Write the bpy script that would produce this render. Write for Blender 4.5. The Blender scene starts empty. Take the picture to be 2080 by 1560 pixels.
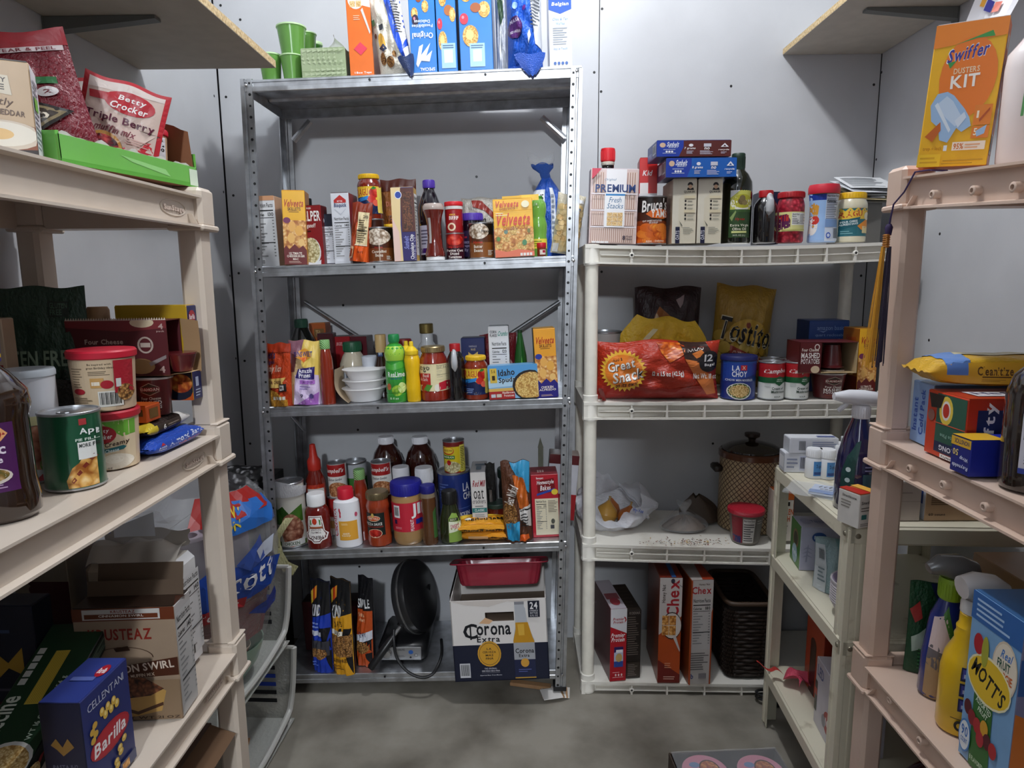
import bpy, math, random
from math import sin, cos, pi, radians, atan, asin, sqrt
from mathutils import Vector
random.seed(4)
SC = bpy.context.scene
COL = SC.collection
# ---------------- camera, world, lights, exposure ----------------
F = 1365.0; TH = radians(8.9); RO = .0085; YA = .01; CH = 1.288
FW = Vector((-sin(YA)*cos(TH), cos(YA)*cos(TH), -sin(TH)))
R0 = Vector((cos(YA), sin(YA), 0)); U0 = R0.cross(FW)
RT = R0*cos(RO)-U0*sin(RO); UP = U0*cos(RO)+R0*sin(RO)
cam = bpy.data.objects.new('camera', bpy.data.cameras.new('camera')); COL.objects.link(cam)
cam.data.sensor_width = 36; cam.data.lens = F/2080*36; cam.data.clip_start = .02
from mathutils import Matrix
cam.matrix_world = Matrix(((RT.x, UP.x, -FW.x, 0), (RT.y, UP.y, -FW.y, 0), (RT.z, UP.z, -FW.z, CH), (0, 0, 0, 1)))
SC.camera = cam
SC.view_settings.view_transform = 'Standard'; SC.view_settings.look = 'None'
SC.view_settings.gamma = 1; SC.view_settings.use_curve_mapping = False
SC.view_settings.exposure = 0.2
wd = bpy.data.worlds.new('world'); SC.world = wd; wd.use_nodes = True
wd.node_tree.nodes['Background'].inputs[0].default_value = (1, .93, .86, 1)
wd.node_tree.nodes['Background'].inputs[1].default_value = .02
def lamp(name, loc, energy, size, col):
    l = bpy.data.lights.new(name, 'POINT'); l.energy = energy; l.shadow_soft_size = size; l.color = col
    o = bpy.data.objects.new(name, l); COL.objects.link(o); o.location = loc
lamp('ceiling_bulb', (.2, 1.4, 2.75), 44, .045, (.95, .975, 1))
lamp('hallway_light', (-.10, -2.15, 2.55), 195, .08, (.88, .94, 1))

def at(u, v, X=None, Y=None, Z=None):
    d = FW+RT*((u-1040)/F)+UP*((780-v)/F)
    t = X/d.x if X is not None else Y/d.y if Y is not None else (Z-CH)/d.z
    return Vector((0, 0, CH))+d*t
def dep(p): return (Vector(p)-Vector((0, 0, CH))).dot(FW)

# ---------------- materials ----------------
def h2l(h):
    if len(h) == 3: h = ''.join(c*2 for c in h)
    f = lambda c: c/12.92 if c <= .04045 else ((c+.055)/1.055)**2.4
    return tuple(f(int(h[i:i+2], 16)/255) for i in (0, 2, 4))+(1,)
MC = {}
def base(name):
    m = bpy.data.materials.new(name); m.use_nodes = True
    return m, m.node_tree.nodes, m.node_tree.links, m.node_tree.nodes['Principled BSDF']
def noise_ramp(n, l, b, c1, c2, scale, detail=4, stretch=None, lo=.35, hi=.65, inp='Base Color'):
    tc = n.new('ShaderNodeTexCoord'); mp = n.new('ShaderNodeMapping'); nz = n.new('ShaderNodeTexNoise'); cr = n.new('ShaderNodeValToRGB')
    l.new(tc.outputs['Object'], mp.inputs[0]); l.new(mp.outputs[0], nz.inputs['Vector']); l.new(nz.outputs['Fac'], cr.inputs[0])
    if stretch: mp.inputs['Scale'].default_value = stretch
    nz.inputs['Scale'].default_value = scale; nz.inputs['Detail'].default_value = detail
    cr.color_ramp.elements[0].color = c1; cr.color_ramp.elements[0].position = lo
    cr.color_ramp.elements[1].color = c2; cr.color_ramp.elements[1].position = hi
    l.new(cr.outputs[0], b.inputs[inp]); return nz
def bump(n, l, b, src, st, dist=.002):
    bp = n.new('ShaderNodeBump'); bp.inputs['Strength'].default_value = st; bp.inputs['Distance'].default_value = dist
    l.new(src, bp.inputs['Height']); l.new(bp.outputs[0], b.inputs['Normal'])
def M(c, r=.45, metal=0, coat=0, alpha=1, tr=0, var=0):
    if not isinstance(c, str): return c
    if c in FOOD: return food(c)
    if c in SPECIAL: return SPECIAL[c]()
    k = (c, r, metal, coat, alpha, tr, var)
    if k in MC: return MC[k]
    m, n, l, b = base('paint_'+c)
    b.inputs['Base Color'].default_value = h2l(c); b.inputs['Roughness'].default_value = r
    b.inputs['Metallic'].default_value = metal; b.inputs['Coat Weight'].default_value = coat; b.inputs['Coat Roughness'].default_value = .06
    b.inputs['Alpha'].default_value = alpha; b.inputs['Transmission Weight'].default_value = tr
    if var:
        a = h2l(c); noise_ramp(n, l, b, tuple(x*(1-var) for x in a[:3])+(1,), tuple(min(1, x*(1+var)) for x in a[:3])+(1,), 22)
    MC[k] = m; return m
# printed food pictures: (dark, mid, light, cell scale)
FOOD = dict(pasta=('a5601f', 'e2a04e', 'f6d08a', 70), shells=('b4682a', 'e8ab5e', 'fbdfa6', 60), noodle=('a77c3e', 'd9b878', 'f0deb0', 160), rice=('b87818', 'e8a738', 'f7ca62', 240), cracker=('c89a5a', 'ecc98c', 'f8e4b8', 200),
    stack=('b08868', 'd9b89c', 'f2e0d0', 150), yam=('a83a10', 'e06a18', 'f7a23c', 34), beans=('8a6f55', 'e3d3bf', 'f8efe4', 70), gran=('4a2f18', '9a6a38', 'd0a668', 130), berry=('3a1018', 'a02028', 'd8504a', 60),
    potato=('b98440', 'e6c06c', 'f4e0a2', 120), soup=('8a4a28', 'c98a5a', 'e8c09a', 90), chili=('8a3014', 'c06428', 'e0a050', 60), choc=('3a1e12', '6a3a22', '8f5a38', 110), meat=('7a3a28', 'b87a60', 'd8aa90', 40),
    salad=('3a5020', '8a6a30', 'c8a878', 60), berryred=('6a0c1c', 'a81c30', 'd04858', 50), pie=('9a5a20', 'dca858', 'f2d49a', 45), tomato=('7a0c08', 'c8281c', 'e8604a', 30), feta=('9a8a58', 'd8cfa0', 'f2eccd', 90), lime=('4a8a20', 'a6cf3a', 'e4ef9a', 40),
    flake=('b87a28', 'e6b45c', 'f8dc98', 130), crumble=('2a150c', '6a3a22', '8a5636', 70), onion=('b98a3a', 'd8b060', 'ecd08c', 14), cloth=('0a0a0a', '1c1c1e', 'c8c8cc', 30))
def food(k):
    if k in MC: return MC[k]
    a, b_, c, s = FOOD[k]; m, n, l, b = base('picture_'+k)
    tc = n.new('ShaderNodeTexCoord'); vo = n.new('ShaderNodeTexVoronoi'); vo.inputs['Scale'].default_value = s*1.7; nz = n.new('ShaderNodeTexNoise'); nz.inputs['Scale'].default_value = s*1.1; ad = n.new('ShaderNodeVectorMath'); ad.operation = 'MULTIPLY_ADD'; ad.inputs[1].default_value = (.9/s,)*3; l.new(tc.outputs['Object'], nz.inputs['Vector']); l.new(nz.outputs['Color'], ad.inputs[0]); l.new(tc.outputs['Object'], ad.inputs[2])
    cr = n.new('ShaderNodeValToRGB'); l.new(ad.outputs[0], vo.inputs['Vector']); l.new(vo.outputs['Distance'], cr.inputs[0])
    e = cr.color_ramp.elements; e[0].color = h2l(c); e[0].position = .1; e[1].color = h2l(a); e[1].position = .8
    x = cr.color_ramp.elements.new(.42); x.color = h2l(b_); l.new(cr.outputs[0], b.inputs['Base Color']); b.inputs['Roughness'].default_value = .4
    MC[k] = m; return m
def special(k, mk):
    def f():
        if k not in MC: MC[k] = mk()
        return MC[k]
    SPECIAL[k] = f
SPECIAL = {}
def m_galv():
    m, n, l, b = base('galvanised_steel'); b.inputs['Metallic'].default_value = .9
    noise_ramp(n, l, b, (.42, .43, .45, 1), (.60, .62, .65, 1), 30, 5, (1, 1, 1)); b.inputs['Roughness'].default_value = .34; return m
def m_wall():
    m, n, l, b = base('wall_board'); nz = noise_ramp(n, l, b, (.50, .508, .53, 1), (.56, .568, .59, 1), 3.5, 6); b.inputs['Roughness'].default_value = .55
    n2 = n.new('ShaderNodeTexNoise'); n2.inputs['Scale'].default_value = 300; bump(n, l, b, n2.outputs['Fac'], .12, .001); return m
def m_floor():
    m, n, l, b = base('concrete'); nz = noise_ramp(n, l, b, (.125, .11, .085, 1), (.31, .285, .24, 1), 4.5, 14, None, .28, .62); b.inputs['Roughness'].default_value = .7
    n2 = n.new('ShaderNodeTexNoise'); n2.inputs['Scale'].default_value = 60; n2.inputs['Detail'].default_value = 8; bump(n, l, b, n2.outputs['Fac'], .3, .002); return m
def m_tan(c1='cdbeae', c2='d6c8b9'):
    m, n, l, b = base('tan_plastic'); noise_ramp(n, l, b, h2l(c1), h2l(c2), 6, 3); b.inputs['Roughness'].default_value = .42
    n2 = n.new('ShaderNodeTexNoise'); n2.inputs['Scale'].default_value = 500; bump(n, l, b, n2.outputs['Fac'], .08, .001); return m
def m_whitepl():
    m, n, l, b = base('white_plastic'); noise_ramp(n, l, b, h2l('cfc8ba'), h2l('ece8de'), 9, 10, None, .22, .42); b.inputs['Roughness'].default_value = .45; return m
def m_cream():
    m, n, l, b = base('cream_enamel'); noise_ramp(n, l, b, h2l('8a7a55'), h2l('ded8c2'), 14, 10, None, .2, .38); b.inputs['Roughness'].default_value = .4; return m
def m_chip():
    m, n, l, b = base('particle_board'); noise_ramp(n, l, b, h2l('a88a5c'), h2l('e2cda2'), 160, 6, None, .3, .7); b.inputs['Roughness'].default_value = .8; return m
def m_kraft():
    m, n, l, b = base('cardboard'); noise_ramp(n, l, b, h2l('9a7450'), h2l('b58c64'), 12, 8); b.inputs['Roughness'].default_value = .8; return m
def film(name, c, alpha, r=.12):
    def f():
        m, n, l, b = base(name); b.inputs['Base Color'].default_value = h2l(c); b.inputs['Roughness'].default_value = r; b.inputs['Alpha'].default_value = alpha
        b.inputs['Specular IOR Level'].default_value = .9
        n2 = n.new('ShaderNodeTexNoise'); n2.inputs['Scale'].default_value = 28; n2.inputs['Detail'].default_value = 6; bump(n, l, b, n2.outputs['Fac'], .6, .006); return m
    return f
def crinkle(c, r=.3):
    k = 'crk'+c
    if k not in MC:
        m, n, l, b = base('foil_'+c); b.inputs['Base Color'].default_value = h2l(c); b.inputs['Roughness'].default_value = r
        n2 = n.new('ShaderNodeTexNoise'); n2.inputs['Scale'].default_value = 22; n2.inputs['Detail'].default_value = 4; bump(n, l, b, n2.outputs['Fac'], .5, .01); MC[k] = m
    return MC[k]
for k, f in dict(galv=m_galv, wall=m_wall, floor=m_floor, tan=m_tan, tan_warm_light=lambda: m_tan('cfb3a0', 'd8bfae'), white=m_whitepl, cream=m_cream, chip=m_chip, kraft=m_kraft,
                 film=film('clear_film', 'eef2f6', .22), bagfilm=film('white_film', 'e8eaf2', .72, .3), frost=film('frosted_plastic', 'd6d8d2', .6, .35)).items(): special(k, f)
GLASS = lambda c='f4f8f6': M(c, .04, alpha=.3)

# ---------------- mesh builder ----------------
class MB:
    def __init__(s): s.v = []; s.f = []; s.m = []; s.mats = []
    def mi(s, m):
        m = M(m)
        if m not in s.mats: s.mats.append(m)
        return s.mats.index(m)
    def add(s, vs, fs, m):
        o = len(s.v); s.v += [tuple(p) for p in vs]; i = s.mi(m)
        for f in fs: s.f.append([o+k for k in f]); s.m.append(i)
    def box(s, a, b, m):
        x0, y0, z0 = a; x1, y1, z1 = b
        s.add([(x0, y0, z0), (x1, y0, z0), (x1, y1, z0), (x0, y1, z0), (x0, y0, z1), (x1, y0, z1), (x1, y1, z1), (x0, y1, z1)],
              [(3, 2, 1, 0), (4, 5, 6, 7), (0, 1, 5, 4), (1, 2, 6, 5), (2, 3, 7, 6), (3, 0, 4, 7)], m)
    def cbox(s, c, d, b, ms):
        # chamfered box; ms = material or dict f b l r t u
        g = (lambda k: ms.get(k, ms.get('s', ms['f']))) if isinstance(ms, dict) else (lambda k: ms)
        W, D, H = d[0]/2, d[1]/2, d[2]/2; V = {}; vs = []
        for sx in (-1, 1):
            for sy in (-1, 1):
                for sz in (-1, 1):
                    for ax in range(3):
                        p = [sx*(W-b), sy*(D-b), sz*(H-b)]; p[ax] = (sx*W, sy*D, sz*H)[ax]
                        V[sx, sy, sz, ax] = len(vs); vs.append((c[0]+p[0], c[1]+p[1], c[2]+p[2]))
        o = len(s.v); s.v += vs
        def F_(ids, k): s.f.append([o+i for i in ids]); s.m.append(s.mi(g(k)))
        for sg, k in ((-1, 'l'), (1, 'r')): F_([V[sg, a, e, 0] for a, e in ((-1, -1), (1, -1), (1, 1), (-1, 1))][::sg], k)
        for sg, k in ((-1, 'f'), (1, 'b')): F_([V[a, sg, e, 1] for a, e in ((-1, -1), (1, -1), (1, 1), (-1, 1))][::-sg], k)
        for sg, k in ((-1, 'u'), (1, 't')): F_([V[a, e, sg, 2] for a, e in ((-1, -1), (1, -1), (1, 1), (-1, 1))][::sg], k)
        for sy in (-1, 1):
            for sz in (-1, 1): F_([V[-1, sy, sz, 1], V[1, sy, sz, 1], V[1, sy, sz, 2], V[-1, sy, sz, 2]], 'f' if sy < 0 else 'b')
        for sx in (-1, 1):
            for sz in (-1, 1): F_([V[sx, -1, sz, 0], V[sx, 1, sz, 0], V[sx, 1, sz, 2], V[sx, -1, sz, 2]], 'l' if sx < 0 else 'r')
            for sy in (-1, 1): F_([V[sx, sy, -1, 0], V[sx, sy, 1, 0], V[sx, sy, 1, 1], V[sx, sy, -1, 1]], 'f' if sy < 0 else 'b')
            for sy in (-1, 1):
                for sz in (-1, 1): F_([V[sx, sy, sz, 0], V[sx, sy, sz, 1], V[sx, sy, sz, 2]], 'f')
    def lathe(s, prof, m, n=24, c=(0, 0), sq=1, oct_=0):
        # prof [(r, z, (material))]; sq squashes depth
        vs = []; cur = m
        for p in prof:
            for k in range(n):
                a = 2*pi*k/n; r = p[0]
                if oct_: r = r*(1+oct_*(abs(cos(2*a))**3-.4))
                vs.append((c[0]+r*sin(a), c[1]-r*cos(a)*sq, p[1]))
        o = len(s.v); s.v += vs
        for i in range(len(prof)-1):
            if len(prof[i]) > 2: cur = prof[i][2]
            mi = s.mi(cur)
            for k in range(n):
                s.f.append([o+i*n+k, o+i*n+(k+1) % n, o+(i+1)*n+(k+1) % n, o+(i+1)*n+k]); s.m.append(mi)
        s.f.append([o+k for k in range(n)][::-1]); s.m.append(s.mi(m))
        s.f.append([o+(len(prof)-1)*n+k for k in range(n)]); s.m.append(s.mi(cur))
    def tube(s, pts, r, m, n=8, caps=True):
        P = [Vector(p) for p in pts]; o = len(s.v); mi = s.mi(m); up = Vector((.13, .21, 1))
        for i, p in enumerate(P):
            t = (P[min(i+1, len(P)-1)]-P[max(i-1, 0)]).normalized()
            if abs(t.dot(up.normalized())) > .97: up = Vector((1, .2, .1))
            a = t.cross(up).normalized(); b = t.cross(a); rr = r[i] if isinstance(r, (list, tuple)) else r
            for k in range(n): s.v.append(tuple(p+a*(rr*cos(2*pi*k/n))+b*(rr*sin(2*pi*k/n))))
        for i in range(len(P)-1):
            for k in range(n): s.f.append([o+i*n+k, o+i*n+(k+1) % n, o+(i+1)*n+(k+1) % n, o+(i+1)*n+k]); s.m.append(mi)
        if caps: s.f.append([o+k for k in range(n)]); s.m.append(mi); s.f.append([o+(len(P)-1)*n+k for k in range(n)]); s.m.append(mi)
    def sweep(s, poly, a, b, m, ax=None):
        # cross-section poly of 3D offset vectors swept from a to b
        n = len(poly); a = Vector(a); b = Vector(b)
        s.add([a+Vector(p) for p in poly]+[b+Vector(p) for p in poly], [(k, (k+1) % n, n+(k+1) % n, n+k) for k in range(n)]+[tuple(range(n))[::-1], tuple(range(n, 2*n))], m)
    def grid(s, fn, nu, nv, m, mf=None):
        o = len(s.v)
        for j in range(nv+1):
            for i in range(nu+1): s.v.append(tuple(fn(i/nu, j/nv)))
        for j in range(nv):
            for i in range(nu):
                a = o+j*(nu+1)+i; s.f.append([a, a+1, a+nu+2, a+nu+1]); s.m.append(s.mi(mf((i+.5)/nu, (j+.5)/nv) if mf else m))
    def build(s, name, parent=None, smooth=.6, fix=True, merge=False):
        me = bpy.data.meshes.new(name); me.from_pydata(s.v, [], s.f)
        for m in s.mats: me.materials.append(m)
        me.polygons.foreach_set('material_index', s.m)
        if fix:
            import bmesh
            bm = bmesh.new(); bm.from_mesh(me)
            if merge: bmesh.ops.remove_doubles(bm, verts=bm.verts, dist=1e-5)
            bmesh.ops.recalc_face_normals(bm, faces=bm.faces); bm.to_mesh(me); bm.free()
        if smooth:
            me.polygons.foreach_set('use_smooth', [True]*len(me.polygons)); me.set_sharp_from_angle(angle=smooth)
        me.update(); o = bpy.data.objects.new(name, me); COL.objects.link(o); o.parent = parent; return o

def tag(o, label=None, cat=None, group=None, kind=None):
    for k, x in (('label', label), ('category', cat), ('group', group), ('kind', kind)):
        if x: o[k] = x
    return o
def thing(name, label, cat, loc=(0, 0, 0), yaw=0, tilt=0, group=None, pitch=0):
    o = bpy.data.objects.new(name, None); COL.objects.link(o); o.empty_display_size = .02
    o.location = loc; o.rotation_euler = (pitch, tilt, yaw); return tag(o, label, cat, group)

# ---------------- lettering ----------------
GL = {}
def glyphs():
    chars = "ABCDEFGHIJKLMNOPQRSTUVWXYZabcdefghijklmnopqrstuvwxyz0123456789&.,!'%()-+/*:®"
    tmp = []
    for bold in (0, 1):
        for ch in chars:
            c = bpy.data.curves.new('g', 'FONT'); c.body = ch; c.resolution_u = 2; c.size = 1
            if bold: c.offset = .022
            o = bpy.data.objects.new('g', c); COL.objects.link(o); tmp.append((bold, ch, o, c))
    bpy.context.view_layer.update(); dg = bpy.context.evaluated_depsgraph_get()
    for bold, ch, o, c in tmp:
        me = o.evaluated_get(dg).to_mesh(); vs = [(v.co.x, v.co.y) for v in me.vertices]; fs = [tuple(p.vertices) for p in me.polygons]
        x0 = min((p[0] for p in vs), default=0); x1 = max((p[0] for p in vs), default=.3)
        GL[bold, ch] = ([(x-x0, y) for x, y in vs], fs, x1-x0); o.evaluated_get(dg).to_mesh_clear()
    for bold, ch, o, c in tmp: bpy.data.objects.remove(o); bpy.data.curves.remove(c)
glyphs()
def textmesh(t, bold=1):
    vs = []; fs = []; x = 0
    for ch in t:
        if ch == ' ': x += .3; continue
        g = GL.get((bold, ch)) or GL[bold, '.']
        o = len(vs); vs += [(p[0]+x, p[1]) for p in g[0]]; fs += [tuple(o+i for i in f) for f in g[1]]; x += g[2]+.075
    return vs, fs
# print operations, canvas in percent, y upwards
def R(x0, y0, x1, y1, c): return ('R', x0, y0, x1, y1, c)
def E(x, y, rx, ry, c): return ('E', x, y, rx, ry, c)
def P(pts, c): return ('P', pts, c)
def T(t, x0, y0, x1, y1, c, rot=0, sh=0, b=1): return ('T', t, x0, y0, x1, y1, c, rot, sh, b)
def G(x0, y0, x1, y1, n, c='555555'):
    r = random.Random(int(x0*7+y0*13+n)); d = (y1-y0)/n
    return [R(x0, y0+d*i+d*.2, x0+(x1-x0)*r.uniform(.6, 1), y0+d*i+d*.62, c) for i in range(n)]
def N(x0, y0, x1, y1, bg='f2f2f0', ink='222222', n=12, cal='140'):
    w = x1-x0; h = y1-y0; X = lambda a: x0+w*a; Y = lambda a: y0+h*a
    o = [R(x0, y0, x1, y1, bg), T('Nutrition Facts', X(.06), Y(.9), X(.94), Y(.97), ink), R(X(.05), Y(.84), X(.95), Y(.86), ink), T('Calories', X(.06), Y(.76), X(.5), Y(.81), ink), T(cal, X(.68), Y(.76), X(.94), Y(.82), ink), R(X(.05), Y(.73), X(.95), Y(.74), ink)]
    for i in range(n):
        y = .7-.62*i/n; o.append(R(X(.06), Y(y-.018), X(.3+.35*((i*37) % 10)/10), Y(y), '8a8a8a')); o.append(R(X(.86), Y(y-.018), X(.94), Y(y), '8a8a8a'))
    return o+[R(X(.05), Y(.33), X(.95), Y(.345), ink)]
def BC(x0, y0, x1, y1, bg='f4f4f4'):
    o = [R(x0, y0, x1, y1, bg)]; n = 14; w = (x1-x0)*.86/n
    return o+[R(x0+(x1-x0)*.07+w*i, y0+(y1-y0)*.14, x0+(x1-x0)*.07+w*(i+.35+.3*((i*5) % 3)/2), y1-(y1-y0)*.08, '151515') for i in range(n)]
def flat(l):
    for x in l:
        if isinstance(x, list): yield from flat(x)
        else: yield x
from mathutils.geometry import tessellate_polygon
def refine(vs, tris, L):
    vs = list(vs); out = []; st = list(tris); mid = {}
    while st:
        t = st.pop(); m = max(range(3), key=lambda k: (vs[t[k]][0]-vs[t[(k+1) % 3]][0])**2+(vs[t[k]][1]-vs[t[(k+1) % 3]][1])**2)
        a, b, c = t[m], t[(m+1) % 3], t[(m+2) % 3]
        if (vs[a][0]-vs[b][0])**2+(vs[a][1]-vs[b][1])**2 <= L*L or len(out) > 900: out.append(t); continue
        k = (min(a, b), max(a, b))
        if k not in mid: mid[k] = len(vs); vs.append(((vs[a][0]+vs[b][0])/2, (vs[a][1]+vs[b][1])/2))
        st += [(a, mid[k], c), (mid[k], b, c)]
    return vs, out
def printed(ops, fn, parent, name='printed_label', nx=1, r=.4, asp=1, step=.00007):
    mb = MB(); k = 0; cl = lambda x: max(0, min(100, x))
    for op in flat(ops):
        k += 1; off = .0004+step*k; t = op[0]
        if t == 'T':
            _, s, x0, y0, x1, y1, c, rot, sh, b = op; vs, fs = textmesh(s, b)
            if not vs: continue
            xa = min(p[0] for p in vs); xb = max(p[0] for p in vs); ya = min(p[1] for p in vs); yb = max(p[1] for p in vs)
            if yb-ya < .3: yb = ya+.7
            cx, cy = (x0+x1)/2, (y0+y1)/2; w, h = x1-x0, y1-y0; q = []
            for p in vs:
                a = (p[0]-xa)/(xb-xa)-.5; e = (p[1]-ya)/(yb-ya)-.5; a += sh*e*abs(h/w/asp) if w else 0
                if rot: # degrees; w is measured along the rotated line as % of the width
                    X = a*w*asp; Y = e*h; ca, sa = cos(radians(rot)), sin(radians(rot)); X, Y = X*ca-Y*sa, X*sa+Y*ca; q.append((cx+X/asp, cy+Y))
                else: q.append((cx+a*w, cy+e*h))
            fs = [f for f in fs if all(-.5 <= q[i][0] <= 100.5 and -.5 <= q[i][1] <= 100.5 for i in f)]
            use = sorted({i for f in fs for i in f}); ix = {i: n for n, i in enumerate(use)}
            mb.add([fn(q[i][0]/100, q[i][1]/100, off) for i in use], [[ix[i] for i in f] for f in fs], M(c, r)); continue
        if t == 'R': _, x0, y0, x1, y1, c = op; q = [(x0, y0), (x1, y0), (x1, y1), (x0, y1)]; fs = [(0, 1, 2, 3)]; tr = [(0, 1, 2), (0, 2, 3)]
        elif t == 'E':
            _, x, y, rx, ry, c = op; n = 20; q = [(x, y)]+[(x+rx*cos(2*pi*i/n), y+ry*sin(2*pi*i/n)) for i in range(n)]; fs = tr = [(0, 1+i, 1+(i+1) % n) for i in range(n)]
        else: _, q, c = op; fs = tr = [tuple(f) for f in tessellate_polygon([[Vector((p[0], p[1], 0)) for p in q]])]
        q = [(cl(p[0]), cl(p[1])) for p in q]
        if nx > 1: q, fs = refine(q, tr, 100/nx)
        mb.add([fn(p[0]/100, p[1]/100, off) for p in q], fs, M(c, r))
    if mb.f: return mb.build(name, parent, smooth=0, fix=False)

# ---------------- shelves and placing ----------------
class Shelf:
    def __init__(s, A, B, yaw=None): s.A = Vector(A); s.B = Vector(B); d = s.B-s.A; s.sl = d.z/d.x; s.ys = d.y/d.x; s.tilt = -atan(s.sl); s.yaw = atan(s.ys)
    def fy(s, x): return s.A.y+(x-s.A.x)*s.ys
    def z(s, x): return s.A.z+(x-s.A.x)*s.sl
    def fit(s, u0, u1, vt, d=0, vb=None, zb=None):
        uc = (u0+u1)/2; Y = s.A.y+d; vm = vt+40
        for _ in range(3):
            p = at(uc, vm, Y=Y); Y = s.fy(p.x)+d; z = s.z(p.x)
            if zb is not None: z = zb
            if vb is not None: z = at(uc, vb, Y=Y).z
            q = prj((p.x, Y, z)); vm = (vt+q[1])/2
        x0 = at(u0, vm, Y=Y).x; x1 = at(u1, vm, Y=Y).x; h = at(uc, vt, Y=Y).z-z
        return ((x0+x1)/2, Y, z+.0006, x1-x0, h, s)
def prj(p):
    q = Vector(p)-Vector((0, 0, CH)); dz = q.dot(FW); return 1040+F*q.dot(RT)/dz, 780-F*q.dot(UP)/dz
class Flat:
    tilt = 0; yaw = 0; sl = 0
FL = Flat()
def on(u, v, z, w, h): # bottom front centre seen at pixel (u, v) on a level z
    p = at(u, v, Z=z); return (p.x, p.y, z+.0006, w, h, FL)
def pxw(u0, u1, v, z): # metres spanned between two pixels at the distance of (mid, v) on level z
    p = at((u0+u1)/2, v, Z=z); return (u1-u0)*dep(p)/F
# ---------------- builders of packages ----------------
def root(name, label, cat, fit, d, yaw=0, group=None, roll=0, lean=0):
    x, y, z, w, h, s = fit; ya = s.yaw+yaw
    c = Vector((x-sin(ya)*d/2, y+cos(ya)*d/2, z+abs(sin(roll))*w/2+abs(sin(lean))*d/2))
    return thing(name, label, cat, c, ya, s.tilt+roll, group, lean)
def fmap(w, d, h): return {
    'front': lambda s, t, o: ((s-.5)*w, -d/2-o, t*h), 'left': lambda s, t, o: (-w/2-o, d/2-s*d, t*h), 'right': lambda s, t, o: (w/2+o, -d/2+s*d, t*h),
    'top': lambda s, t, o: ((s-.5)*w, -d/2+t*d, h+o)}
def carton(name, label, fit, d, cols, front=(), left=(), right=(), top=(), yaw=0, group=None, roll=0, lean=0, r=.35, flap=True, b=.0012):
    x, y, z, w, h, s = fit; t = root(name, label, name.split('_')[-1], fit, d, yaw, group, roll, lean)
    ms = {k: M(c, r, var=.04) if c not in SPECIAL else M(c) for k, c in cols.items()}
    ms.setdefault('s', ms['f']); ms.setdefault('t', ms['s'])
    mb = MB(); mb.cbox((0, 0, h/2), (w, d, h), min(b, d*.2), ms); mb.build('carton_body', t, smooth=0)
    if flap:
        mb = MB(); e = .0009; mb.box((-w/2+.0015, -d/2+.001, h), (w/2-.0015, d/2-.0025, h+e), ms['t'])
        mb.box((-w/2+.002, -d/2+.0005, h-.0001), (w/2-.002, -d/2+.003, h+e*1.6), ms['t']); mb.build('tuck_flap', t, smooth=0)
    fm = fmap(w, d, h+.0001)
    for k, ops in (('front', front), ('left', left), ('right', right), ('top', top)):
        if ops: printed(ops, (lambda s, tt, o: fm['top'](s, tt, o+.0016)) if k == 'top' else fm[k], t, k+'_print', r=r, asp=(w if k in ('front', 'top') else d)/(d if k == 'top' else h))
    return t
def radius_at(prof, z):
    for a, b in zip(prof, prof[1:]):
        if a[1] <= z <= b[1] and b[1] > a[1]: return a[0]+(b[0]-a[0])*(z-a[1])/(b[1]-a[1])
    return prof[-1][0]
def round_(name, label, fit, body, bm, cap=None, cm=None, prints=(), group=None, n=28, sq=1, yaw=0, bn='jar_body', cn='lid', roll=0, extra=(), lean=0, ridges=0):
    # body/cap: [(radius in % of half width, height in %[, material])]
    x, y, z, w, h, s = fit; t = root(name, label, name.split('_')[-1], fit, w*sq, yaw, group, roll, lean)
    S = lambda pr: [(p[0]/100*w/2, p[1]/100*h)+tuple(p[2:]) for p in pr]
    pb = S(body); mb = MB(); mb.lathe(pb, bm, n, sq=sq); mb.build(bn, t)
    if cap:
        pc = S(cap); mb = MB(); mb.lathe(pc, cm, n, sq=sq if sq > .8 else 1)
        if ridges:
            z0, z1 = pc[0][1], pc[-1][1]; rr = max(p[0] for p in pc)
            for k in range(ridges):
                a = 2*pi*k/ridges; mb.box((rr*sin(a)-.0005, -rr*cos(a)-.0005, z0+(z1-z0)*.15), (rr*sin(a)+.0005, -rr*cos(a)+.0005, z0+(z1-z0)*.8), cm)
        mb.build(cn, t)
    if prints:
        def cyl(s_, t_, o):
            a = asin(max(-.999, min(.999, 2*s_-1))); rr = radius_at(pb, t_*h)+o
            return (rr*sin(a), -rr*cos(a)*sq, t_*h)
        printed(prints, cyl, t, 'printed_label', nx=12, asp=w/h)
    for e in extra: # further lathe parts: (name, profile, material)
        mb = MB(); mb.lathe(S(e[1]), e[2], n, sq=sq if len(e) < 4 else e[3]); mb.build(e[0], t)
    return t
def glass(c): return M(c, .09, 0, 1)
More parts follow.
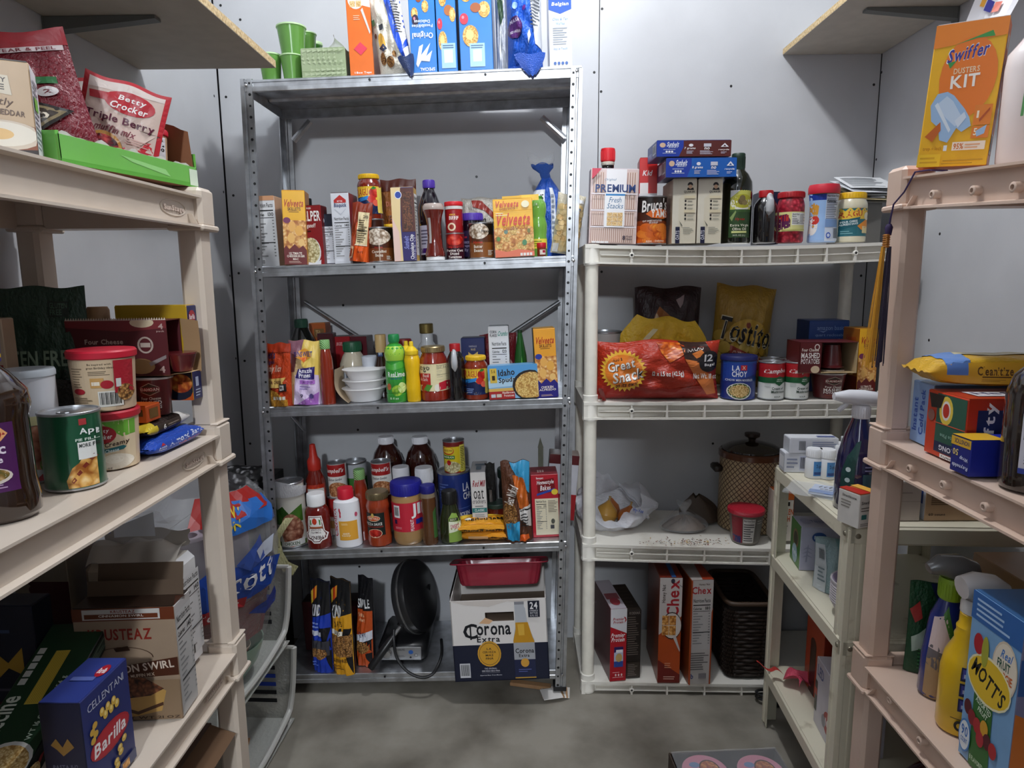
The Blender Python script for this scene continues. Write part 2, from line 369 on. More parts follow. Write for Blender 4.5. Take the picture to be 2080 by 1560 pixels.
def can(name, label, fit, bands, prints=(), group=None, yaw=0, lidm='galv', bn='can_body', pull=False):
    # bands: [(from %, colour)]
    pr = [(97, 0, 'galv'), (100, .8), (100, 2.2), (97.5, 2.6)]
    for i, (z0, c) in enumerate(bands):
        z1 = bands[i+1][0] if i+1 < len(bands) else 97
        pr += [(97.5, max(z0, 3), M(c, .28, 0, .4) if c not in SPECIAL else M(c)), (97.5, z1)]
    x, y, z, w, h, s = fit; t = root(name, label, name.split('_')[-1], fit, w, yaw, group)
    S = lambda q: [(p[0]/100*w/2, p[1]/100*h)+tuple(p[2:]) for p in q]
    pb = S(pr); mb = MB(); mb.lathe(pb, 'galv', 32); mb.build(bn, t)
    mb = MB(); mb.lathe(S([(97.5, 96.6), (100, 97.4), (100, 99.4), (98, 100), (93.5, 100), (92, 97.6), (70, 97.6), (68, 98), (1, 98)]), lidm, 32)
    if pull: mb.tube([(.5*w/2*cos(a)*.4, .5*w/2*sin(a)*.3-.2*w, h*.985) for a in [i*pi/4 for i in range(9)]], .0012, 'galv', 6)
    mb.build('can_lid', t)
    if prints:
        def cyl(s_, t_, o):
            a = asin(max(-.999, min(.999, 2*s_-1))); rr = w/2*.975+o; return (rr*sin(a), -rr*cos(a), t_*h)
        printed(prints, cyl, t, 'printed_label', nx=12, asp=w/h)
    return t
def pouch(name, label, fit, d, mat, prints=(), style='stand', back=None, group=None, yaw=0, roll=0, lean=0, seal=None, wr=.003, bands=None, seed=1, body='bag_body', gather=0):
    x, y, z, w, h, s = fit; t = root(name, label, name.split('_')[-1], fit, d, yaw, group, roll, lean); rd = random.Random(seed)
    ph = [rd.uniform(0, 6) for _ in range(6)]; top = 1 if style != 'stand' else .985
    def th(a, b):
        e = max(0, 1-abs(a)**2.6)**.7
        if style == 'stand': q = min(1, (1-b)*1.25+.02)**.75*(1 if b > .1 else .86+.14*b/.1)
        elif style == 'pillow': q = max(0, 1-abs(2*b-1)**3.2)**.75
        else: q = (max(0, 1-b**2.2))**.6  # sack: open base, closed top
        return d/2*e*q
    def wd_(a, b):
        k = 1-.05*sin(pi*b) if style == 'pillow' else 1-.03*sin(pi*b)
        if gather: k *= 1-gather*max(0, (b-.72)/.28)**1.2
        return a*w/2*k
    def wv(a, b): return wr*(sin(7*a+5*b+ph[0])*sin(9*b+ph[1])+.6*sin(15*a-11*b+ph[2])+.5*sin(23*b+6*a+ph[3]))*min(1, 2.2*(1-abs(a)))
    def fr(a, b, o=0): q = th(a, b); return (wd_(a, b), -q-wv(a, b)*min(1, q*60)-o, b*h+wr*.8*sin(5*a+ph[4])*(b > .9))
    def bk(a, b): q = th(a, b); return (wd_(a, b), q+.0012, b*h+wr*.8*sin(5*a+ph[4])*(b > .9))
    mm = crinkle(mat) if mat not in SPECIAL and mat not in FOOD else M(mat)
    cb = lambda c: crinkle(c) if c not in FOOD and c not in SPECIAL else M(c)
    bf = (lambda s_, t_: next((cb(c) for z0, c in reversed(bands) if t_ >= z0), mm)) if bands else None
    mb = MB(); mb.grid(lambda a, b: fr(2*a-1, b), 26, 30, mm, bf); mb.grid(lambda a, b: bk(1-2*a, b), 26, 30, cb(back) if back else mm, None if back else bf); mb.build(body, t, smooth=1.2, merge=True)
    if seal:
        mb = MB(); z0 = .94
        for k in range(5): mb.grid(lambda a, b: (wd_(2*a-1, z0), -.0025-(th(2*a-1, z0)+wr)*(1-(k+b)/5*.9)-.0012*(b > .5), h*(z0+(k+b)*.012)+.001), 10, 2, cb(seal))
        mb.build('top_seal', t)
    if prints: printed(prints, lambda s_, t_, o: fr(2*s_-1, t_, o+.0016), t, 'printed_label', nx=16, asp=w/h, step=.0003)
    return t

# ---------------- the room ----------------
def structure(o): o['kind'] = 'structure'; return o
def slab(name, a, b, m, parent=None):
    mb = MB(); mb.box(a, b, m); return mb.build(name, parent, smooth=0)
XL, XR, YB, CEIL, YN = -.958, 1.156, 2.27, 2.95, -2.3
mb = MB(); mb.box((-1.6, YN, -.05), (1.7, YB+.1, 0), 'floor'); structure(mb.build('floor', smooth=0))
mb = MB(); mb.box((-1.6, YN, CEIL), (1.7, YB+.1, CEIL+.05), 'wall'); structure(mb.build('ceiling', smooth=0))
dark = M('26262a', .8)
def wallpanel(nm, pts):
    w = bpy.data.objects.new(nm, None); COL.objects.link(w); structure(w)
    return w
wb = wallpanel('wall_back', 0); seam = at(1216, 200, Y=YB).x
slab('stud_face', (XL-.04, YB+.012, 0), (XR+.04, YB+.06, CEIL), dark, wb)
for a, b in ((XL+.004, seam-.0014), (seam+.0014, XR-.002)): slab('wall_panel', (a, YB, .0), (b, YB+.012, CEIL), 'wall', wb)
wl = wallpanel('wall_left', 0)
slab('stud_face', (XL-.06, YN, 0), (XL-.012, YB+.012, CEIL), dark, wl)
slab('wall_panel', (XL-.012, .95, .62), (XL, YB-.004, CEIL), 'wall', wl); slab('wall_panel', (XL-.012, .95, 0), (XL, YB-.03, .617), 'wall', wl)
slab('wall_panel', (XL-.012, YN, 0), (XL, .947, CEIL), 'wall', wl)
wr_ = wallpanel('wall_right', 0)
slab('stud_face', (XR+.012, YN, 0), (XR+.06, YB+.012, CEIL), dark, wr_)
for a, b in ((YN, .9), (.903, YB-.002)): slab('wall_panel', (XR, a, 0), (XR+.012, b, CEIL), 'wall', wr_)
wf = wallpanel('added_front_wall', 0) # unseen wall with a gap, added to shape the hallway light
slab('wall_panel', (XL, -.50, 0), (-.42, -.45, CEIL), 'wall', wf); slab('wall_panel', (.07, -.50, 0), (XR, -.45, CEIL), 'wall', wf)
def screw(p, ax, par):
    mb = MB(); r = .0042; q = 10; P0 = Vector(p); n = {'y': Vector((0, -1, 0)), 'x': Vector((1, 0, 0)), 'X': Vector((-1, 0, 0))}[ax]
    u = Vector((0, 0, 1)); v = n.cross(u)
    ring = lambda rr, o: [P0+n*o+u*(rr*cos(2*pi*i/q))+v*(rr*sin(2*pi*i/q)) for i in range(q)]
    mb.add(ring(r, .0002)+ring(r*.8, .0009), [(i, (i+1) % q, q+(i+1) % q, q+i) for i in range(q)]+[tuple(range(q, 2*q))], '151517'); mb.build('screw_head', par)
for u, v in ((1223, 18), (1207, 147), (1221, 186), (735, 358), (968, 359), (1485, 175), (1775, 172), (488, 40), (448, 11), (459, 197), (474, 397), (485, 555), (497, 733), (508, 901), (968, 876), (727, 873), (730, 1151), (1448, 901), (1749, 560), (1222, 552), (697, 620)):
    p = at(u, v, Y=YB)
    if XL+.01 < p.x < XR-.01: screw(p, 'y', wb)
for u, v in ((435, 195), (454, 390), (467, 560), (479, 728)): screw(at(u, v, X=XL), 'x', wl)
for u, v in ((1780, 324), (1791, 147), (1909, 475), (1887, 691)): screw(at(u, v, X=XR), 'X', wr_)

# ---------------- wooden shelves ----------------
def wood(name, label, x0, x1, y0, y1, z, t, wallx, bu, bv):
    th_ = thing(name, label, 'wall shelf', ((x0+x1)/2, (y0+y1)/2, z)); cx, cy = (x0+x1)/2, (y0+y1)/2
    mb = MB(); mb.box((x0-cx, y0-cy, .001), (x1-cx, y1-cy, t-.001), 'chip')
    mm = M('b9b2a6', .6, var=.05); mb.box((x0-cx+.0005, y0-cy+.0005, 0), (x1-cx-.0005, y1-cy-.0005, .001), mm); mb.box((x0-cx, y0-cy, t-.001), (x1-cx, y1-cy, t), mm); mb.build('shelf_board', th_, smooth=0)
    for bu_, bv_ in (bu,):
        tip = at(bu_, bv_, Z=z); by = tip.y-cy; sgn = 1 if wallx > cx else -1; W = wallx-cx-sgn*.001; X = tip.x-cx; mb = MB(); g = M('6a6c6a', .5)
        mb.sweep([(X, 0, -.001), (W, 0, -.001), (W, 0, -.03), (X, 0, -.007)], (0, by-.012, 0), (0, by+.012, 0), g)
        mb.box((min(W, W-sgn*.003), by-.014, -.12), (max(W, W-sgn*.003), by+.014, -.001), g); mb.build('shelf_bracket', th_, smooth=0)
    return th_
wood('wall_shelf', 'particle board wall shelf high on the left wall on a grey bracket', XL+.002, -.609, -.3, 1.80, 1.82, .018, XL, (320, 34), 0)
wood('wall_shelf', 'particle board wall shelf high in the right back corner on a grey bracket', .842, XR-.002, -.2, YB-.003, 1.98, .018, XR, (1757, 18), 0)

# ---------------- galvanised unit ----------------
def lv(u0, v0, u1, v1, ya, yb): return at(u0, v0, Y=ya), at(u1, v1, Y=yb)
MS = [Shelf(*lv(488, 163, 1163, 133, 1.935, 1.917)), Shelf(*lv(532, 541, 1149, 519, 1.935, 1.917)), Shelf(*lv(544, 827, 1144, 808, 1.935, 1.917)),
      Shelf(*lv(602, 1118, 1135, 1100, 1.935, 1.917)), Shelf(*lv(574, 1371, 900, 1365, 1.935, 1.9265))]
MD = .322
mu = thing('metal_shelving_unit', 'tall galvanised steel shelving unit of five shelves against the back wall', 'shelving unit', (-.28, 2.09, 0))
mo = Vector((-.28, 2.09, 0))
def mpost(b0, t0, sx, sy):
    # folded angle section with a rib; sx, sy point inwards
    g = MB(); k = .0016; b0 = Vector(b0)-mo; t0 = Vector(t0)-mo
    pr = [(0, 0), (.010, 0), (.012, .004), (.016, .004), (.018, 0), (.032, 0), (.033, .006), (.031, .006), (.0305, k), (.0185, k), (.0165, .0056), (.0115, .0056), (.0095, k), (k, k), (k, .028), (.004, .03), (.003, .032), (0, .031)]
    g.sweep([(sx*a, sy*c, 0) for a, c in pr], b0, t0, 'galv'); o = g.build('post', mu, smooth=0)
    h = MB(); n = 62
    for i in range(n):
        p = b0.lerp(t0, (i+.6)/n); r = .0033; c = p+Vector((sx*.025, -sy*.0006, 0)); q = 4 if i % 2 else 10
        ring = [c+Vector((r*1.2*cos(2*pi*j/q+pi/4), 0, r*1.2*sin(2*pi*j/q+pi/4))) for j in range(q)]; h.add(ring, [tuple(range(q))], '18191b')
        c = p+Vector((-sx*.0006, sy*.016, 0)); ring = [c+Vector((0, r*cos(2*pi*j/q+pi/4), r*sin(2*pi*j/q+pi/4))) for j in range(q)]; h.add(ring, [tuple(range(q))], '18191b')
    h.build('punched_holes', o, smooth=0)['kind'] = 'stuff'
    f = MB(); f.box((b0.x-.003*(1), b0.y-.003, .0015 if b0.z < .01 else b0.z-.002), (b0.x+sx*.036, b0.y+sy*.036, b0.z+.012), '1c1c1e') if sx > 0 and sy > 0 else f.box((b0.x+min(0, sx*.036)-.002, b0.y+min(0, sy*.036)-.002, .0015 if b0.z < .01 else b0.z-.002), (b0.x+max(0, sx*.036)+.002, b0.y+max(0, sy*.036)+.002, b0.z+.012), '1c1c1e'); f.build('foot_cap', o)
    return o
LB, LT = at(559, 1408, Y=1.933), at(487, 160, Y=1.933); RB, RTp = at(1149, 1402, Y=1.915), at(1184, 138, Y=1.915)
LB.z = max(LB.z, .001)
mpost(LB, LT, 1, 1); mpost(RB, RTp, -1, 1)
mpost((LB.x, LB.y+MD+.004, .001), LT+Vector((0, MD+.004, 0)), 1, -1); mpost(RB+Vector((0, MD+.004, -RB.z+.001)), RTp+Vector((0, MD+.004, 0)), -1, -1)
def mshelf(S, k):
    zl = S.A.z; f = (S.A.z-LB.z)/(LT.z-LB.z); xl = LB.x+(LT.x-LB.x)*f+.003; xr = RB.x+(RTp.x-RB.x)*f-.003
    a = Vector((xl, S.fy(xl), S.z(xl)))-mo; b = Vector((xr, S.fy(xr), S.z(xr)))-mo
    g = MB(); D = Vector((0, MD, 0))
    g.sweep([(0, .002, 0), (0, MD-.002, 0), (0, MD-.002, -.0012), (0, .002, -.0012)], a, b, 'galv')
    fp = [(0, .0022), (-.002, 0), (-.006, 0), (-.008, .003), (-.017, .003), (-.0185, .0005), (-.030, .0005), (-.031, .002), (-.030, .012), (-.029, .012), (-.029, .003), (-.002, .004)]
    pr = [(0, y, z) for z, y in fp]
    g.sweep(pr, a, b, 'galv'); g.sweep([(0, -y, z) for z, y in fp], a+D, b+D, 'galv')
    for e, sg in ((a, 1), (b, -1)): g.sweep([(0, .003, -.001), (0, .003, -.030), (sg*.0012, .003, -.030), (sg*.0012, .003, -.001)], e, e+Vector((0, MD-.006, 0)), 'galv')
    o = g.build('shelf', mu, smooth=0)
    for y in (.11, .215):
        h = MB(); h.sweep([(0, y-.02, -.0013), (0, y-.016, -.008), (0, y+.016, -.008), (0, y+.02, -.0013)], a+Vector((.004, 0, 0)), b-Vector((.004, 0, 0)), 'galv'); h.build('stiffener', o, smooth=0)
    for e, sg in ((a, 1), (b, -1)):
        for yy, s2 in ((-.0012, -1), (MD+.0012, 1)):
            h = MB(); c = e+Vector((sg*(.009 if k else .013), yy+s2*.0036, -.015)); h.lathe([(.0045, 0), (.0045, .0015), (.003, .003), (.001, .0034)], M('c8c8c8', .25, 1), 8)
            h.v = [(c.x+x, c.y+s2*(z), c.z+y) for x, y, z in h.v]; h.build('bolt', o)
    for x in (.38, .72):
        h = MB(); p = a.lerp(b, x)+Vector((0, .0001, -.0125)); h.add([p+Vector((.0035*cos(i*pi/4), 0, .0035*sin(i*pi/4))) for i in range(8)], [tuple(range(8))], '18191b'); h.build('hole', o)
for i, S in enumerate(MS): mshelf(S, i)
def bar(p, q, w=.012, t=.002):
    g = MB(); p = Vector(p)-mo; q = Vector(q)-mo; d = (q-p).normalized(); n = Vector((-d.z, 0, d.x))*w/2
    g.sweep([n, n*.3+Vector((0, -.004, 0)), -n*.3+Vector((0, -.004, 0)), -n, -n+Vector((0, t, 0)), n+Vector((0, t, 0))], p, q, 'galv'); g.build('cross_brace', mu, smooth=0)
yb_ = 1.935+MD-.036
bar(at(618, 612, Y=yb_), at(842, 757, Y=yb_)); bar(at(1137, 612, Y=yb_-.01), at(915, 757, Y=yb_-.01))
bar(at(596, 286, Y=yb_), at(630, 246, Y=yb_), .02); bar(at(1147, 281, Y=yb_-.012), at(1100, 238, Y=yb_-.012), .02)
bar(at(592, 846, Y=yb_), at(618, 876, Y=yb_), .012)

# ---------------- white plastic unit ----------------
WS = [Shelf(*lv(1186, 497, 1804, 490, 1.93, 1.912)), Shelf(*lv(1211, 817, 1763, 812, 1.93, 1.912)), Shelf(*lv(1217, 1106, 1562, 1113, 1.93, 1.921)), Shelf(*lv(1219, 1385, 1559, 1389, 1.93, 1.921))]
for S in WS: S.tilt = S.tilt*.2
wx0, wx1 = at(1187, 700, Y=1.93).x, 1.085; WD = .325
wo = Vector(((wx0+wx1)/2, 2.09, 0))
wu = thing('white_shelving_unit', 'white plastic shelving unit with ribbed shelf edges and round posts', 'shelving unit', wo)
def wshelf(S, k):
    g = MB(); x0, x1 = wx0-wo.x, wx1-wo.x; H = .052; nx = 14; sag = lambda f: (-.010*sin(pi*f) if k == 0 else -.003*sin(pi*f))
    def Z(f): return S.z(wx0+(wx1-wx0)*f)+sag(f)
    def Yf(f): return S.fy(wx0+(wx1-wx0)*f)-wo.y
    # section of lip: top flange, recessed web, bottom flange
    sec = [(WD, 0), (0, 0), (0, -.009), (.02, -.0095), (.02, -H+.006), (0, -H+.0055), (0, -H), (.025, -H), (.025, -.012), (WD-.012, -.012), (WD-.012, -H), (WD, -H)]
    g.grid(lambda a, b: (x0+(x1-x0)*a, Yf(a)+sec[round(b*12) % 12][0], Z(a)+sec[round(b*12) % 12][1]), nx, 12, 'white')
    for f, sg in ((0, 1), (1, -1)):
        X = x0+(x1-x0)*f; g.box((min(X, X+sg*.012), Yf(f)+.001, Z(f)-H), (max(X, X+sg*.012), Yf(f)+WD-.001, Z(f)-.0005), 'white')
    o = g.build('shelf', wu, smooth=0)
    us = [1284, 1356, 1432, 1507, 1564, 1620, 1678, 1736]
    v = prj(S.A)[1]; fr = []
    for u in us: fr.append((at(u, v, Y=1.925).x-wx0)/(wx1-wx0))
    for i, f in enumerate(fr):
        X = x0+(x1-x0)*f; h = MB(); h.add([(X-.002, Yf(f)+.0205, Z(f)-.008), (X+.002, Yf(f)+.0205, Z(f)-.008), (X+.002, Yf(f)+.0005, Z(f)-.008), (X-.002, Yf(f)+.0005, Z(f)-.008)]+[(X-.004, Yf(f)+.0205, Z(f)-H+.004), (X+.004, Yf(f)+.0205, Z(f)-H+.004), (X+.0035, Yf(f)+.0005, Z(f)-H+.004), (X-.0035, Yf(f)+.0005, Z(f)-H+.004)],
            [(0, 1, 2, 3), (4, 5, 6, 7), (0, 3, 7, 4), (1, 2, 6, 5), (2, 3, 7, 6)], 'white'); h.build('rib', o, smooth=0)
        if i in (0, 7):
            h = MB(); c = (X, Yf(f), Z(f)-H*.5); h.lathe([(.0075, 0), (.0075, .011), (.006, .0125), (.0035, .0125), (.0035, .0115, '222222'), (.0001, .0115)], 'white', 12); h.v = [(c[0]+x, c[1]+.0115-z, c[2]+y) for x, y, z in h.v]; h.build('screw_boss', o)
    h = MB(); h.grid(lambda a, b: (x0+.045+(x1-x0-.05)*a, Yf(.04+a*.96)+(.001, .001, .0205, .0205)[round(b*3)], Z(.04+a*.96)-H*.52+(-.0014, .0014, .0014, -.0014)[round(b*3)]), nx, 3, 'white'); h.build('rib', o, smooth=0)
    # corner sockets
    for f in (0, 1):
        for yy in (.022, WD-.022):
            h = MB(); X = x0+(x1-x0)*f+(.021 if f == 0 else -.021); zz = Z(f)
            zb = max(zz-H-.006, .001)
            h.lathe([(.0225, zb), (.0235, zb+.003), (.0235, zb+.008), (.0225, zb+.010), (.0225, zz+(.018 if k else .001)), (.0205, zz+(.02 if k else .002)), (.001, zz+(.0205 if k else .002))], 'white', 20, (X, Yf(f)+yy)); h.build('corner_socket', o)
    return Z, Yf
zf = [wshelf(S, k) for k, S in enumerate(WS)]
for f in (0, 1):
    for yy in (.022, WD-.022):
        X = wx0-wo.x+.021 if f == 0 else wx1-wo.x-.021
        for k in range(3):
            zt = zf[k][0](f)-.04; zb = zf[k+1][0](f)+.005; g = MB(); ps = [(.0195, zb), (.0195, zt)]
            g.lathe(ps, M('efeadd', .4, var=.05), 20, (X, zf[k][1](f)+yy)); g.build('post', wu)

# ---------------- tan plastic units ----------------
def tan_unit(label, side, xf, xb, y0, y1, zs, bosses, H=.056, TM='tan'):
    # side +1 : open front faces +x (left unit); -1 : faces -x
    cx = (xf+xb)/2; cy = (y0+y1)/2
    t = thing('tan_shelving_unit', label, 'shelving unit', (cx, cy, 0)); B = -side
    px, py = .042, .05
    for yy, e in ((y1, -1), (y0, 1)):
        for xx, b in ((xf, B), (xb, -B)):
            ztop = zs[0][1 if yy == y1 else 0]-H+.002
            g = MB(); X0, X1 = sorted((xx+b*.007, xx+b*(.007+px))); Y0, Y1 = sorted((yy+e*.007, yy+e*(.007+py)))
            g.cbox(((X0+X1)/2-cx, (Y0+Y1)/2-cy, (ztop+.0015)/2), (X1-X0, Y1-Y0, ztop-.0015), .007, TM); g.build('post', t, smooth=.5)
    for i, (za, zb) in enumerate(zs):
        ya, yb = y0+.058-cy, y1-.058-cy
        xo = xf-cx; d = B
        sec = [(0, 0), (.030, .0), (.030, -.004), (.004, -.005), (.004, -.005), (.016, -.007), (.016, -H+.006), (0, -H+.004), (0, -H), (.02, -H), (.02, -.008), (.035, -.008)]
        g = MB(); xbk = abs(xf-xb)
        sl = lambda y: za+(zb-za)*(y-(y0-cy))/(y1-y0)
        def pt(x, y, z): return (xo+d*x, y, sl(y)+z)
        prof = [(-.002, 0), (-.002, -.004), (.012, -.006), (.012, -H+.006), (.0, -H+.004), (.0, -H), (.017, -H), (.017, -.009), (xbk-.017, -.009), (xbk-.017, -H), (xbk, -H), (xbk, 0)]
        g.grid(lambda a, b: pt(prof[round(b*12) % 12][0], ya+(yb-ya)*a, prof[round(b*12) % 12][1]), 6, 12, TM)
        g.add([pt(p[0], ya, p[1]) for p in prof], [tuple(range(12))], TM); g.add([pt(p[0], yb, p[1]) for p in prof], [tuple(range(12))], TM)
        for yy, e in ((y1-cy, -1), (y0-cy, 1)): # end rims between the corner blocks
            yq0, yq1 = sorted((yy+e*.004, yy+e*.05)); g.box((min(pt(.06, 0, 0)[0], pt(xbk-.06, 0, 0)[0]), yq0, sl(yy)-H), (max(pt(.06, 0, 0)[0], pt(xbk-.06, 0, 0)[0]), yq1, sl(yy)-.0005), TM)
        o = g.build('shelf', t, smooth=0)
        for yy, e in ((y1-cy, -1), (y0-cy, 1)):
            for xx, b in ((0, 1), (xbk, -1)):
                h = MB(); xs = sorted((pt(xx-b*.001, 0, 0)[0], pt(xx+b*.059, 0, 0)[0])); ys = sorted((yy, yy+e*.058)); z1 = sl(yy)+(.016 if i == 0 else .02); z0 = sl(yy)-H
                h.cbox(((xs[0]+xs[1])/2, (ys[0]+ys[1])/2, (z0+z1)/2), (xs[1]-xs[0], ys[1]-ys[0], z1-z0), .007, TM)
                h.cbox(((xs[0]+xs[1])/2, (ys[0]+ys[1])/2, z0), (xs[1]-xs[0]+.008, ys[1]-ys[0]+.008, .011), .003, TM)
                if i: h.cbox(((xs[0]+xs[1])/2, (ys[0]+ys[1])/2, z1), (xs[1]-xs[0]-.002, ys[1]-ys[0]-.002, .004), .0015, TM)
                h.build('corner_block', o, smooth=.5)
        h = MB(); w_ = .012 # little gusset on the rim beside the corner
        y_ = yb-.014; h.sweep([(0, -.0012, 0), (0, .0012, 0), (d*.012, .0012, 0), (d*.012, -.0012, 0)], pt(.0, y_, -H+.004), pt(.004, y_-.010, -H+.022), TM); h.build('gusset', o, smooth=0)
        for u, v in bosses[i] if i < len(bosses) else ():
            p = at(u, v, X=xf+d*.002); h = MB(); h.lathe([(.0075, 0), (.0075, .014), (.006, .015), (.004, .015), (.004, .006, '8a7668'), (.0001, .006)], TM, 14)
            h.v = [(xf-cx+d*.014-d*z, p.y-cy+x, p.z+y) for x, y, z in h.v]; h.build('boss', o)
        if not bosses: # embossed oval plaque near the far end, letters with painted light and shade
            h = MB(); yc = yb-.075; zc = -H*.5; ring = [(yc+.042*cos(a)*(1-.0*a), zc+.013*sin(a)) for a in [2*pi*k/28 for k in range(29)]]
            h.tube([pt(.0115, y, z) for y, z in ring], .0012, TM, 5); vs, fs = textmesh('SunStage'); x1 = max(p[0] for p in vs)
            h.add([pt(.0095, yc+.034-.068*(1-p[0]/x1) if side > 0 else yc, zc-.005+p[1]*.012) for p in vs], fs, M('e6d2c4', .4)); h.add([pt(.0112, yc+.0345-.068*(1-p[0]/x1), zc-.0055+p[1]*.012) for p in vs], fs, M('b8a394', .5)); h.build('embossed_plaque', o)
    return t
LZ = [(1.436, 1.441), (.999, .999), (.551, .551), (.1, .1)]
tan_unit('beige plastic shelving unit along the left wall', 1, -.572, -.925, .385, 1.30, LZ, [])
RZ = [(1.400, 1.466), (.975, .981), (.512, .516), (.1, .1)]
tan_unit('beige plastic shelving unit along the right wall', -1, .690, 1.12, .385, 1.305, RZ, [[(1895, 395), (1977, 387), (2060, 380)], [(1848, 952), (1916, 985), (2000, 1030)], [(1808, 1423), (1869, 1505)]], TM='tan_warm_light')  # pinker copy of the tan plastic, warm light put into its colour
M0, M1, M2, M3, M4 = MS
# ================= top steel shelf =================
def cup(label, fit, c='6aa04a', yaw=0):
    t = round_('plastic_cup', label, fit, [(72, 0), (74, 1), (94, 88), (96, 94), (90, 94), (70, 6), (1, 6)], M(c, .2, 0, .3, .82), [(96, 94), (101, 95), (101, 99), (97, 100), (92, 99), (90, 94)], 'bfe0a8', bn='cup_wall', cn='rim', group='green plastic cups')
    return t
cup('green plastic cup half hidden behind the end of the wall shelf', M0.fit(519, 566, 105, .03))
cup('green plastic cup at the front carrying another cup beside the tissue box', M0.fit(563, 611, 107, .02))
cup('green plastic cup topmost at the front of the cup stacks', M0.fit(554, 614, 44, .02, vb=112))
cup('green plastic cup low in the second row behind the front cups', M0.fit(600, 642, 108, .11))
cup('green plastic cup upper one of the second row of cups', M0.fit(597, 638, 62, .11, vb=112))
cup('green plastic cup standing farthest back beside the tissue box', M0.fit(622, 655, 82, .2), '3f8430')
t = carton('tissue_box', 'sage green embossed tissue box between green cups and cereal boxes', M0.fit(612, 703, 98, .015), .115, dict(f='9fae88', t='a9b795'), [[P([(50+6*k+16*sin(j), 8+j*13), (52+6*k+22*sin(j+.5), 14+j*13), (49+6*k+16*sin(j), 20+j*13)], 'b3c09c') for k in range(-7, 8, 2) for j in range(7)], R(2, 22, 76, 23, '6d7b58')])
zt_ = M0.fit(612, 703, 98, .015)[4]-.002
def tuft(a, b): return (.046*(2*a-1)*(1-.45*b)+.006*b*sin(9*a), .014*sin(5*a+b)+.005*cos(9*b), zt_+.058*b*(1-.75*abs(2*a-.75)))
mb = MB(); mb.grid(tuft, 12, 8, M('f4f4f2', .8)); o = mb.build('tissue', t, smooth=1.2); o.location.x = .026
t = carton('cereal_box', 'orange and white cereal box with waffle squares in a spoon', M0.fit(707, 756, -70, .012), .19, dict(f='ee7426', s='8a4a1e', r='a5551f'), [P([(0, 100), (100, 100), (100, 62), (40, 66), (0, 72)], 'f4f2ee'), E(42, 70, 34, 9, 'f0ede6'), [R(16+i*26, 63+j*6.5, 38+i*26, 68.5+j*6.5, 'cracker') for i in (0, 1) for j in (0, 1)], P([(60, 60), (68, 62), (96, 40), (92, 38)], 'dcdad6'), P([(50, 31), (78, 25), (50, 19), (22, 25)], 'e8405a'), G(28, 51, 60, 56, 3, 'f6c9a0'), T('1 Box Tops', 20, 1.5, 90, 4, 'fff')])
tc_ = pouch('corn_chip_bag', 'cream white and blue corn chip bag leaning beside the orange cereal box', M0.fit(766, 836, -20, .0), .06, 'ece6d6', [P([(52, 100), (100, 100), (100, 3), (84, 2), (64, 40)], '1d50c8'), P([(70, 100), (100, 100), (100, 40), (84, 30)], 'e8e8ec'), G(74, 45, 96, 92, 14, '444'), P([(84, 24), (100, 30), (100, 8), (88, 6)], 'e6e8ec'), T('Calories', 72, 93, 96, 96, '222'), E(26, 36, 10, 11, 'e8b040'), P([(14, 30), (26, 24), (38, 28), (30, 34)], '1c2a4a'), E(20, 17, 9, 7, 'gran'), E(40, 12, 12, 6, 'gran'), E(56, 20, 6, 4, 'gran'), E(10, 46, 4, 3, '20242c'), R(26, 50, 40, 57, '30343c'), R(6, 58, 16, 66, '2f6a3c')], 'pillow', roll=-.15, seed=5, wr=.004)
def special_k(label, u0, u1, ops, d, w=.19):
    carton('cereal_box', label, M0.fit(u0, u1, -78, d), w, dict(f='2f83d8', s='e9eef4', l='dfe6ee', r='20589a'), ops, group='blue flake cereal boxes')
FLK = lambda x, y, r=13: [E(x, y, r, r*.42, 'flake'), E(x-2, y+1, r*.5, r*.2, 'f2d488')]
BRY = lambda x, y, c: [E(x, y, 13, 5.2, c), E(x-3, y+1.5, 4, 1.5, 'e88a9a')]
special_k('blue cereal box upside down with flakes berries and white lettering', 833, 886, [FLK(20, 74), BRY(78, 78, 'd8304a'), E(40, 68, 12, 4, '9a4a24'), FLK(64, 60), FLK(22, 54), BRY(24, 48, '2a1c3c'), T('Possibilities', 90, 44, 10, 41, 'e6f0fa', 0), T('Delicious', 80, 48, 20, 45, 'e6f0fa'), T('Original', 90, 38, 10, 31, 'fff'), P([(20, 8), (34, 24), (50, 26), (40, 16), (78, 27), (60, 15), (84, 20), (72, 10), (40, 11), (26, 5)], 'fff'), T('SPECIAL', 92, 4.5, 34, 1.5, 'fff')], .008)
special_k('narrow blue cereal box with flakes and an almond between two others', 888, 928, [T('Possibilities', 8, 88, 92, 92, 'e6f0fa'), BRY(80, 80, '2a1c3c'), FLK(36, 68, 20), E(64, 56, 22, 5, 'b46a34'), FLK(84, 52, 16), BRY(18, 44, 'd8304a'), FLK(30, 28, 22), R(20, 3, 92, 26, 'a8d0ee'), R(34, 8, 78, 20, 'f4f4f4'), G(28, 21, 84, 25, 2, '3a5a8a')], .006)
special_k('wide blue cereal box with flakes almond and raspberry at the right', 934, 1001, [BRY(62, 84, '2a1c3c'), FLK(84, 78, 16), FLK(24, 71, 18), FLK(78, 56, 18), E(52, 58, 16, 4.5, 'a85a2c'), BRY(16, 48, 'd8304a'), FLK(34, 32, 24), R(30, 3, 76, 25, 'a8d0ee'), R(40, 8, 66, 19, 'f4f4f4'), G(34, 20, 72, 24, 2, '3a5a8a')], .004, .2)
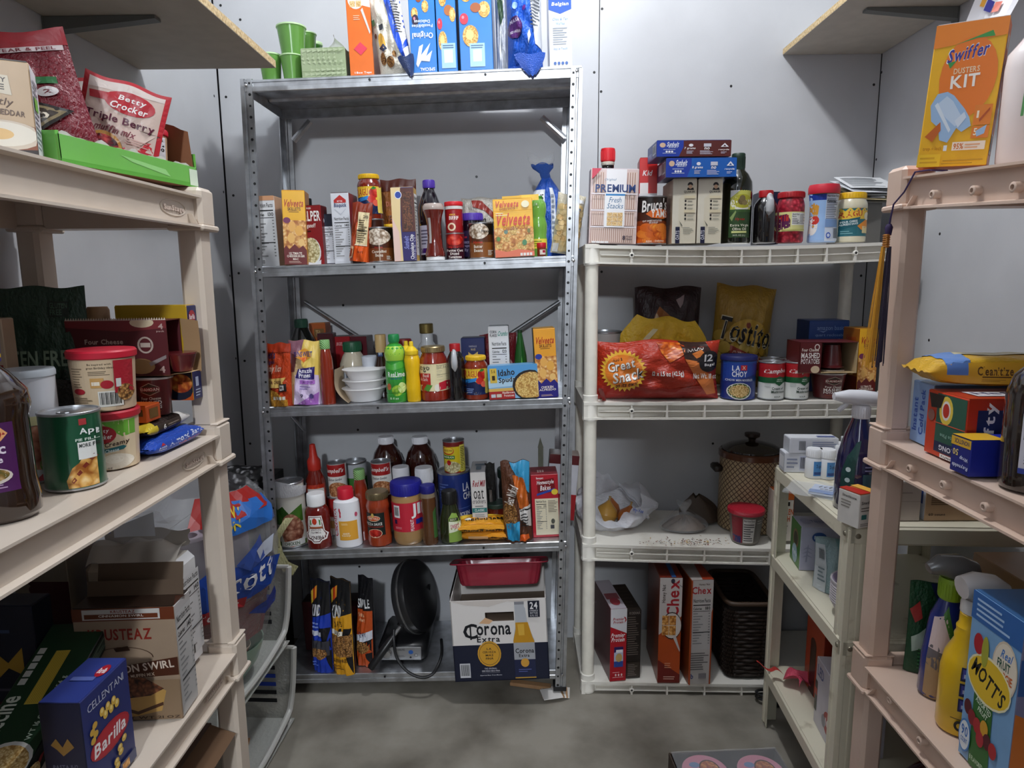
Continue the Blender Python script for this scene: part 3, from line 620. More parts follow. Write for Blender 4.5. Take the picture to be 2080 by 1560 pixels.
pouch('clear_snack_bag', 'clear and white snack bag wedged between blue cereal box and blue bag', M0.fit(1007, 1034, -40, .03), .09, 'd9dde2', [P([(0, 40), (30, 40), (60, 4), (10, 3)], 'f4f6f8'), P([(20, 80), (60, 100), (70, 60), (40, 50)], '2f4a32')], 'pillow', seed=7)
tm = pouch('masa_bag', 'royal blue bag with a purple seal slumped over the front edge of the top shelf', M0.fit(1030, 1104, -50, -.012), .10, '1d5fd0', [P([(62, 100), (100, 100), (100, 22), (80, 26)], 'e8ebf0'), G(68, 45, 96, 90, 12, '6a7078'), E(22, 44, 22, 12, '4a1f62'), E(22, 44, 18, 9.5, '5e2a78'), T('MASA', 8, 49, 36, 53, 'e8e0f0', 0), T('RED HARINA', 8, 38, 38, 41, 'e8e0f0'), E(50, 64, 5, 2.6, '8a3aa8'), E(24, 68, 8, 4, '8fb4ea'), P([(58, 34), (64, 40), (68, 34), (60, 24)], 'dfe8f8'), P([(0, 4), (100, 4), (78, -4), (60, 0)], '1a55c0')], 'pillow', seed=9, wr=.005)
for t, x0, w0, y0, c in ((tm, .012, .042, -.0505, '1a55c0'), (tc_, .034, .022, -.0325, '20386a')):
    mb = MB(); mb.grid(lambda a, b: (x0+w0*(2*a-1)*(1-.8*b**1.5)+.006*b, y0-.006*sin(pi*a)-.002*b, .03-.056*b+.003*sin(9*a)), 10, 6, crinkle(c)); mb.build('drooping_corner', t, smooth=1.2)
carton('waffle_box', 'white and blue waffle box at the right end of the top shelf', M0.fit(1117, 1163, -50, .006), .17, dict(f='f2f2f2', s='e8eaee', r='d8dce6'), [P([(0, 100), (100, 100), (100, 63), (50, 58), (0, 63)], '1d56c0'), T('Belgian', 14, 66, 88, 71, 'fff', 0, .2), T('Choc & Tan', 16, 51, 84, 54, '7aa0d8', 0, .2), T('Waffles', 30, 46, 70, 49, '7aa0d8', 0, .2), G(16, 24, 86, 44, 8, '9aa2ae'), T('Stay in Touch!', 18, 18, 80, 21, '5a86c8', 0, .2), [E(24+17*i, 3.6, 6.5, 1.8, '2a5ca8') for i in range(4)]])

# ================= second steel shelf =================
carton('dry_mix_box', 'white nutrition side of a dry mix box with a tan top at the left end', M1.fit(519, 564, 399, .045), .10, dict(f='e9e9ea', s='cfa27e', t='c99a74'), [R(0, 94, 100, 100, 'd9a078'), N(3, 4, 97, 93, 'e9e9ea', cal='130'), BC(10, 3, 40, 10)])
VEL = lambda lo, nm, n2, n3, n4: [T('Velveeta', 8, 78, 94, 88, 'b8321c', 0, .2), T('SKILLETS', 24, 73, 80, 77.5, '5a2a14'), R(28, 71, 72, 71.8, '8a5a20'), R(0, 22, 100, 60, 'shells'), E(18, 60, 16, 4, lo), E(40, 52, 16, 7, 'f0b45c'), E(70, 46, 18, 7, 'eeb050'), E(34, 36, 16, 7, 'f2bc68'), E(78, 30, 14, 5, 'f4c87c'), P([(0, 0), (100, 0), (100, 20), (84, 26), (66, 22), (48, 28), (24, 21), (10, 26), (0, 22)], nm), T(n2, 22, 13.5, 78, 17, 'f8ece0'), T(n3, 12, 10, 90, 13, 'f8ece0'), T(n4, 38, 6, 62, 9, 'f8ece0'), G(20, 2, 80, 5, 2, 'd8b8a8')]
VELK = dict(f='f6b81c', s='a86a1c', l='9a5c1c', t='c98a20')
VELL = [R(0, 0, 100, 30, '6a2a18'), E(50, 40, 40, 10, 'shells'), T('Velveeta', 20, 80, 80, 90, '9a3018', 0, .2)]
carton('macaroni_box', 'yellow skillet dinner box with cheeseburger mac print on the second steel shelf', M1.fit(575, 620, 388, .004), .075, VELK, VEL('7a2a5a', '6e1c1c', 'ULTIMATE', 'CHEESEBURGER', 'MAC'), VELL, yaw=.16, roll=.035)
round_('sauce_bottle', 'black capped dark bottle behind the red dinner mix box', M1.fit(613, 641, 402, .2), [(90, 0), (96, 3), (96, 62), (60, 80), (52, 86)], glass('2a1410'), [(54, 85), (58, 86), (58, 99), (52, 100)], '121214', bn='bottle', cn='cap')
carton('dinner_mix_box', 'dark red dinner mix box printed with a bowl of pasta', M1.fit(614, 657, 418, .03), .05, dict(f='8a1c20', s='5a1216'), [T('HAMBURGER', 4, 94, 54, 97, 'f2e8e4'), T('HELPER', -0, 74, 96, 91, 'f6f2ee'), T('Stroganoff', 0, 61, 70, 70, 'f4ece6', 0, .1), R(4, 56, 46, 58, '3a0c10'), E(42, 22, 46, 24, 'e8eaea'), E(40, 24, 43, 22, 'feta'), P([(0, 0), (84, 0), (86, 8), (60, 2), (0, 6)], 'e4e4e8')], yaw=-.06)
carton('seasoning_box', 'low navy box with a white nutrition panel beside the red dinner mix box', M1.fit(655, 681, 436, .05), .05, dict(f='14182e', s='10142a'), [N(4, 2, 96, 76, 'e2e4ea', cal='10'), E(20, 88, 12, 6, 'c8ccd4'), T('S', 16, 85, 24, 91, '14182e')])
carton('pancake_mix_box', 'white baking mix box with a red roof emblem left of the sauce jar', M1.fit(677, 714, 392, .035), .1, dict(f='dcdee4', s='8a2024', t='4a1418'), [P([(18, 90), (52, 97), (84, 90), (84, 86), (18, 86)], 'c02a26'), T('BETTER', 36, 87.2, 66, 89.4, 'f4dada'), T('Bisquick', 18, 78.5, 86, 85.5, '1c2c6a', 0, .05), P([(18, 77.5), (84, 77.5), (52, 69)], 'c8ccd6'), P([(22, 77.6), (80, 77.6), (52, 70.5)], 'dcdee4'), N(8, 3, 98, 68, 'dcdee4', cal='140')])
pouch('trail_bar_bag', 'orange and brown snack bag leaning on the bean can with a cream nutrition panel', M1.fit(703, 744, 413, -.004), .045, 'b8481c', [P([(0, 100), (100, 100), (100, 80), (60, 86), (20, 60), (0, 40)], '8a3016'), R(36, 28, 90, 84, 'e2d0a4'), G(42, 32, 86, 72, 11, '5a4a34'), T('210', 62, 74, 86, 79, '2a2018'), R(38, 52, 88, 53.5, '1a1a1a'), R(34, 27, 92, 29, 'f0dcc0'), P([(30, 0), (96, 0), (96, 26), (36, 26)], 'e05a1c'), T('MAPS', 52, 14, 78, 18, '6a2208'), P([(0, 4), (26, 6), (30, 24), (14, 26)], 'e4b890'), P([(4, 7), (20, 8), (24, 20), (14, 22)], '9a3a18')], 'stand', roll=.13, seed=3)
RAGU = lambda: [R(0, 12, 100, 72, 'f2c838'), T('RAGU', 2, 52, 56, 68, 'b82a20'), P([(34, 71), (40, 75), (42, 73), (37, 70)], 'b82a20'), P([(0, 12), (100, 12), (100, 42), (60, 38), (30, 50), (0, 48)], '14224e'), P([(4, 46), (56, 52), (56, 44), (4, 38)], '2a86d0'), E(78, 58, 19, 11, 'tomato'), E(68, 44, 16, 8, 'c82c22'), E(84, 36, 12, 7, 'e0604a'), P([(66, 66), (76, 72), (88, 69), (80, 65)], '3f8a34'), G(10, 16, 50, 28, 3, '8aa2d8'), R(88, 14, 100, 70, 'e8d060')]
JAR = [(92, 0), (99, 2), (100, 5), (100, 14), (97, 15), (97, 70), (100, 71), (100, 76), (94, 82), (80, 87), (78, 92)]
JCAP = [(84, 90), (86, 91), (86, 98.5), (82, 100), (1, 100)]
t = can('bean_can', 'bean can hidden below the topmost sauce jar on the second steel shelf', M1.fit(733, 779, 444, .058), [(3, '6a1a16'), (60, '3a1c14')], [T('Beans', 20, 40, 80, 56, 'e8d8c8')])
round_('pasta_sauce_jar', 'yellow lidded tomato sauce jar standing on a can on the second steel shelf', M1.fit(722, 771, 352, .056, vb=446), JAR, glass('7a2416'), JCAP, 'e8b818', [RAGU()], ridges=30)
can('bean_can', 'brown bean can with a picture of white cannellini beans', M1.fit(741, 796, 461, .0), [(3, '7a4420'), (40, '4a2414'), (66, '1a1412')], [E(48, 72, 46, 24, 'beans'), T('Hyvee', 36, 38, 66, 44, 'c02a20', 0, .2), T('Cannellini', 24, 26, 78, 34, 'f0e4d4'), T('Beans', 38, 15, 66, 24, 'f0e4d4'), G(78, 6, 94, 18, 4, 'd8d8d0'), R(53, 4, 56, 60, 'd0b8a0')])
round_('pasta_sauce_jar', 'sauce jar whose yellow lid shows above the cannellini can', M1.fit(772, 812, 455, .125), JAR, glass('8a2c1c'), JCAP, 'e4b41c', [RAGU()])
pouch('nut_pouch', 'brown and orange nut pouch standing behind the yellow lidded jar', M1.fit(775, 848, 362, .17), .06, 'b0661c', [R(0, 86, 100, 100, '6a2c1a'), T('DIANA', 14, 68, 54, 74, 'e0886a'), T('VER', 12, 48, 40, 57, '5a2c10'), T('AFF', 12, 33, 40, 43, '5a2c10'), T('NU', 12, 15, 38, 29, 'e8d8c0')], 'stand', seed=13)
carton('granola_bar_box', 'upright purple and cream granola bar box with a chocolate chip bar print', M1.fit(799, 845, 381, .0), .05, dict(f='322a6a', s='d8b060', t='b8a088'), [P([(0, 0), (40, 0), (36, 50), (44, 100), (0, 100)], 'f2d8a0'), P([(0, 0), (30, 0), (28, 40), (0, 60)], 'f4d0c4'), R(42, 40, 100, 99, '5a2c24'), R(50, 42, 90, 94, 'choc'), E(32, 90, 16, 5.5, 'e8ecf6'), E(32, 90, 13, 4.4, '2a4aa8'), T('Chocolate Chip', 30, 16, 138, 22.5, 'f4f2f6', 90), T('Sunbelt', 30, 22, 86, 29, '8a90d8', 90, .2), T('CHEWY GRANOLA BARS', 46, 15, 146, 18.5, 'c8c4e0', 90)], right=[N(8, 8, 92, 92)])
round_('juice_bottle', 'dark grape juice bottle with a purple cap on the second steel shelf', M1.fit(848, 898, 363, .075), [(84, 0), (92, 2), (92, 40, 'd4d0e0'), (92, 8), (92, 8, glass('140c18')), (92, 44), (96, 58), (92, 68), (60, 82), (44, 87), (44, 90)], glass('140c18'), [(48, 90), (50, 91), (50, 99), (46, 100), (1, 100)], '4a2aa0', [R(4, 8, 96, 44, 'cfcbe0'), R(6, 10, 50, 16, '4a2070'), G(10, 20, 44, 40, 5, '6a6480')], bn='bottle', cn='cap', ridges=24)
t = round_('syrup_squeeze_bottle', 'red brown syrup squeeze bottle upside down on its white cap', M1.fit(858, 903, 411, .004), [(84, 5), (92, 8), (88, 14), (72, 24), (64, 40), (66, 66), (78, 78), (96, 88, M('b8a8a0', .1, 0, 1)), (98, 94), (84, 99), (50, 100)], glass('6a2018'), [(78, 0), (86, .5), (86, 7), (80, 8)], 'eeeeee', [R(20, 30, 36, 74, 'b8b4b0')], bn='bottle', cn='cap')
can('tomato_can', 'diced tomato can carrying the beef jar', M1.fit(904, 943, 473, .035), [(3, '3a1220'), (45, '7a1a1c'), (96, 'c8c8c8')], [E(50, 74, 44, 22, 'tomato'), T('Hyvee', 22, 42, 70, 50, 'd02a24', 0, .2), T('Petite Cut', 8, 30, 92, 39, 'f2e8e0'), T('Diced', 26, 18, 72, 27, 'f2e8e0'), T('Tomatoes', 16, 6, 84, 15, 'f2e8e0')])
t = round_('dried_beef_jar', 'slim red capped beef jar stacked on the diced tomato can', M1.fit(902, 940, 409, .035, vb=474), [(94, 0), (98, 2), (98, 74), (99, 76, M('e0dcd8', .06, 0, 1)), (96, 88)], glass('a01c1c'), [(98, 86), (101, 88), (101, 98), (97, 100), (1, 100)], 'd4202a', [R(8, 4, 92, 72, '9c1418'), T('BEEF', 28, 42, 78, 54, 'f8f0ea'), T('ARMOUR', 30, 56, 62, 61, 'f0c040'), E(40, 20, 22, 13, 'f0d8b8'), E(40, 20, 13, 8, 'a03024')])
round_('jelly_jar', 'dark grape jelly jar with a purple lid behind the butter beans', M1.fit(934, 985, 432, .06), [(94, 0), (98, 3), (98, 66), (84, 80), (80, 86)], glass('120a18'), [(84, 84), (88, 85), (88, 98), (84, 100), (1, 100)], '4a2a9c', [R(4, 6, 80, 62, '241638'), T('Hyvee', 8, 44, 30, 52, 'c02a3a', 0, .2), T('Concord', 6, 34, 52, 42, '9a90b0'), T('Grape', 6, 25, 40, 33, '9a90b0'), T('Jelly', 6, 16, 34, 24, '9a90b0')], ridges=30)
can('bean_can', 'brown bean can with a picture of large butter beans', M1.fit(951, 1004, 452, .002), [(3, '8a5224'), (45, '5a3018'), (66, '18120e')], [E(42, 76, 40, 22, 'beans'), T('Hyvee', 20, 40, 56, 49, 'd02a20', 0, .2), T('Butter', 22, 29, 56, 38, 'f4e8d8'), T('Beans', 22, 18, 56, 27, 'f4e8d8'), G(76, 8, 96, 24, 4, 'e4e4da'), T('Hyvee', 54, 70, 90, 80, '1a1a1a')])
pouch('rice_bag', 'clear rice bag with a red and black ribbon print lying behind the jelly jar', M1.fit(938, 1012, 399, .14), .07, 'b8b2a8', [P([(30, 96), (60, 92), (100, 70), (100, 60), (66, 78), (34, 84)], '8a2a20'), T('Rice & Quinoa', 16, 46, 98, 66, '2a2826', 0, .3, 0), P([(30, 40), (100, 46), (100, 20), (40, 10)], 'c0202a')], 'pillow', seed=21)
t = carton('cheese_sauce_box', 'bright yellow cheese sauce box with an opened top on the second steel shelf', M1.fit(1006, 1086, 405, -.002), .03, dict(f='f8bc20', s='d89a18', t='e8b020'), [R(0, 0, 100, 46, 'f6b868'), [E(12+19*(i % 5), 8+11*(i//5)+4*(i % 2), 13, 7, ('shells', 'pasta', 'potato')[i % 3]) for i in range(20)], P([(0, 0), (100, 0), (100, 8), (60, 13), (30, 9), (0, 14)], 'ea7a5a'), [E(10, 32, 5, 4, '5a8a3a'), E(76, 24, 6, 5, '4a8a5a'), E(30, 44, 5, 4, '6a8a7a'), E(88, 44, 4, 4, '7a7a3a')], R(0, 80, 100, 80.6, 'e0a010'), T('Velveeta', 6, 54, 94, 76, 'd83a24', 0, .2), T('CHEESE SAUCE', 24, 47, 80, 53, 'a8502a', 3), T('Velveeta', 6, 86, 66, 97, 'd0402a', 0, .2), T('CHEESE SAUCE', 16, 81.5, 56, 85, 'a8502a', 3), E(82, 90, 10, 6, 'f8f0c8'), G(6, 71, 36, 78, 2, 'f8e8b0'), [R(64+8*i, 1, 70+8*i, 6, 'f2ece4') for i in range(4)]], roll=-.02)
h_ = t.children[0].dimensions
mb = MB(); w_ = .055; mb.box((-.028, -.0145, h_.z), (.026, -.0128, h_.z+.008), M('f0b818', .4)); mb.box((.02, .012, h_.z-.004), (.074, .0138, h_.z+.012), M('f4c838', .4)); mb.build('opened_flap', t, smooth=0)
round_('lime_soda_bottle', 'green ribbed bottle with a yellow label behind the cheese sauce box', M1.fit(1078, 1114, 397, .075), [(86, 0), (94, 2), (94, 30), (88, 34), (96, 46), (98, 54), (84, 62), (80, 66), (94, 78), (90, 88), (48, 96), (46, 97)], glass('76b048'), [(48, 95), (52, 96), (52, 99), (48, 100)], '3a8a2a', [R(4, 14, 96, 30, 'f0e050'), G(10, 17, 90, 28, 3, '7a8a20'), E(40, 86, 4, 2, 'd8f0d0'), E(50, 52, 4, 3, 'c8e8c0')], bn='bottle', cn='cap')
round_('spice_jar', 'tiny spice jar with a red cap in front of the green bottle', M1.fit(1091, 1110, 493, .0), [(92, 0), (96, 3), (96, 62)], glass('8a3a22'), [(98, 62), (100, 64), (100, 97), (96, 100), (1, 100)], 'c81c2c', [R(30, 12, 92, 48, 'e8d8cc'), R(60, 26, 88, 44, 'b01c3a')])
t = pouch('bread_bag', 'blue bread bag twisted shut at the top in the right corner of the second shelf', M1.fit(1080, 1150, 356, .12), .09, '1a52b8', [R(60, 10, 74, 86, 'd8dce4'), G(62, 14, 72, 80, 10, '8a94a8'), R(0, 64, 42, 84, 'dfe3ea'), E(32, 74, 9, 8, 'f4f4f4'), T('15', 26, 70, 38, 78, '222'), T('NUTRI', 80, 40, 100, 56, '20242c')], 'sack', seed=25, gather=.75)
mb = MB(); zt = t.children[0].dimensions.z
mb.grid(lambda a, b: ((.006+.026*b+.004*sin(9*b))*cos(2*pi*a)-.012*b, .5*(.006+.026*b)*sin(2*pi*a), zt-.012+.046*b+.006*sin(6*pi*a)*b), 24, 6, crinkle('2456b0')); mb.build('twisted_neck', t, smooth=1.2)
mb = MB(); mb.grid(lambda a, b: (-.013+(.03+.014*b+.004*sin(5*b))*cos(2*pi*a)-.004*b, .5*(.03+.012*b)*sin(2*pi*a), zt+.034+.026*b+.012*sin(4*pi*a+1)*b), 24, 6, 'film'); mb.build('clear_bag_end', t, smooth=1.2)
pouch('soup_bean_bag', 'clear bag of pale soup beans with upright lettering behind the right steel post', M1.fit(1118, 1176, 396, .06), .06, 'd8cfb8', [[E(16+22*(i % 4)+8*((i//4) % 2), 8+8.5*(i//4), 13, 5.4, ('cracker', 'e8cf9a', 'dcbf86')[i % 3]) for i in range(36)], T('PREMIUM', 38, 16, 104, 28, '1c2c5a', 82), T('SOUP BEANS', 34, 54, 110, 62, '2a5aa0', 80), R(4, 2, 24, 16, 'e8e8e4'), P([(30, 96), (90, 90), (96, 84), (50, 86)], 'e4e6e8')], 'pillow', roll=.16, seed=27)

# ================= third steel shelf =================
pouch('rice_pouch', 'orange red rice pouch with a cheese ribbon left on the third steel shelf', M2.fit(540, 592, 699, .0), .05, 'd84818', [R(0, 86, 100, 100, 'c23a14'), T("Ben's", 0, 76, 40, 89, '1a2458'), T('Original', -8, 66, 36, 74, '1a2458'), T('Ready Rice', -4, 52, 62, 66, 'f8d8c0', 0, .25), P([(0, 44), (78, 46), (66, 38), (78, 30), (0, 30)], 'f0c870'), T('FOUR CHEESE', 2, 36, 62, 41, '6a2c14'), P([(0, 0), (78, 0), (78, 10), (40, 24), (0, 28)], 'rice'), R(50, 24, 80, 36, '2a2226'), R(53, 26, 70, 34, 'f2f2f0'), T('90', 55, 27.5, 65, 32, '222'), [R(24+13*i, 11, 34+13*i, 16, 'e8e4d8') for i in range(4)]], 'stand', seed=31, group='ready rice pouches')
pouch('rice_pouch', 'second rice pouch mostly hidden behind the orange red one', M2.fit(572, 612, 745, .045), .04, 'a83420', [R(0, 50, 100, 100, '6a2420'), R(56, 26, 96, 40, '2a2226'), R(50, 5, 100, 20, 'b8a080')], 'stand', seed=33, group='ready rice pouches')
round_('juice_bottle', 'black bottle with a dark green cap behind the prune pouch', M2.fit(580, 640, 650, .13), [(90, 0), (98, 2), (98, 62), (84, 72), (46, 88), (40, 90)], glass('10120f'), [(42, 88), (44, 90), (44, 99), (40, 100), (1, 100)], '1f4a38', bn='bottle', cn='cap', ridges=24)
pouch('prune_pouch', 'yellow and violet prune pouch with a sun emblem on the third steel shelf', M2.fit(580, 646, 695, .002), .055, 'c8a878', [P([(40, 100), (100, 100), (100, 40), (46, 60)], 'e8c860'), P([(0, 100), (50, 100), (40, 80), (12, 60), (0, 70)], '8a5a6a'), P([(10, 80), (28, 76), (22, 52), (8, 50)], '5a2c2c'), P([(20, 0), (100, 0), (96, 46), (50, 52), (24, 46)], 'd8c4e4'), P([(28, 0), (92, 0), (96, 20), (60, 10)], 'a868c0'), P([(26, 74), (36, 84), (54, 88), (68, 84), (76, 76), (54, 68)], 'e8a030'), T('SUNSWEET', 20, 75, 78, 83, '1c2c7a', 3), P([(40, 74), (62, 74), (52, 66)], 'e06a24'), P([(34, 56), (86, 60), (84, 40), (26, 42)], '2a1c6a'), T('Amazin', 36, 50, 78, 57, 'f4f0f8', 4), T('Prunes', 38, 43, 74, 50, 'f4f0f8', 4), R(40, 33, 86, 39, 'b070c8'), T('PITTED', 52, 34.5, 80, 37.5, '4a2070'), G(40, 24, 80, 31, 2, '8a70b0'), T('9', 44, 12, 52, 18, '3a3050'), E(76, 14, 6, 4, '5a4a8a')], 'stand', roll=.05, seed=35)
for k, (u0, u1, v0, d, lab) in enumerate(((634, 668, 657, .248, 'orange brown carton at the back of the third steel shelf'),)):
    carton('spice_carton', lab, M2.fit(u0, u1, v0, d), .05, dict(f='a8562a', s='8a4422', t='c07840'), [R(30, 80, 90, 92, '7a5a34'), T('TEA', 40, 83, 70, 90, 'c8a878')], yaw=-.05)
def plaid(label, fit): return round_('hot_sauce_bottle', label, fit, [(88, 0), (92, 2), (90, 30), (84, 60), (80, 70), (66, 82), (58, 86, M('c8b8a8', .08, 0, 1)), (54, 88)], glass('8a2c18'), [(60, 86), (64, 87), (64, 98), (60, 100), (1, 100)], 'plaid', bn='bottle', cn='cap', group='tomato sauce bottles with green plaid caps')
def m_plaid():
    m, n, l, b = base('green_plaid'); w = n.new('ShaderNodeTexWave'); w.inputs['Scale'].default_value = 90; w.bands_direction = 'DIAGONAL'; c = n.new('ShaderNodeValToRGB'); tc = n.new('ShaderNodeTexCoord')
    l.new(tc.outputs['Object'], w.inputs['Vector']); l.new(w.outputs['Fac'], c.inputs[0]); c.color_ramp.elements[0].color = h2l('2f8a3a'); c.color_ramp.elements[1].color = h2l('b8dc9a'); l.new(c.outputs[0], b.inputs['Base Color']); return m
special('plaid', m_plaid)
plaid('tall tomato sauce bottle with a green plaid cap on the third steel shelf', M2.fit(645, 677, 692, .004))
carton('tea_box', 'dull maroon box low at the back between orange carton and red box', M2.fit(650, 682, 678, .2), .04, dict(f='4a1a20', t='5a4a4c'), [R(20, 60, 80, 70, '6a3038')])
carton('tea_box', 'bright red box behind the green capped dressing bottle', M2.fit(680, 716, 684, .222), .06, dict(f='a0141e', t='5a5050'), [T('BIGELOW', 24, 84, 86, 90, 'd8a0a0', 0, .2)])
carton('tea_box', 'dark maroon box at the back beside the brown dressing bottle', M2.fit(716, 750, 684, .2), .06, dict(f='5a1c26', r='4a4244', t='55504e'), [T('Tea', 40, 50, 80, 62, 'd8c8c0', 0, .2), E(60, 40, 22, 10, '7a2a30')], right=[R(10, 10, 90, 90, '5a4a4a')], yaw=-.12)
round_('dressing_bottle', 'cream dressing bottle with a green cap behind the white bowls', M2.fit(683, 742, 697, .165-.04), [(88, 0), (96, 3), (97, 44), (92, 60), (72, 74), (58, 80), (58, 84)], M('d4c8b0', .15, 0, .8), [(62, 82), (64, 84), (64, 98), (60, 100), (1, 100)], '1c5a3a', [R(8, 20, 92, 54, 'dfe2e8'), R(32, 30, 56, 48, '8a94a4'), R(60, 30, 76, 48, 'b0b8c4'), E(68, 40, 4, 4, '3a3a3a')], bn='bottle', cn='cap', ridges=30)
BOWL = [(66, 0), (70, 3), (92, 80), (99, 92), (101, 96), (98, 100), (94, 92), (66, 14), (1, 12)]
for k, (vt, vb, lab) in enumerate(((793, None, 'white plastic bowl at the bottom of the stack of three'), (776, 793.5, 'white plastic bowl in the middle of the stack of three'), (754, 776.5, 'white plastic bowl on top of the stack of three'))):
    round_('white_bowl', lab, M2.fit(685, 777, vt, .004, vb=vb), BOWL, M('e9e7e8', .3), group='white bowls in a sleeve', bn='bowl_wall', extra=[('bowl_rim', [(98, 93), (103, 96), (103, 99), (99, 100)], M('f2f0f0', .3))])
t = root('cardboard_sleeve', 'curved cardboard sleeve hugging the left side of the bowl stack', 'sleeve', M2.fit(684, 778, 790, .012), .1)
mb = MB(); mb.grid(lambda a, b: (-.068+.022*(abs(2*b-1.2))**2.2*(b < .6)-.004*sin(3*b), -.02+.1*a-.03, .002+.1*b), 4, 12, M('b8a488', .7)); mb.build('sleeve_panel', t, smooth=1)
round_('paper_cup', 'white ribbed cup between dressing bottle and brown bottle', M2.fit(734, 768, 725, .1), [(78, 0), (80, 2), (97, 92), (100, 94), (100, 99), (95, 100), (92, 92), (74, 6), (1, 6)], M('c8ccd6', .4), bn='cup_wall')
round_('dressing_bottle', 'brown dressing bottle with a tan cap behind the green lime bottle', M2.fit(756, 792, 681, .085), [(88, 0), (96, 3), (98, 36), (90, 50), (58, 66), (54, 76)], glass('2a1812'), [(60, 72), (62, 74), (62, 99), (58, 100), (1, 100)], 'c8a872', [R(26, 66, 74, 76, '1c3a6a'), T('NEW', 34, 68, 66, 74, 'c8d8e8'), E(40, 88, 9, 6, '5a4420')], bn='bottle', cn='cap')
round_('lime_juice_bottle', 'bright green lime juice bottle shaped like a lime at the top', M2.fit(779, 823, 681, .0), [(92, 0), (98, 1.5), (98, 12), (93, 13), (98, 14.5), (98, 22), (93, 23), (98, 24.5), (98, 34), (98, 48), (90, 56), (84, 60), (92, 66), (96, 72), (88, 80), (60, 85), (44, 86), (44, 92)], M('3aa03a', .2, 0, .8), [(46, 88), (50, 90), (50, 99), (46, 100), (1, 100)], '1f8a4a', [R(2, 62, 98, 83, M('a8d84a', .25, 0, .6)), P([(2, 62), (40, 56), (98, 62), (98, 52), (50, 48), (2, 52)], '4aa838'), T('ReaLime', 22, 38, 96, 46, 'f2f8f0'), T('100% LIME JUICE', 34, 34, 86, 37, '1c5a8a'), E(62, 18, 26, 8, 'lime'), E(82, 22, 16, 8, 'd8ec9a'), E(24, 24, 10, 5, 'c06a3a'), T('15 fl oz', 26, 5, 66, 8, 'd8f0d0')], bn='bottle', cn='cap', ridges=26)
MUS = [(74, 0), (82, 2), (84, 30), (78, 46), (88, 58), (92, 70), (80, 76), (72, 78)]
for lab, f in (('yellow mustard squeeze bottle in front beside the lime bottle', M2.fit(820, 855, 695, .002)), ('yellow mustard squeeze bottle behind the front one', M2.fit(810, 844, 694, .06))):
    round_('mustard_bottle', lab, f, MUS, M('f4c414', .3, 0, .4), [(76, 78), (80, 79), (78, 85), (66, 86), (44, 90), (26, 92), (24, 99), (18, 100), (1, 100)], 'f6d028', bn='bottle', cn='nozzle_cap', group='yellow mustard bottles', sq=.8)
round_('condiment_bottle', 'bottle whose dark red cap shows behind the mustard', M2.fit(806, 838, 690, .12), [(84, 0), (90, 3), (90, 80)], glass('7a2018'), [(94, 80), (98, 82), (98, 98), (90, 100), (1, 100)], '8a1a1c', bn='bottle', cn='cap')
round_('liquor_bottle', 'clear glass bottle with a brass cap behind the red sauce jar', M2.fit(843, 892, 659, .15), [(90, 0), (96, 2), (96, 56), (82, 66, M('c8ccd0', .08, 0, 1)), (52, 74), (50, 88)], M('9aa0a6', .1, 0, 1), [(54, 86), (58, 87), (58, 99), (54, 100), (1, 100)], M('8a7a4a', .35, .8), [R(10, 30, 90, 62, 'd4d8de')], bn='bottle', cn='cap')
round_('pasta_sauce_jar', 'large red pasta sauce jar with a brass lid and a cream label', M2.fit(849, 909, 706, .0), [(90, 0), (97, 2), (98, 16), (96, 17), (96, 68), (98, 69), (92, 78), (78, 86), (74, 90)], glass('8a2818'), [(78, 89), (82, 90), (82, 98.5), (78, 100), (1, 100)], M('a8946a', .35, .8), [R(2, 19, 98, 69, 'efe2b4'), T('Prego', -16, 54, 42, 69, '1c2a1c'), R(2, 30, 44, 52, 'c02a26'), T('Basil', 16, 45, 38, 51, 'f4d8d0'), T('& Garlic', 8, 38, 34, 44, 'f4d8d0'), E(22, 24, 14, 8, 'tomato'), P([(14, 20), (30, 32), (50, 30), (36, 19)], '5a9a3a'), E(66, 25, 10, 7, 'f2ecdc'), P([(72, 34), (100, 38), (100, 22), (72, 20)], 'c8283a'), N(64, 40, 98, 68, 'efe2b4', n=5, cal='70')], ridges=30)
def jug(label, f):
    t = round_('syrup_jug', label, f, [(90, 0), (96, 2), (96, 66), (90, 74), (62, 84), (52, 87)], glass('121012'), [(52, 86), (58, 87), (60, 98), (56, 100), (1, 100)], 'b0141e', bn='jug_body', cn='cap', group='dark syrup jugs', sq=.9)
    w = f[3]; h = f[4]; mb = MB(); ps = [(0, 0, .90), (0, -.03, .88), (0, -.06, .8), (0, -.06, .7), (0, -.03, .6), (0, .02, .52)]
    mb.tube([(x*w, -w*.38+y*w*1.6-.004, z*h) for x, y, z in ps], [.09*w, .13*w, .15*w, .18*w, .17*w, .03*w], M('c4c6ca', .25, 0, .5), 12); mb.build('jug_handle', t); return t
jug('dark syrup jug with a red cap and grey handle right of the red sauce jar', M2.fit(907, 945, 700, .004))
carton('pasta_box', 'navy pasta box with a bow tie noodle behind the small sauce jar', M2.fit(940, 988, 687, .1), .06, dict(f='2a3468', s='1a2248', t='20284a'), [T('FARFALLE', 34, 84, 66, 87, 'b8b8c8'), T('N 65', 42, 78, 60, 82, 'd8c890'), P([(30, 76), (48, 70), (70, 76), (70, 60), (50, 66), (30, 60)], 'e0c070'), R(20, 54, 84, 56, '8a90b0')])
round_('pasta_sauce_jar', 'small tomato sauce jar with a yellow lid on the third steel shelf', M2.fit(943, 991, 725, .002), JAR, glass('8a3018'), JCAP, 'f0c020', [RAGU()], ridges=30)
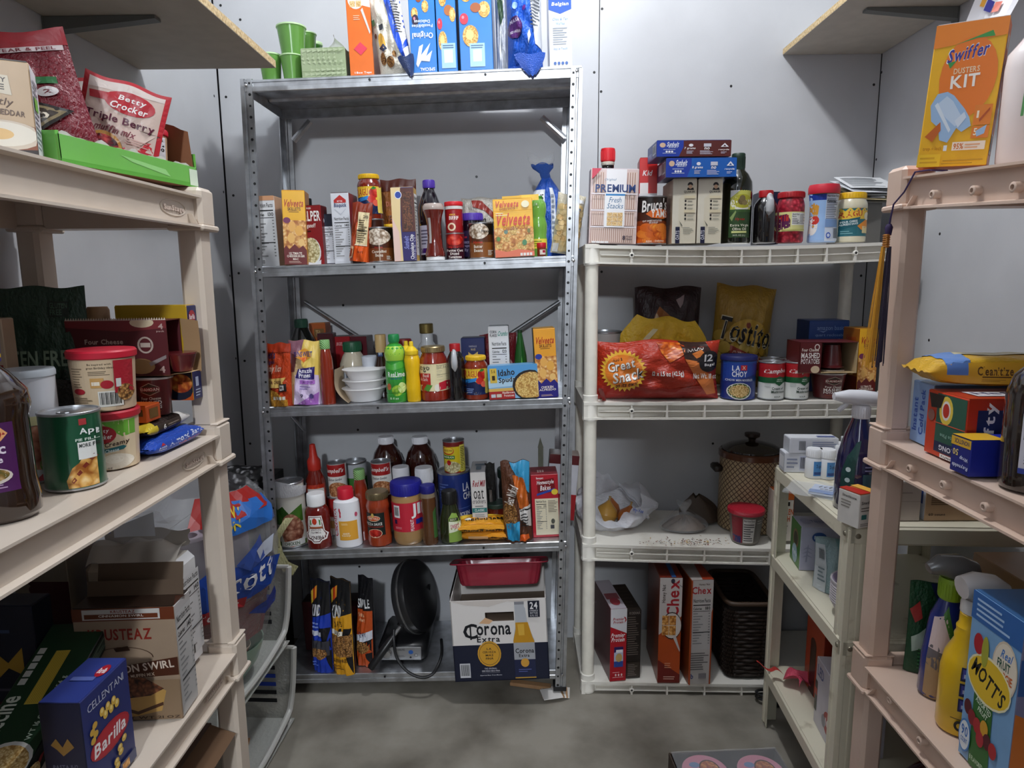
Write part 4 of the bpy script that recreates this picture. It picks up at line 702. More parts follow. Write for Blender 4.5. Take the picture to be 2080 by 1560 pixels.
carton('crumb_box', 'tall white corn flake crumb box with a nutrition panel', M2.fit(996, 1037, 663, .07), .05, dict(f='e6e6e8', s='b8bcc0', t='9aa0a4'), [T('CORN', 8, 90, 40, 94, '222'), T('FLAKES', 8, 85, 42, 89, '222'), T('Crumbs', 48, 86, 96, 93, '4a9a8a', 0, .25), N(12, 4, 92, 80, 'e6e6e8', cal='120')])
pouch('snack_bag', 'glossy dark red bag behind the white crumb box', M2.fit(976, 1052, 680, .14), .06, '7a1420', [P([(60, 40), (80, 60), (90, 50), (70, 30)], 'c8a0a0')], 'pillow', seed=41)  # pale patch is a glint put into the colour
round_('green_bottle', 'slender green glass bottle behind the hash brown box', M2.fit(1045, 1074, 672, .1), [(90, 0), (96, 3), (96, 40), (84, 60), (48, 84), (30, 96), (26, 100), (1, 100)], glass('2a6a2c'), [(32, 96), (34, 97), (34, 100), (1, 100.5)], '2c4a2c', [P([(44, 30), (60, 60), (66, 40), (54, 20)], '6ac04a')], bn='bottle', cn='cap')
carton('hash_brown_box', 'sky blue hash brown potato box in a torn clear wrap leaning at the front', M2.fit(994, 1095, 744, .0), .045, dict(f='8fc0e6', s='7a98b0', t='6aa4d0'), [R(0, 60, 100, 100, '5aa2dc'), P([(0, 56), (100, 70), (100, 40), (0, 36)], 'b8daf0'), P([(0, 0), (52, 0), (52, 28), (0, 24)], 'b02a28'), R(0, 24, 54, 33, 'e0b860'), E(84, 38, 36, 46, '2a2422'), E(86, 36, 33, 42, 'potato'), T('Idaho', 21, 70, 54, 90, '2a2426', 3), T('Spuds', 21, 46, 54, 66, '2a2426', 3), R(4, 50, 18, 94, 'e0c050'), T('5.6', 7, 80, 15, 90, '7a5a14'), R(8, 58, 14, 72, '3a2a14'), T('Hashbrown', 27, 16, 52, 23, 'f6e6dc'), T('Potatoes', 30, 7, 50, 14, 'f6e6dc'), R(4, 6, 13, 16, 'c8d0d8'), R(15, 6, 25, 16, 'd8d0c0')], roll=-.03)
carton('macaroni_box', 'yellow and violet chicken alfredo dinner box at the right of the third steel shelf', M2.fit(1091, 1135, 668, .006), .06, dict(f='f2a832', s='3a2a1c', l='5a4020', t='a87a20'), VEL('2a3a9a', '2a2480', 'CHICKEN', 'ALFREDO', ''), [R(0, 0, 100, 100, '4a4038')], yaw=.06, roll=-.03)
# ================= fourth steel shelf =================
t = can('canned_chicken', 'can with a peeled plastic wrapper strip at the left end of the fourth steel shelf', M3.fit(553, 614, 985, .012), [(3, '5a7a2a'), (10, 'e6e4da')], [P([(4, 64), (50, 50), (96, 66), (96, 40), (4, 36)], '4a7a2a'), P([(20, 60), (40, 66), (60, 54), (40, 44)], '2f5a1c'), E(62, 28, 34, 26, 'meat'), P([(24, 10), (96, 14), (96, 4), (24, 3)], 'f2f2ee'), T('CHICKEN', 36, 5, 84, 10, '2f5a2a')])
w_, h_ = M3.fit(553, 614, 985, .012)[3:5]
mb = MB(); mb.grid(lambda a, b: ((w_*.54+.004*b)*sin(4.2*a-2.0), -(w_*.54+.004*b)*cos(4.2*a-2.0), h_*(.80+.27*b*(.7+.3*sin(5*a)))), 20, 4, 'bagfilm')
pth = [(.5, .52), (.30, .40), (.02, .22), (.0, .08), (.10, -.06), (.30, -.18), (.62, -.26)]
mb.grid(lambda a, b: (lambda i, f: (w_*((pth[i][0]+(pth[min(i+1, 6)][0]-pth[i][0])*f)-.3+.28*(b-.5)*(1-.2*a)), -w_*.58-.012-.02*a-.006*sin(9*a), h_*(pth[i][1]+(pth[min(i+1, 6)][1]-pth[i][1])*f+.14*(b-.5)*(a > .5))))(min(6, int(a*6)), a*6-int(a*6)), 24, 3, crinkle('d8d4a0', .25)); o = mb.build('peeled_wrapper', t, smooth=1.2)
round_('hot_sauce_bottle', 'chilli sauce bottle with a pointed red cap on the fourth steel shelf', M3.fit(619, 661, 906, .085), [(90, 0), (97, 2), (97, 56), (92, 62), (62, 70), (56, 73)], glass('7a1c10'), [(60, 72), (64, 73), (64, 82), (40, 86), (26, 99), (1, 100)], 'c02a1c', [R(2, 4, 98, 58, 'd85a20'), R(2, 30, 98, 58, 'b8301c'), R(20, 28, 96, 54, 'e4ddda'), G(24, 30, 92, 50, 8, '5a4a4a')], bn='bottle', cn='nozzle_cap')
GUM = [P([(2, 62), (98, 62), (98, 96), (2, 96)], 'a81c1c'), R(2, 30, 98, 62, 'ecebe6'), T("Campbell's", -6, 70, 92, 86, 'f6f2ee', 0, .3), T('Chicken Gumbo', 10, 50, 84, 57, '3a3a48', 2, .3), E(56, 22, 48, 24, 'soup'), R(2, 1, 98, 4, 'c8c8c8')]
can('soup_can', 'plain soup can below the left chicken gumbo can', M3.fit(663, 702, 1012, .105), [(3, 'e6e2d8'), (50, 'a81c1c')], [P([(4, 20), (96, 20), (96, 40), (4, 40)], 'c8a060')])
can('soup_can', 'left chicken gumbo soup can stacked beside the chilli sauce bottle', M3.fit(662, 701, 943, .105, vb=1012.5), [(3, 'ecebe6')], GUM, group='chicken gumbo soup cans')
can('soup_can', 'plain soup can below the right chicken gumbo can', M3.fit(753, 794, 1008, .1), [(3, 'e6e2d8'), (50, 'a81c1c')], [])
can('soup_can', 'right chicken gumbo soup can stacked behind the pizza sauce jar', M3.fit(752, 793, 941, .1, vb=1008.5), [(3, 'ecebe6')], GUM, group='chicken gumbo soup cans')
can('vegetable_can', 'large silver topped can with a green label at the back of the fourth steel shelf', M3.fit(699, 746, 941, .18), [(3, '2f5a2a'), (30, '3f7a34'), (76, 'b8bcc0')], [E(30, 50, 24, 14, 'e8e0d8'), E(62, 54, 12, 9, '8a2a34')])
plaid('tomato sauce bottle with a green plaid cap behind the restaurant sauce bottle', M3.fit(715, 751, 958, .055))
PET = [(78, 0), (90, 2), (92, 30), (86, 34), (92, 38), (98, 58), (90, 66), (96, 70), (78, 82), (44, 91), (40, 93)]
for lab, u0, u1, d in (('left brown juice bottle with a white cap at the back of the fourth steel shelf', 753, 820, .185), ('right brown juice bottle with a white cap at the back of the fourth steel shelf', 822, 890, .185)):
    round_('juice_bottle', lab, M3.fit(u0, u1, 894, d), PET, glass('34140e'), [(43, 91.5), (47, 92), (47, 99), (44, 100), (1, 100)], 'e9e9ee', bn='bottle', cn='cap', ridges=30, group='brown juice bottles with white caps')
round_('sauce_bottle', 'dark sauce bottle with a white lettered cap behind the peanut butter', M3.fit(794, 839, 954, .115), [(88, 0), (96, 3), (94, 60), (72, 74)], glass('34140e'), [(72, 74), (78, 75), (78, 98), (74, 100), (1, 100)], 'e6e6ea', [], bn='bottle', cn='cap')
round_('dressing_bottle', 'cream dressing bottle with a white cap behind the gravy bottle', M3.fit(838, 889, 956, .09), [(90, 0), (97, 3), (97, 50), (84, 66), (66, 76)], M('d8ceb4', .2, 0, .7), [(66, 76), (72, 77), (72, 98), (68, 100), (1, 100)], 'e8e8ec', bn='bottle', cn='cap', ridges=30)
round_('ketchup_bottle', 'ketchup squeeze bottle with a white cap and upside down label at the front', M3.fit(616, 668, 1007, .0), [(92, 0), (98, 3), (98, 18), (94, 26), (96, 40), (100, 50), (97, 66), (84, 74), (64, 78)], glass('6a140e'), [(62, 77), (70, 79), (72, 90), (70, 98), (66, 100), (1, 100)], M('efeff0', .3), [P([(24, 62), (76, 62), (84, 34), (96, 28), (88, 18), (72, 16), (62, 11), (38, 11), (28, 16), (12, 18), (4, 28), (16, 34)], 'efe9e6'), P([(27, 60), (73, 60), (80, 35), (91, 28), (85, 20), (70, 18), (61, 13.5), (39, 13.5), (30, 18), (15, 20), (9, 28), (20, 35)], '5a1c14'), P([(29, 59), (71, 59), (75, 42), (25, 42)], 'f2eeea'), R(25, 39, 77, 42, 'a85a34'), P([(24, 38), (76, 38), (80, 33), (86, 28), (80, 22), (66, 19), (60, 15), (40, 15), (34, 19), (20, 22), (14, 28), (20, 33)], 'f2eeea'), T('KETCHUP', 70, 37, 30, 34.5, '3a1a16'), T('TOMATO', 70, 33, 30, 29.5, '3a1a16'), T('HEINZ', 76, 25, 24, 18.5, '3a1a16'), E(48, 52, 9, 6, 'c83a20'), P([(30, 54), (36, 56), (34, 45), (30, 45)], '4a8a3a'), P([(64, 56), (70, 54), (70, 45), (66, 45)], '4a8a3a')], bn='bottle', cn='cap', sq=.7)
round_('sauce_bottle', 'white restaurant sauce bottle with a red cap on the fourth steel shelf', M3.fit(675, 729, 997, .0), [(92, 0), (100, 2), (100, 8), (99, 70), (94, 78), (66, 82), (58, 83)], M('ececf0', .3), [(56, 82), (60, 83), (60, 97), (56, 100), (1, 100)], 'd01c34', [R(26, 14, 92, 47, 'e8a83a'), G(36, 40, 70, 44, 2, 'f4d8a0'), T('sauce', 40, 24, 64, 27, 'f8ecd0'), T('honey', 36, 20, 68, 23.5, 'f8ecd0'), T('Chick-fil-A', -44, 40, 66, 49, 'c01c34', 90), [E(30+5*cos(a), 60+7*sin(a), 3, 3.4, 'c8203a') for a in (-.6, .2, 1.0)], E(90, 57, 4, 4, 'c8506a')], bn='bottle', cn='cap', sq=.8)
round_('vegetable_jar', 'green jar between restaurant sauce bottle and pizza sauce jar', M3.fit(712, 752, 1020, .012+.085+.06), [(90, 0), (98, 3), (98, 84)], glass('2f4a24'), [(96, 84), (100, 86), (100, 98), (96, 100), (1, 100)], '2a4a8a', [R(10, 40, 90, 70, 'd8d8c8')])
round_('pizza_sauce_jar', 'orange red pizza sauce jar with a black label and brass lid', M3.fit(740, 791, 1005, .0), [(88, 0), (96, 2), (98, 14), (94, 18), (92, 68), (96, 70), (96, 76), (84, 84), (80, 88)], glass('9a3a1c'), [(86, 87), (89, 88), (89, 98), (86, 100), (1, 100)], M('8a7a5a', .35, .7), [R(4, 22, 84, 64, '16201c'), E(38, 54, 30, 5.6, 'e8dcc0'), E(38, 54, 28, 4.6, 'd0501c'), T('BERTOLLI', 18, 52, 60, 56.4, 'f4e8d0'), T('PIZZA SAUCE', 4, 41, 74, 46, 'f0ece4'), R(8, 37, 78, 39.5, '7a2a22'), E(42, 26, 30, 8.5, 'e8c8a8'), E(42, 26, 28, 7.6, 'tomato'), E(36, 60, 6, 4, 'd8b860')], ridges=30)
round_('peanut_butter_jar', 'peanut butter jar with a blue lid and red label on the fourth steel shelf', M3.fit(792, 857, 986, .002), [(84, 0), (92, 3), (98, 10), (98, 76), (94, 80), (90, 82)], M('b08a5a', .2, 0, .7), [(94, 80), (99, 81), (99, 98), (95, 100), (1, 100)], '1c1c8a', [R(2, 23, 98, 70, 'c8283c'), R(14, 46, 34, 66, 'f0eeee'), BC(15, 47, 33, 65), R(16, 36, 24, 43, '2a1a4a'), T('JIF', 70, 44, 118, 68, 'f4f4f4'), R(82, 34, 98, 42, '1c2a8a'), T('PEANUT', 52, 31, 90, 36, 'f4e8e8', 90), G(18, 28, 40, 32, 2, 'e89aa4')], ridges=40)
round_('gravy_bottle', 'slim brown dressing bottle with a blue cap beside the peanut butter', M3.fit(855, 888, 990, .0), [(92, 0), (98, 2), (96, 30), (90, 50), (96, 66), (94, 80, M('8a7a64', .1, 0, 1)), (88, 88)], glass('5e3a20'), [(88, 87), (92, 88), (92, 98), (88, 100), (1, 100)], '20207a', [P([(80, 12), (98, 12), (98, 64), (82, 56)], '3f6a34')], bn='bottle', cn='cap')
can('noodle_can', 'large royal blue chicken dinner can at the back of the fourth steel shelf', M3.fit(889, 958, 963, .095), [(3, '1c2a66'), (8, '25387e')], [T('LA', 80, 68, 96, 82, 'f0f0f6'), T('CHOY', 80, 54, 112, 66, 'f0f0f6'), R(2, 40, 98, 41, '4a64b0'), T('CHICKEN', 58, 27, 94, 34, 'e8e8f0', 2), G(58, 22, 94, 26, 1, 'a0a8c8'), G(10, 56, 40, 84, 6, '5a70b0'), E(88, 8, 26, 14, 'chili')])
can('enchilada_sauce_can', 'yellow enchilada sauce can stacked on the royal blue can', M3.fit(899, 944, 898, .1, vb=964.5), [(3, '8a2418'), (8, 'e0c820'), (84, '7a1c1a')], [E(28, 72, 28, 12, 'c82a1c'), E(28, 73, 25, 10, 'f0d040'), T('OLD EL PASO', 8, 70, 50, 76, '7a2a10'), R(4, 47, 58, 58, '2f7a2c'), T('ENCHILADA', 6, 50, 54, 56, 'f4f0d0'), E(44, 22, 38, 18, 'feta'), E(30, 36, 10, 8, 'tomato'), R(80, 6, 98, 88, 'e8dc60'), G(82, 10, 98, 84, 14, '5a5a20')], pull=True)
round_('relish_bottle', 'dark green relish bottle with a black cap and lime label', M3.fit(891, 938, 1002, .004), [(90, 0), (98, 3), (98, 30), (86, 50), (64, 70), (60, 76)], glass('2a3018'), [(62, 75), (66, 76), (66, 98), (62, 100), (1, 100)], '121212', [P([(44, 4), (98, 4), (96, 40), (88, 58), (64, 60), (46, 50)], '8aa84a'), P([(46, 22), (98, 26), (98, 42), (46, 44)], 'e6e8d0'), R(50, 44, 90, 50, '1c2418'), T('SWEET', 54, 30, 90, 38, 'b82a5a'), T('BEST', 54, 45, 84, 49, 'd8e0b0')], bn='bottle', cn='cap', sq=.8, ridges=24)
t = carton('cracker_box', 'slim white oat cracker box with a teal band standing tall', M3.fit(961, 992, 960, .06), .13, dict(f='dcd8d4', s='5a5a5e', t='b4b2b4'), [T('Red Mill', 14, 78, 94, 88, '9a1c2a', 0, .2), T('oat', 16, 59, 82, 74, '1c1c1c', 0, 0, 0), T('crackers', 8, 52, 92, 59, '2a2a2a', 0, 0, 0), R(2, 38, 98, 45, '2a7a7a'), T('CLASSIC', 18, 39.5, 82, 43.5, 'e8f0f0'), G(22, 46, 80, 50, 1, '8a8a8a'), G(18, 30, 84, 36, 2, '9a9a9a'), R(36, 14, 72, 22, '5a5a60')], top=[R(26, 56, 90, 70, '5a6a78'), R(36, 20, 70, 50, '6a7a88')], yaw=.03)
pouch('snack_pouch', 'dark snack pouch edge on beside the oat cracker box', M3.fit(990, 1010, 943, .12), .03, '22201e', [P([(30, 0), (70, 0), (60, 60), (34, 60)], '6a605a')], 'stand', seed=51)
round_('pickle_jar', 'dark jar with a black green lid at the back of the fourth steel shelf', M3.fit(1013, 1062, 957, .17), [(88, 0), (96, 3), (96, 66), (84, 78), (80, 84)], glass('1c1a16'), [(94, 82), (100, 84), (100, 98), (96, 100), (1, 100)], '1a2c24', [R(4, 20, 60, 46, '6a6a6a'), G(8, 24, 56, 42, 3, 'a0a0a0')])
round_('salsa_jar', 'short salsa jar with a dark lid half hidden behind the noodle packets', M3.fit(988, 1031, 1027, .085), [(92, 0), (98, 3), (98, 70), (90, 84)], glass('5a1c12'), [(94, 84), (100, 86), (100, 98), (96, 100), (1, 100)], '26382f')
def packet(name, label, c, w, d, h, yaw, roll, mat, ops, group=None, seed=1, pitch=0):
    t = thing(name, label, name.split('_')[-1], c, yaw, roll, group, pitch); rd = random.Random(seed); ph = rd.uniform(0, 6)
    def hh(a, b): return h/2*(max(0, 1-abs(a)**4)**.5)*(max(0, 1-abs(b)**5)**.4)
    f = lambda a, b, s: (a*w/2*(1+.0*b), b*d/2*(1-.04*cos(3*a)), h/2+s*(hh(a, b)+.0015*sin(9*a+ph)*sin(8*b))*(1 if s > 0 else .92))
    mb = MB(); mb.grid(lambda a, b: f(2*a-1, 2*b-1, 1), 18, 14, crinkle(mat)); mb.grid(lambda a, b: f(1-2*a, 2*b-1, -1), 18, 14, crinkle(mat)); mb.build('wrapper', t, smooth=1.2, merge=True)
    for s in (-1, 1):
        mb = MB(); mb.grid(lambda a, b: (s*w/2*(.97+.07*b), (2*a-1)*d/2*.92, h/2+.0025*sin(20*a)*b), 16, 3, crinkle(mat)); mb.build('crimped_end', t, smooth=1.2)
    if ops: printed(ops, lambda s_, t_, o: (lambda p: (p[0], p[1], p[2]+o+.0008))(f(2*s_-1, 2*t_-1, 1)), t, 'top_print', nx=14, asp=w/d)
    return t
def front_print(t, w, d, h, ops):
    def f(s, tt, o):
        b = -(1-abs(2*tt-1)**2.5*.0)
        a = 2*s-1; z = h/2+(2*tt-1)*h/2*.7*(max(0, 1-abs(a)**4)**.5); return (a*w/2, -d/2*(1.045-.08*abs(2*tt-1)**2)-o-.0005, z)
    printed(ops, f, t, 'front_print', nx=10, asp=w/h)
p = at(985, 1098, Z=M3.z(-.07)); RAM = [T('Maruchan', 90, 40, 14, 62, '1c1a18', 4), R(10, 10, 90, 20, 'e89a1c'), E(18, 50, 7, 9, 'f4f0e0'), P([(2, 60), (98, 80), (98, 100), (2, 100)], 'f4c840')]
w_, d_, h_ = pxw(926, 1026, 1095, .5), .085, .026
t = packet('ramen_packet', 'lower yellow instant noodle packet lying at the front of the fourth steel shelf', (p.x+.001, M3.fy(p.x)+.058, M3.z(p.x)+.002), w_, d_, h_, -.12, M3.tilt, 'e8981c', RAM, 'yellow noodle packets', 1)
front_print(t, w_, d_, h_, [R(20, 24, 60, 70, 'c89a6a'), T('Marucha', 96, 30, 60, 66, '1c1a18')])
t = packet('ramen_packet', 'upper yellow instant noodle packet lying on another packet', (p.x-.006, M3.fy(p.x)+.056, M3.z(p.x)+.030), w_, d_, h_+.004, .10, M3.tilt+.06, 'eaa01e', RAM, 'yellow noodle packets', 2, .10)
front_print(t, w_, d_, h_+.004, [T('Instant Ramen', 92, 26, 10, 64, '1c1a18')])
pouch('granola_bag', 'orange brown and blue granola bag standing crumpled beside the red baking box', M3.fit(1022, 1082, 944, -.004), .075, '5a3420', [P([(30, 100), (100, 100), (96, 60), (70, 72), (50, 84)], '3a9ac8'), P([(40, 84), (80, 80), (96, 40), (60, 44)], 'c0601c'), E(26, 34, 26, 18, 'gran'), P([(10, 24), (60, 28), (56, 2), (16, 4)], '2f96c4'), P([(60, 42), (98, 46), (98, 18), (62, 30)], 'd8d4d0'), R(62, 40, 98, 42, '1c1c1c'), G(64, 20, 96, 38, 5, '3a3a3a'), P([(56, 2), (90, 4), (88, 10), (60, 12)], 'e8641c'), T('Bear Naked', 0, 54, 66, 66, 'd8d0c8', 70)], 'stand', seed=55, wr=.006)
carton('baking_mix_box', 'red homestyle bakes box with nutrition panel against the right steel post', M3.fit(1083, 1138, 964, .037), .085, dict(f='b8202e', s='8a1420', t='8a3038'), [T('Banquet', 20, 92, 46, 96, 'f4e8e8'), P([(22, 90), (84, 94), (90, 72), (24, 70)], '7a1018'), T('Homestyle', 22, 83, 84, 91, 'f6ecec', 3, .15), T('Bakes', 34, 75, 72, 83, 'f6ecec', 3, .15), P([(20, 70), (86, 78), (86, 74.5), (20, 66.5)], '2a4aa8'), E(86, 72, 12, 4.6, 'e8cc40'), R(12, 4, 98, 62, 'e6dcc0'), N(14, 8, 56, 61, 'e6dcc0', cal='290'), G(60, 40, 96, 60, 8, '8a8070'), E(76, 26, 7, 4, '5a5a50'), R(66, 14, 80, 20, '4a4a50')], top=[[R(26+9*i, 20, 32+9*i, 50, 'd0a8a4') for i in range(3)]], yaw=.04)
t = thing('wooden_stake', 'grey pointed wooden stake standing behind the red baking box', 'stake', at(1098, 1000, Y=2.2)*1); t.location.z = M3.z(.08)+.001
hz = at(1098, 888, Y=2.2).z-t.location.z; mb = MB(); mb.sweep([(-.008, -.004, 0), (.009, -.004, 0), (.009, .004, 0), (-.008, .004, 0)], (0, 0, 0), (0, 0, hz*.88), M('6a6a5c', .8, var=.2)); mb.build('shaft', t, smooth=0)
mb = MB(); mb.add([(-.009, -.005, hz*.86), (.010, -.005, hz*.86), (.010, .005, hz*.86), (-.009, .005, hz*.86), (-.001, 0, hz)], [(0, 1, 4), (1, 2, 4), (2, 3, 4), (3, 0, 4), (0, 3, 2, 1)], M('6a6a5c', .8, var=.2)); mb.build('point', t, smooth=0)
carton('mix_box', 'white black and maroon box tilted at the back behind the right steel post', M3.fit(1106, 1166, 928, .17), .07, dict(f='c8c8d0', s='a01c24', t='8a7a74', l='1a1a1a'), [R(0, 86, 100, 100, '5a1c20'), R(0, 0, 100, 40, 'a01c24')], roll=.12)

# ================= lowest steel shelf =================
KINDP = lambda c, sh=0: [R(0, 0, 100, 100, c), P([(0, 100), (100, 100), (100, 66), (0, 58)], '1a1a1c'), P([(4, 86), (18, 90), (18, 76), (4, 72)], 'e8c040'), P([(18, 90), (32, 93), (32, 80), (18, 76)], 'd0401c'), P([(32, 93), (40, 94), (40, 82), (32, 80)], 'e0902c')]
pouch('granola_pouch', 'dark and blue granola pouch leftmost on the lowest steel shelf', M4.fit(621, 668, 1185, .006), .05, '1e1e22', [KINDP('1c3cae'), T('KIND', 14, 62, 60, 74, 'e8e8ee', 6, .2), G(14, 48, 60, 56, 2, '8aa0e0'), R(8, 41, 66, 46, 'c8ccda'), R(2, 20, 96, 36, '3a3a42'), E(50, 22, 40, 6, 'gran'), G(14, 8, 60, 14, 2, '6a88e0')], 'stand', yaw=-.35, roll=.03, seed=61, group='granola pouches on the lowest steel shelf')
pouch('granola_pouch', 'dark and yellow granola pouch between the blue and the orange ones', M4.fit(660, 712, 1183, -.006), .05, '1e1e22', [KINDP('e0a020'), T('KIND', 14, 60, 66, 73, 'f0f0f0', 8, .2), T('OATS', 30, 51, 66, 57, '2a1c08', 8), R(4, 42, 70, 47, 'f0e8d8'), T('GOOD', 30, 43, 60, 46.5, '4a3a1c', 4), P([(0, 40), (100, 44), (100, 20), (0, 22)], 'gran'), T('GLUTEN FREE', 20, 14, 86, 18, '4a2a08', 6), G(20, 6, 80, 12, 2, '8a5a10')], 'stand', yaw=-.45, roll=.02, seed=63, group='granola pouches on the lowest steel shelf')
pouch('granola_pouch', 'dark and orange granola pouch nearest the waffle maker', M4.fit(709, 750, 1177, .04), .05, '1e1e22', [R(0, 0, 100, 64, 'c4501c'), T('SIMPLE', 20, 66, 90, 76, 'f0f0f0', 8), T('Oats', 26, 56, 66, 61, 'e8b890', 8), T('& Honey', 26, 50, 70, 55, 'e8b890', 8), P([(0, 32), (100, 42), (100, 32), (0, 22)], 'dcdfea'), T('CHEWY', 34, 34, 80, 39, '1c2a5a', 8), E(50, 22, 44, 7, 'gran')], 'stand', yaw=-.55, roll=.06, seed=65, group='granola pouches on the lowest steel shelf')
# waffle maker
wm = thing('waffle_maker', 'black rotating waffle maker with a steel control panel and a thick handle', 'waffle maker', (at(808, 1352, Z=M4.z(-.3)).x+.012, M4.fy(-.3)+.15, M4.z(-.3)+.001))
BLK = M('1a1a1c', .35); mb = MB(); mb.cbox((.0, 0, .032), (.155, .20, .062), .014, BLK); mb.cbox((.05, .06, .12), (.05, .05, .16), .01, BLK); mb.build('base', wm, smooth=.9)
mb = MB(); mb.cbox((-.002, -.1015, .034), (.128, .004, .044), .0015, M('a8a8aa', .3, .6)); o = mb.build('control_panel', wm, smooth=0)
printed([T('WARING PRO', 38, 76, 60, 90, '3a3a3c'), G(36, 24, 62, 40, 2, '6a6a6c'), E(75, 64, 6, 16, '2a5ca8'), E(74, 22, 2.5, 8, '2a2a2c'), E(88, 40, 5, 12, '6a6a6c'), E(88, 40, 3.4, 8, 'b8b8ba')], lambda s, t_, o_: (-.002+(s-.5)*.126, -.1036-o_, .013+t_*.042), o, asp=3)
mb = MB(); mb.lathe([(.016, 0), (.016, .006), (.012, .010), (.001, .011)], M('b8b8ba', .25, .8), 20); mb.v = [(x-.046, -.1036-z, .036+y) for x, y, z in mb.v]; mb.build('dial', o)
def disc(nm, prof, mat, c, ax):
    mb = MB(); mb.lathe(prof, mat, 40); ax = Vector(ax).normalized(); u = ax.cross(Vector((0, 0, 1))).normalized(); v = ax.cross(u)
    mb.v = [tuple(Vector(c)+u*x+v*y+ax*z) for x, y, z in mb.v]; return mb.build(nm, wm)
ax = (.93, -.22, .30); D0 = Vector((.03, .0, .178))
disc('lower_plate', [(0.1020, -.028), (0.1152, -.022), (0.1188, -.012), (0.1188, -.003), (.001, -.002)], M('2c2c2e', .3), D0, ax)
disc('plate_rim', [(0.1194, -.0035), (0.1212, -.002), (0.1212, .002), (0.1194, .0035), (.001, .0036)], M('8a8a8a', .25, .7), D0, ax)
disc('upper_plate', [(.001, .003), (0.1188, .004), (0.1188, .012), (0.1152, .022), (0.1020, .03), (.001, .032)], M('202022', .3), D0, ax)
mb = MB(); a0 = Vector((-.002, -.10, .125)); a1 = Vector((-.088, -.165, .020))
mb.tube([a0, a0.lerp(a1, .25)], .006, M('b0b0b0', .25, .8), 10); mb.tube([a0+Vector((.03, .03, .05)), a0+Vector((.01, .01, .015)), a0], [.02, .016, .012], BLK, 12); mb.build('hinge', wm)
mb = MB(); mb.tube([a0.lerp(a1, .22), a0.lerp(a1, .3), a0.lerp(a1, .96), a1], [.010, .0125, .0125, .009], BLK, 14); mb.build('handle', wm)
mb = MB(); cz = -M4.z(-.3); pp = [(-.02, -.11, .12), (-.018, -.13, .085), (-.005, -.15, .045), (.03, -.168, .012), (.075, -.176, -.002), (.11, -.168, .01), (.13, -.13, .045), (.12, -.05, .06)]
sp = []
for i in range(len(pp)-1):
    for k in range(5):
        a, b, c, d = [Vector(pp[max(0, min(len(pp)-1, i+j))]) for j in (-1, 0, 1, 2)]; s = k/5
        sp.append(.5*((2*b)+(c-a)*s+(2*a-5*b+4*c-d)*s*s+(3*b-a-3*c+d)*s**3))
mb.tube(sp, .0048, M('151517', .5), 8); mb.build('power_cord', wm)
carton('snack_box', 'dark red box standing behind the granola pouches', M4.fit(618, 755, 1222, .14), .06, dict(f='4a1a1e', t='2a1416'), [R(60, 70, 80, 90, '6a242a'), R(10, 60, 30, 90, '3a1418')])
# beer case
zf_ = M4.z(-.03)
f = M4.fit(923, 1117, 1228, -.055, vb=1391); cw, ch = f[3], f[4]
t = root('beer_case', 'white and navy cardboard beer case with a bottle picture under the red pan', 'case', f, .26, roll=-.02)
t.location.z = max(t.location.z, M4.z(-.03)+.003)
NV = M('161c34', .4); WHT = M('e9e4e0', .4); mb = MB(); d_ = .26
for y0, y1 in ((-d_/2, -d_/2+.003), (d_/2-.003, d_/2)):
    mb.box((-cw/2, y0, 0), (cw/2, y1, ch*.46), NV)
    if y0 < 0: # front wall round the hand hole
        a, b = cw*-.14, cw*.16; z0, z1 = ch*.735, ch*.85
        for q in ((-cw/2, a, ch*.46, ch), (b, cw/2, ch*.46, ch), (a, b, ch*.46, z0), (a, b, z1, ch)): mb.box((q[0], y0, q[2]), (q[1], y1, q[3]), WHT)
    else: mb.box((-cw/2, y0, ch*.46), (cw/2, y1, ch), WHT)
for x0, x1 in ((-cw/2, -cw/2+.003), (cw/2-.003, cw/2)): mb.box((x0, -d_/2, 0), (x1, d_/2, ch*.46), NV); mb.box((x0, -d_/2, ch*.46), (x1, d_/2, ch*1.0), WHT)
mb.box((-cw/2, -d_/2, 0), (cw/2, d_/2, .003), NV); mb.box((-cw/2+.004, -d_/2+.004, ch*.6), (cw/2-.004, d_/2-.004, ch*.605), M('6a5a4c', .8)); mb.build('case_body', t, smooth=0)
mb = MB(); mb.sweep([(0, 0, 0), (0, .0025, 0), (0, .0025, .03), (0, 0, .03)], (cw/2-.001, -d_/2+.004, ch), (cw/2-.001, d_/2, ch), WHT); mb.sweep([(0, 0, 0), (0, .0025, 0), (.0, .0025, .018), (0, 0, .018)], (-cw/2+.001, -d_/2+.004, ch), (-cw/2+.001, d_/2, ch), M('2a2624', .6)); mb.build('torn_flap', t, smooth=0)
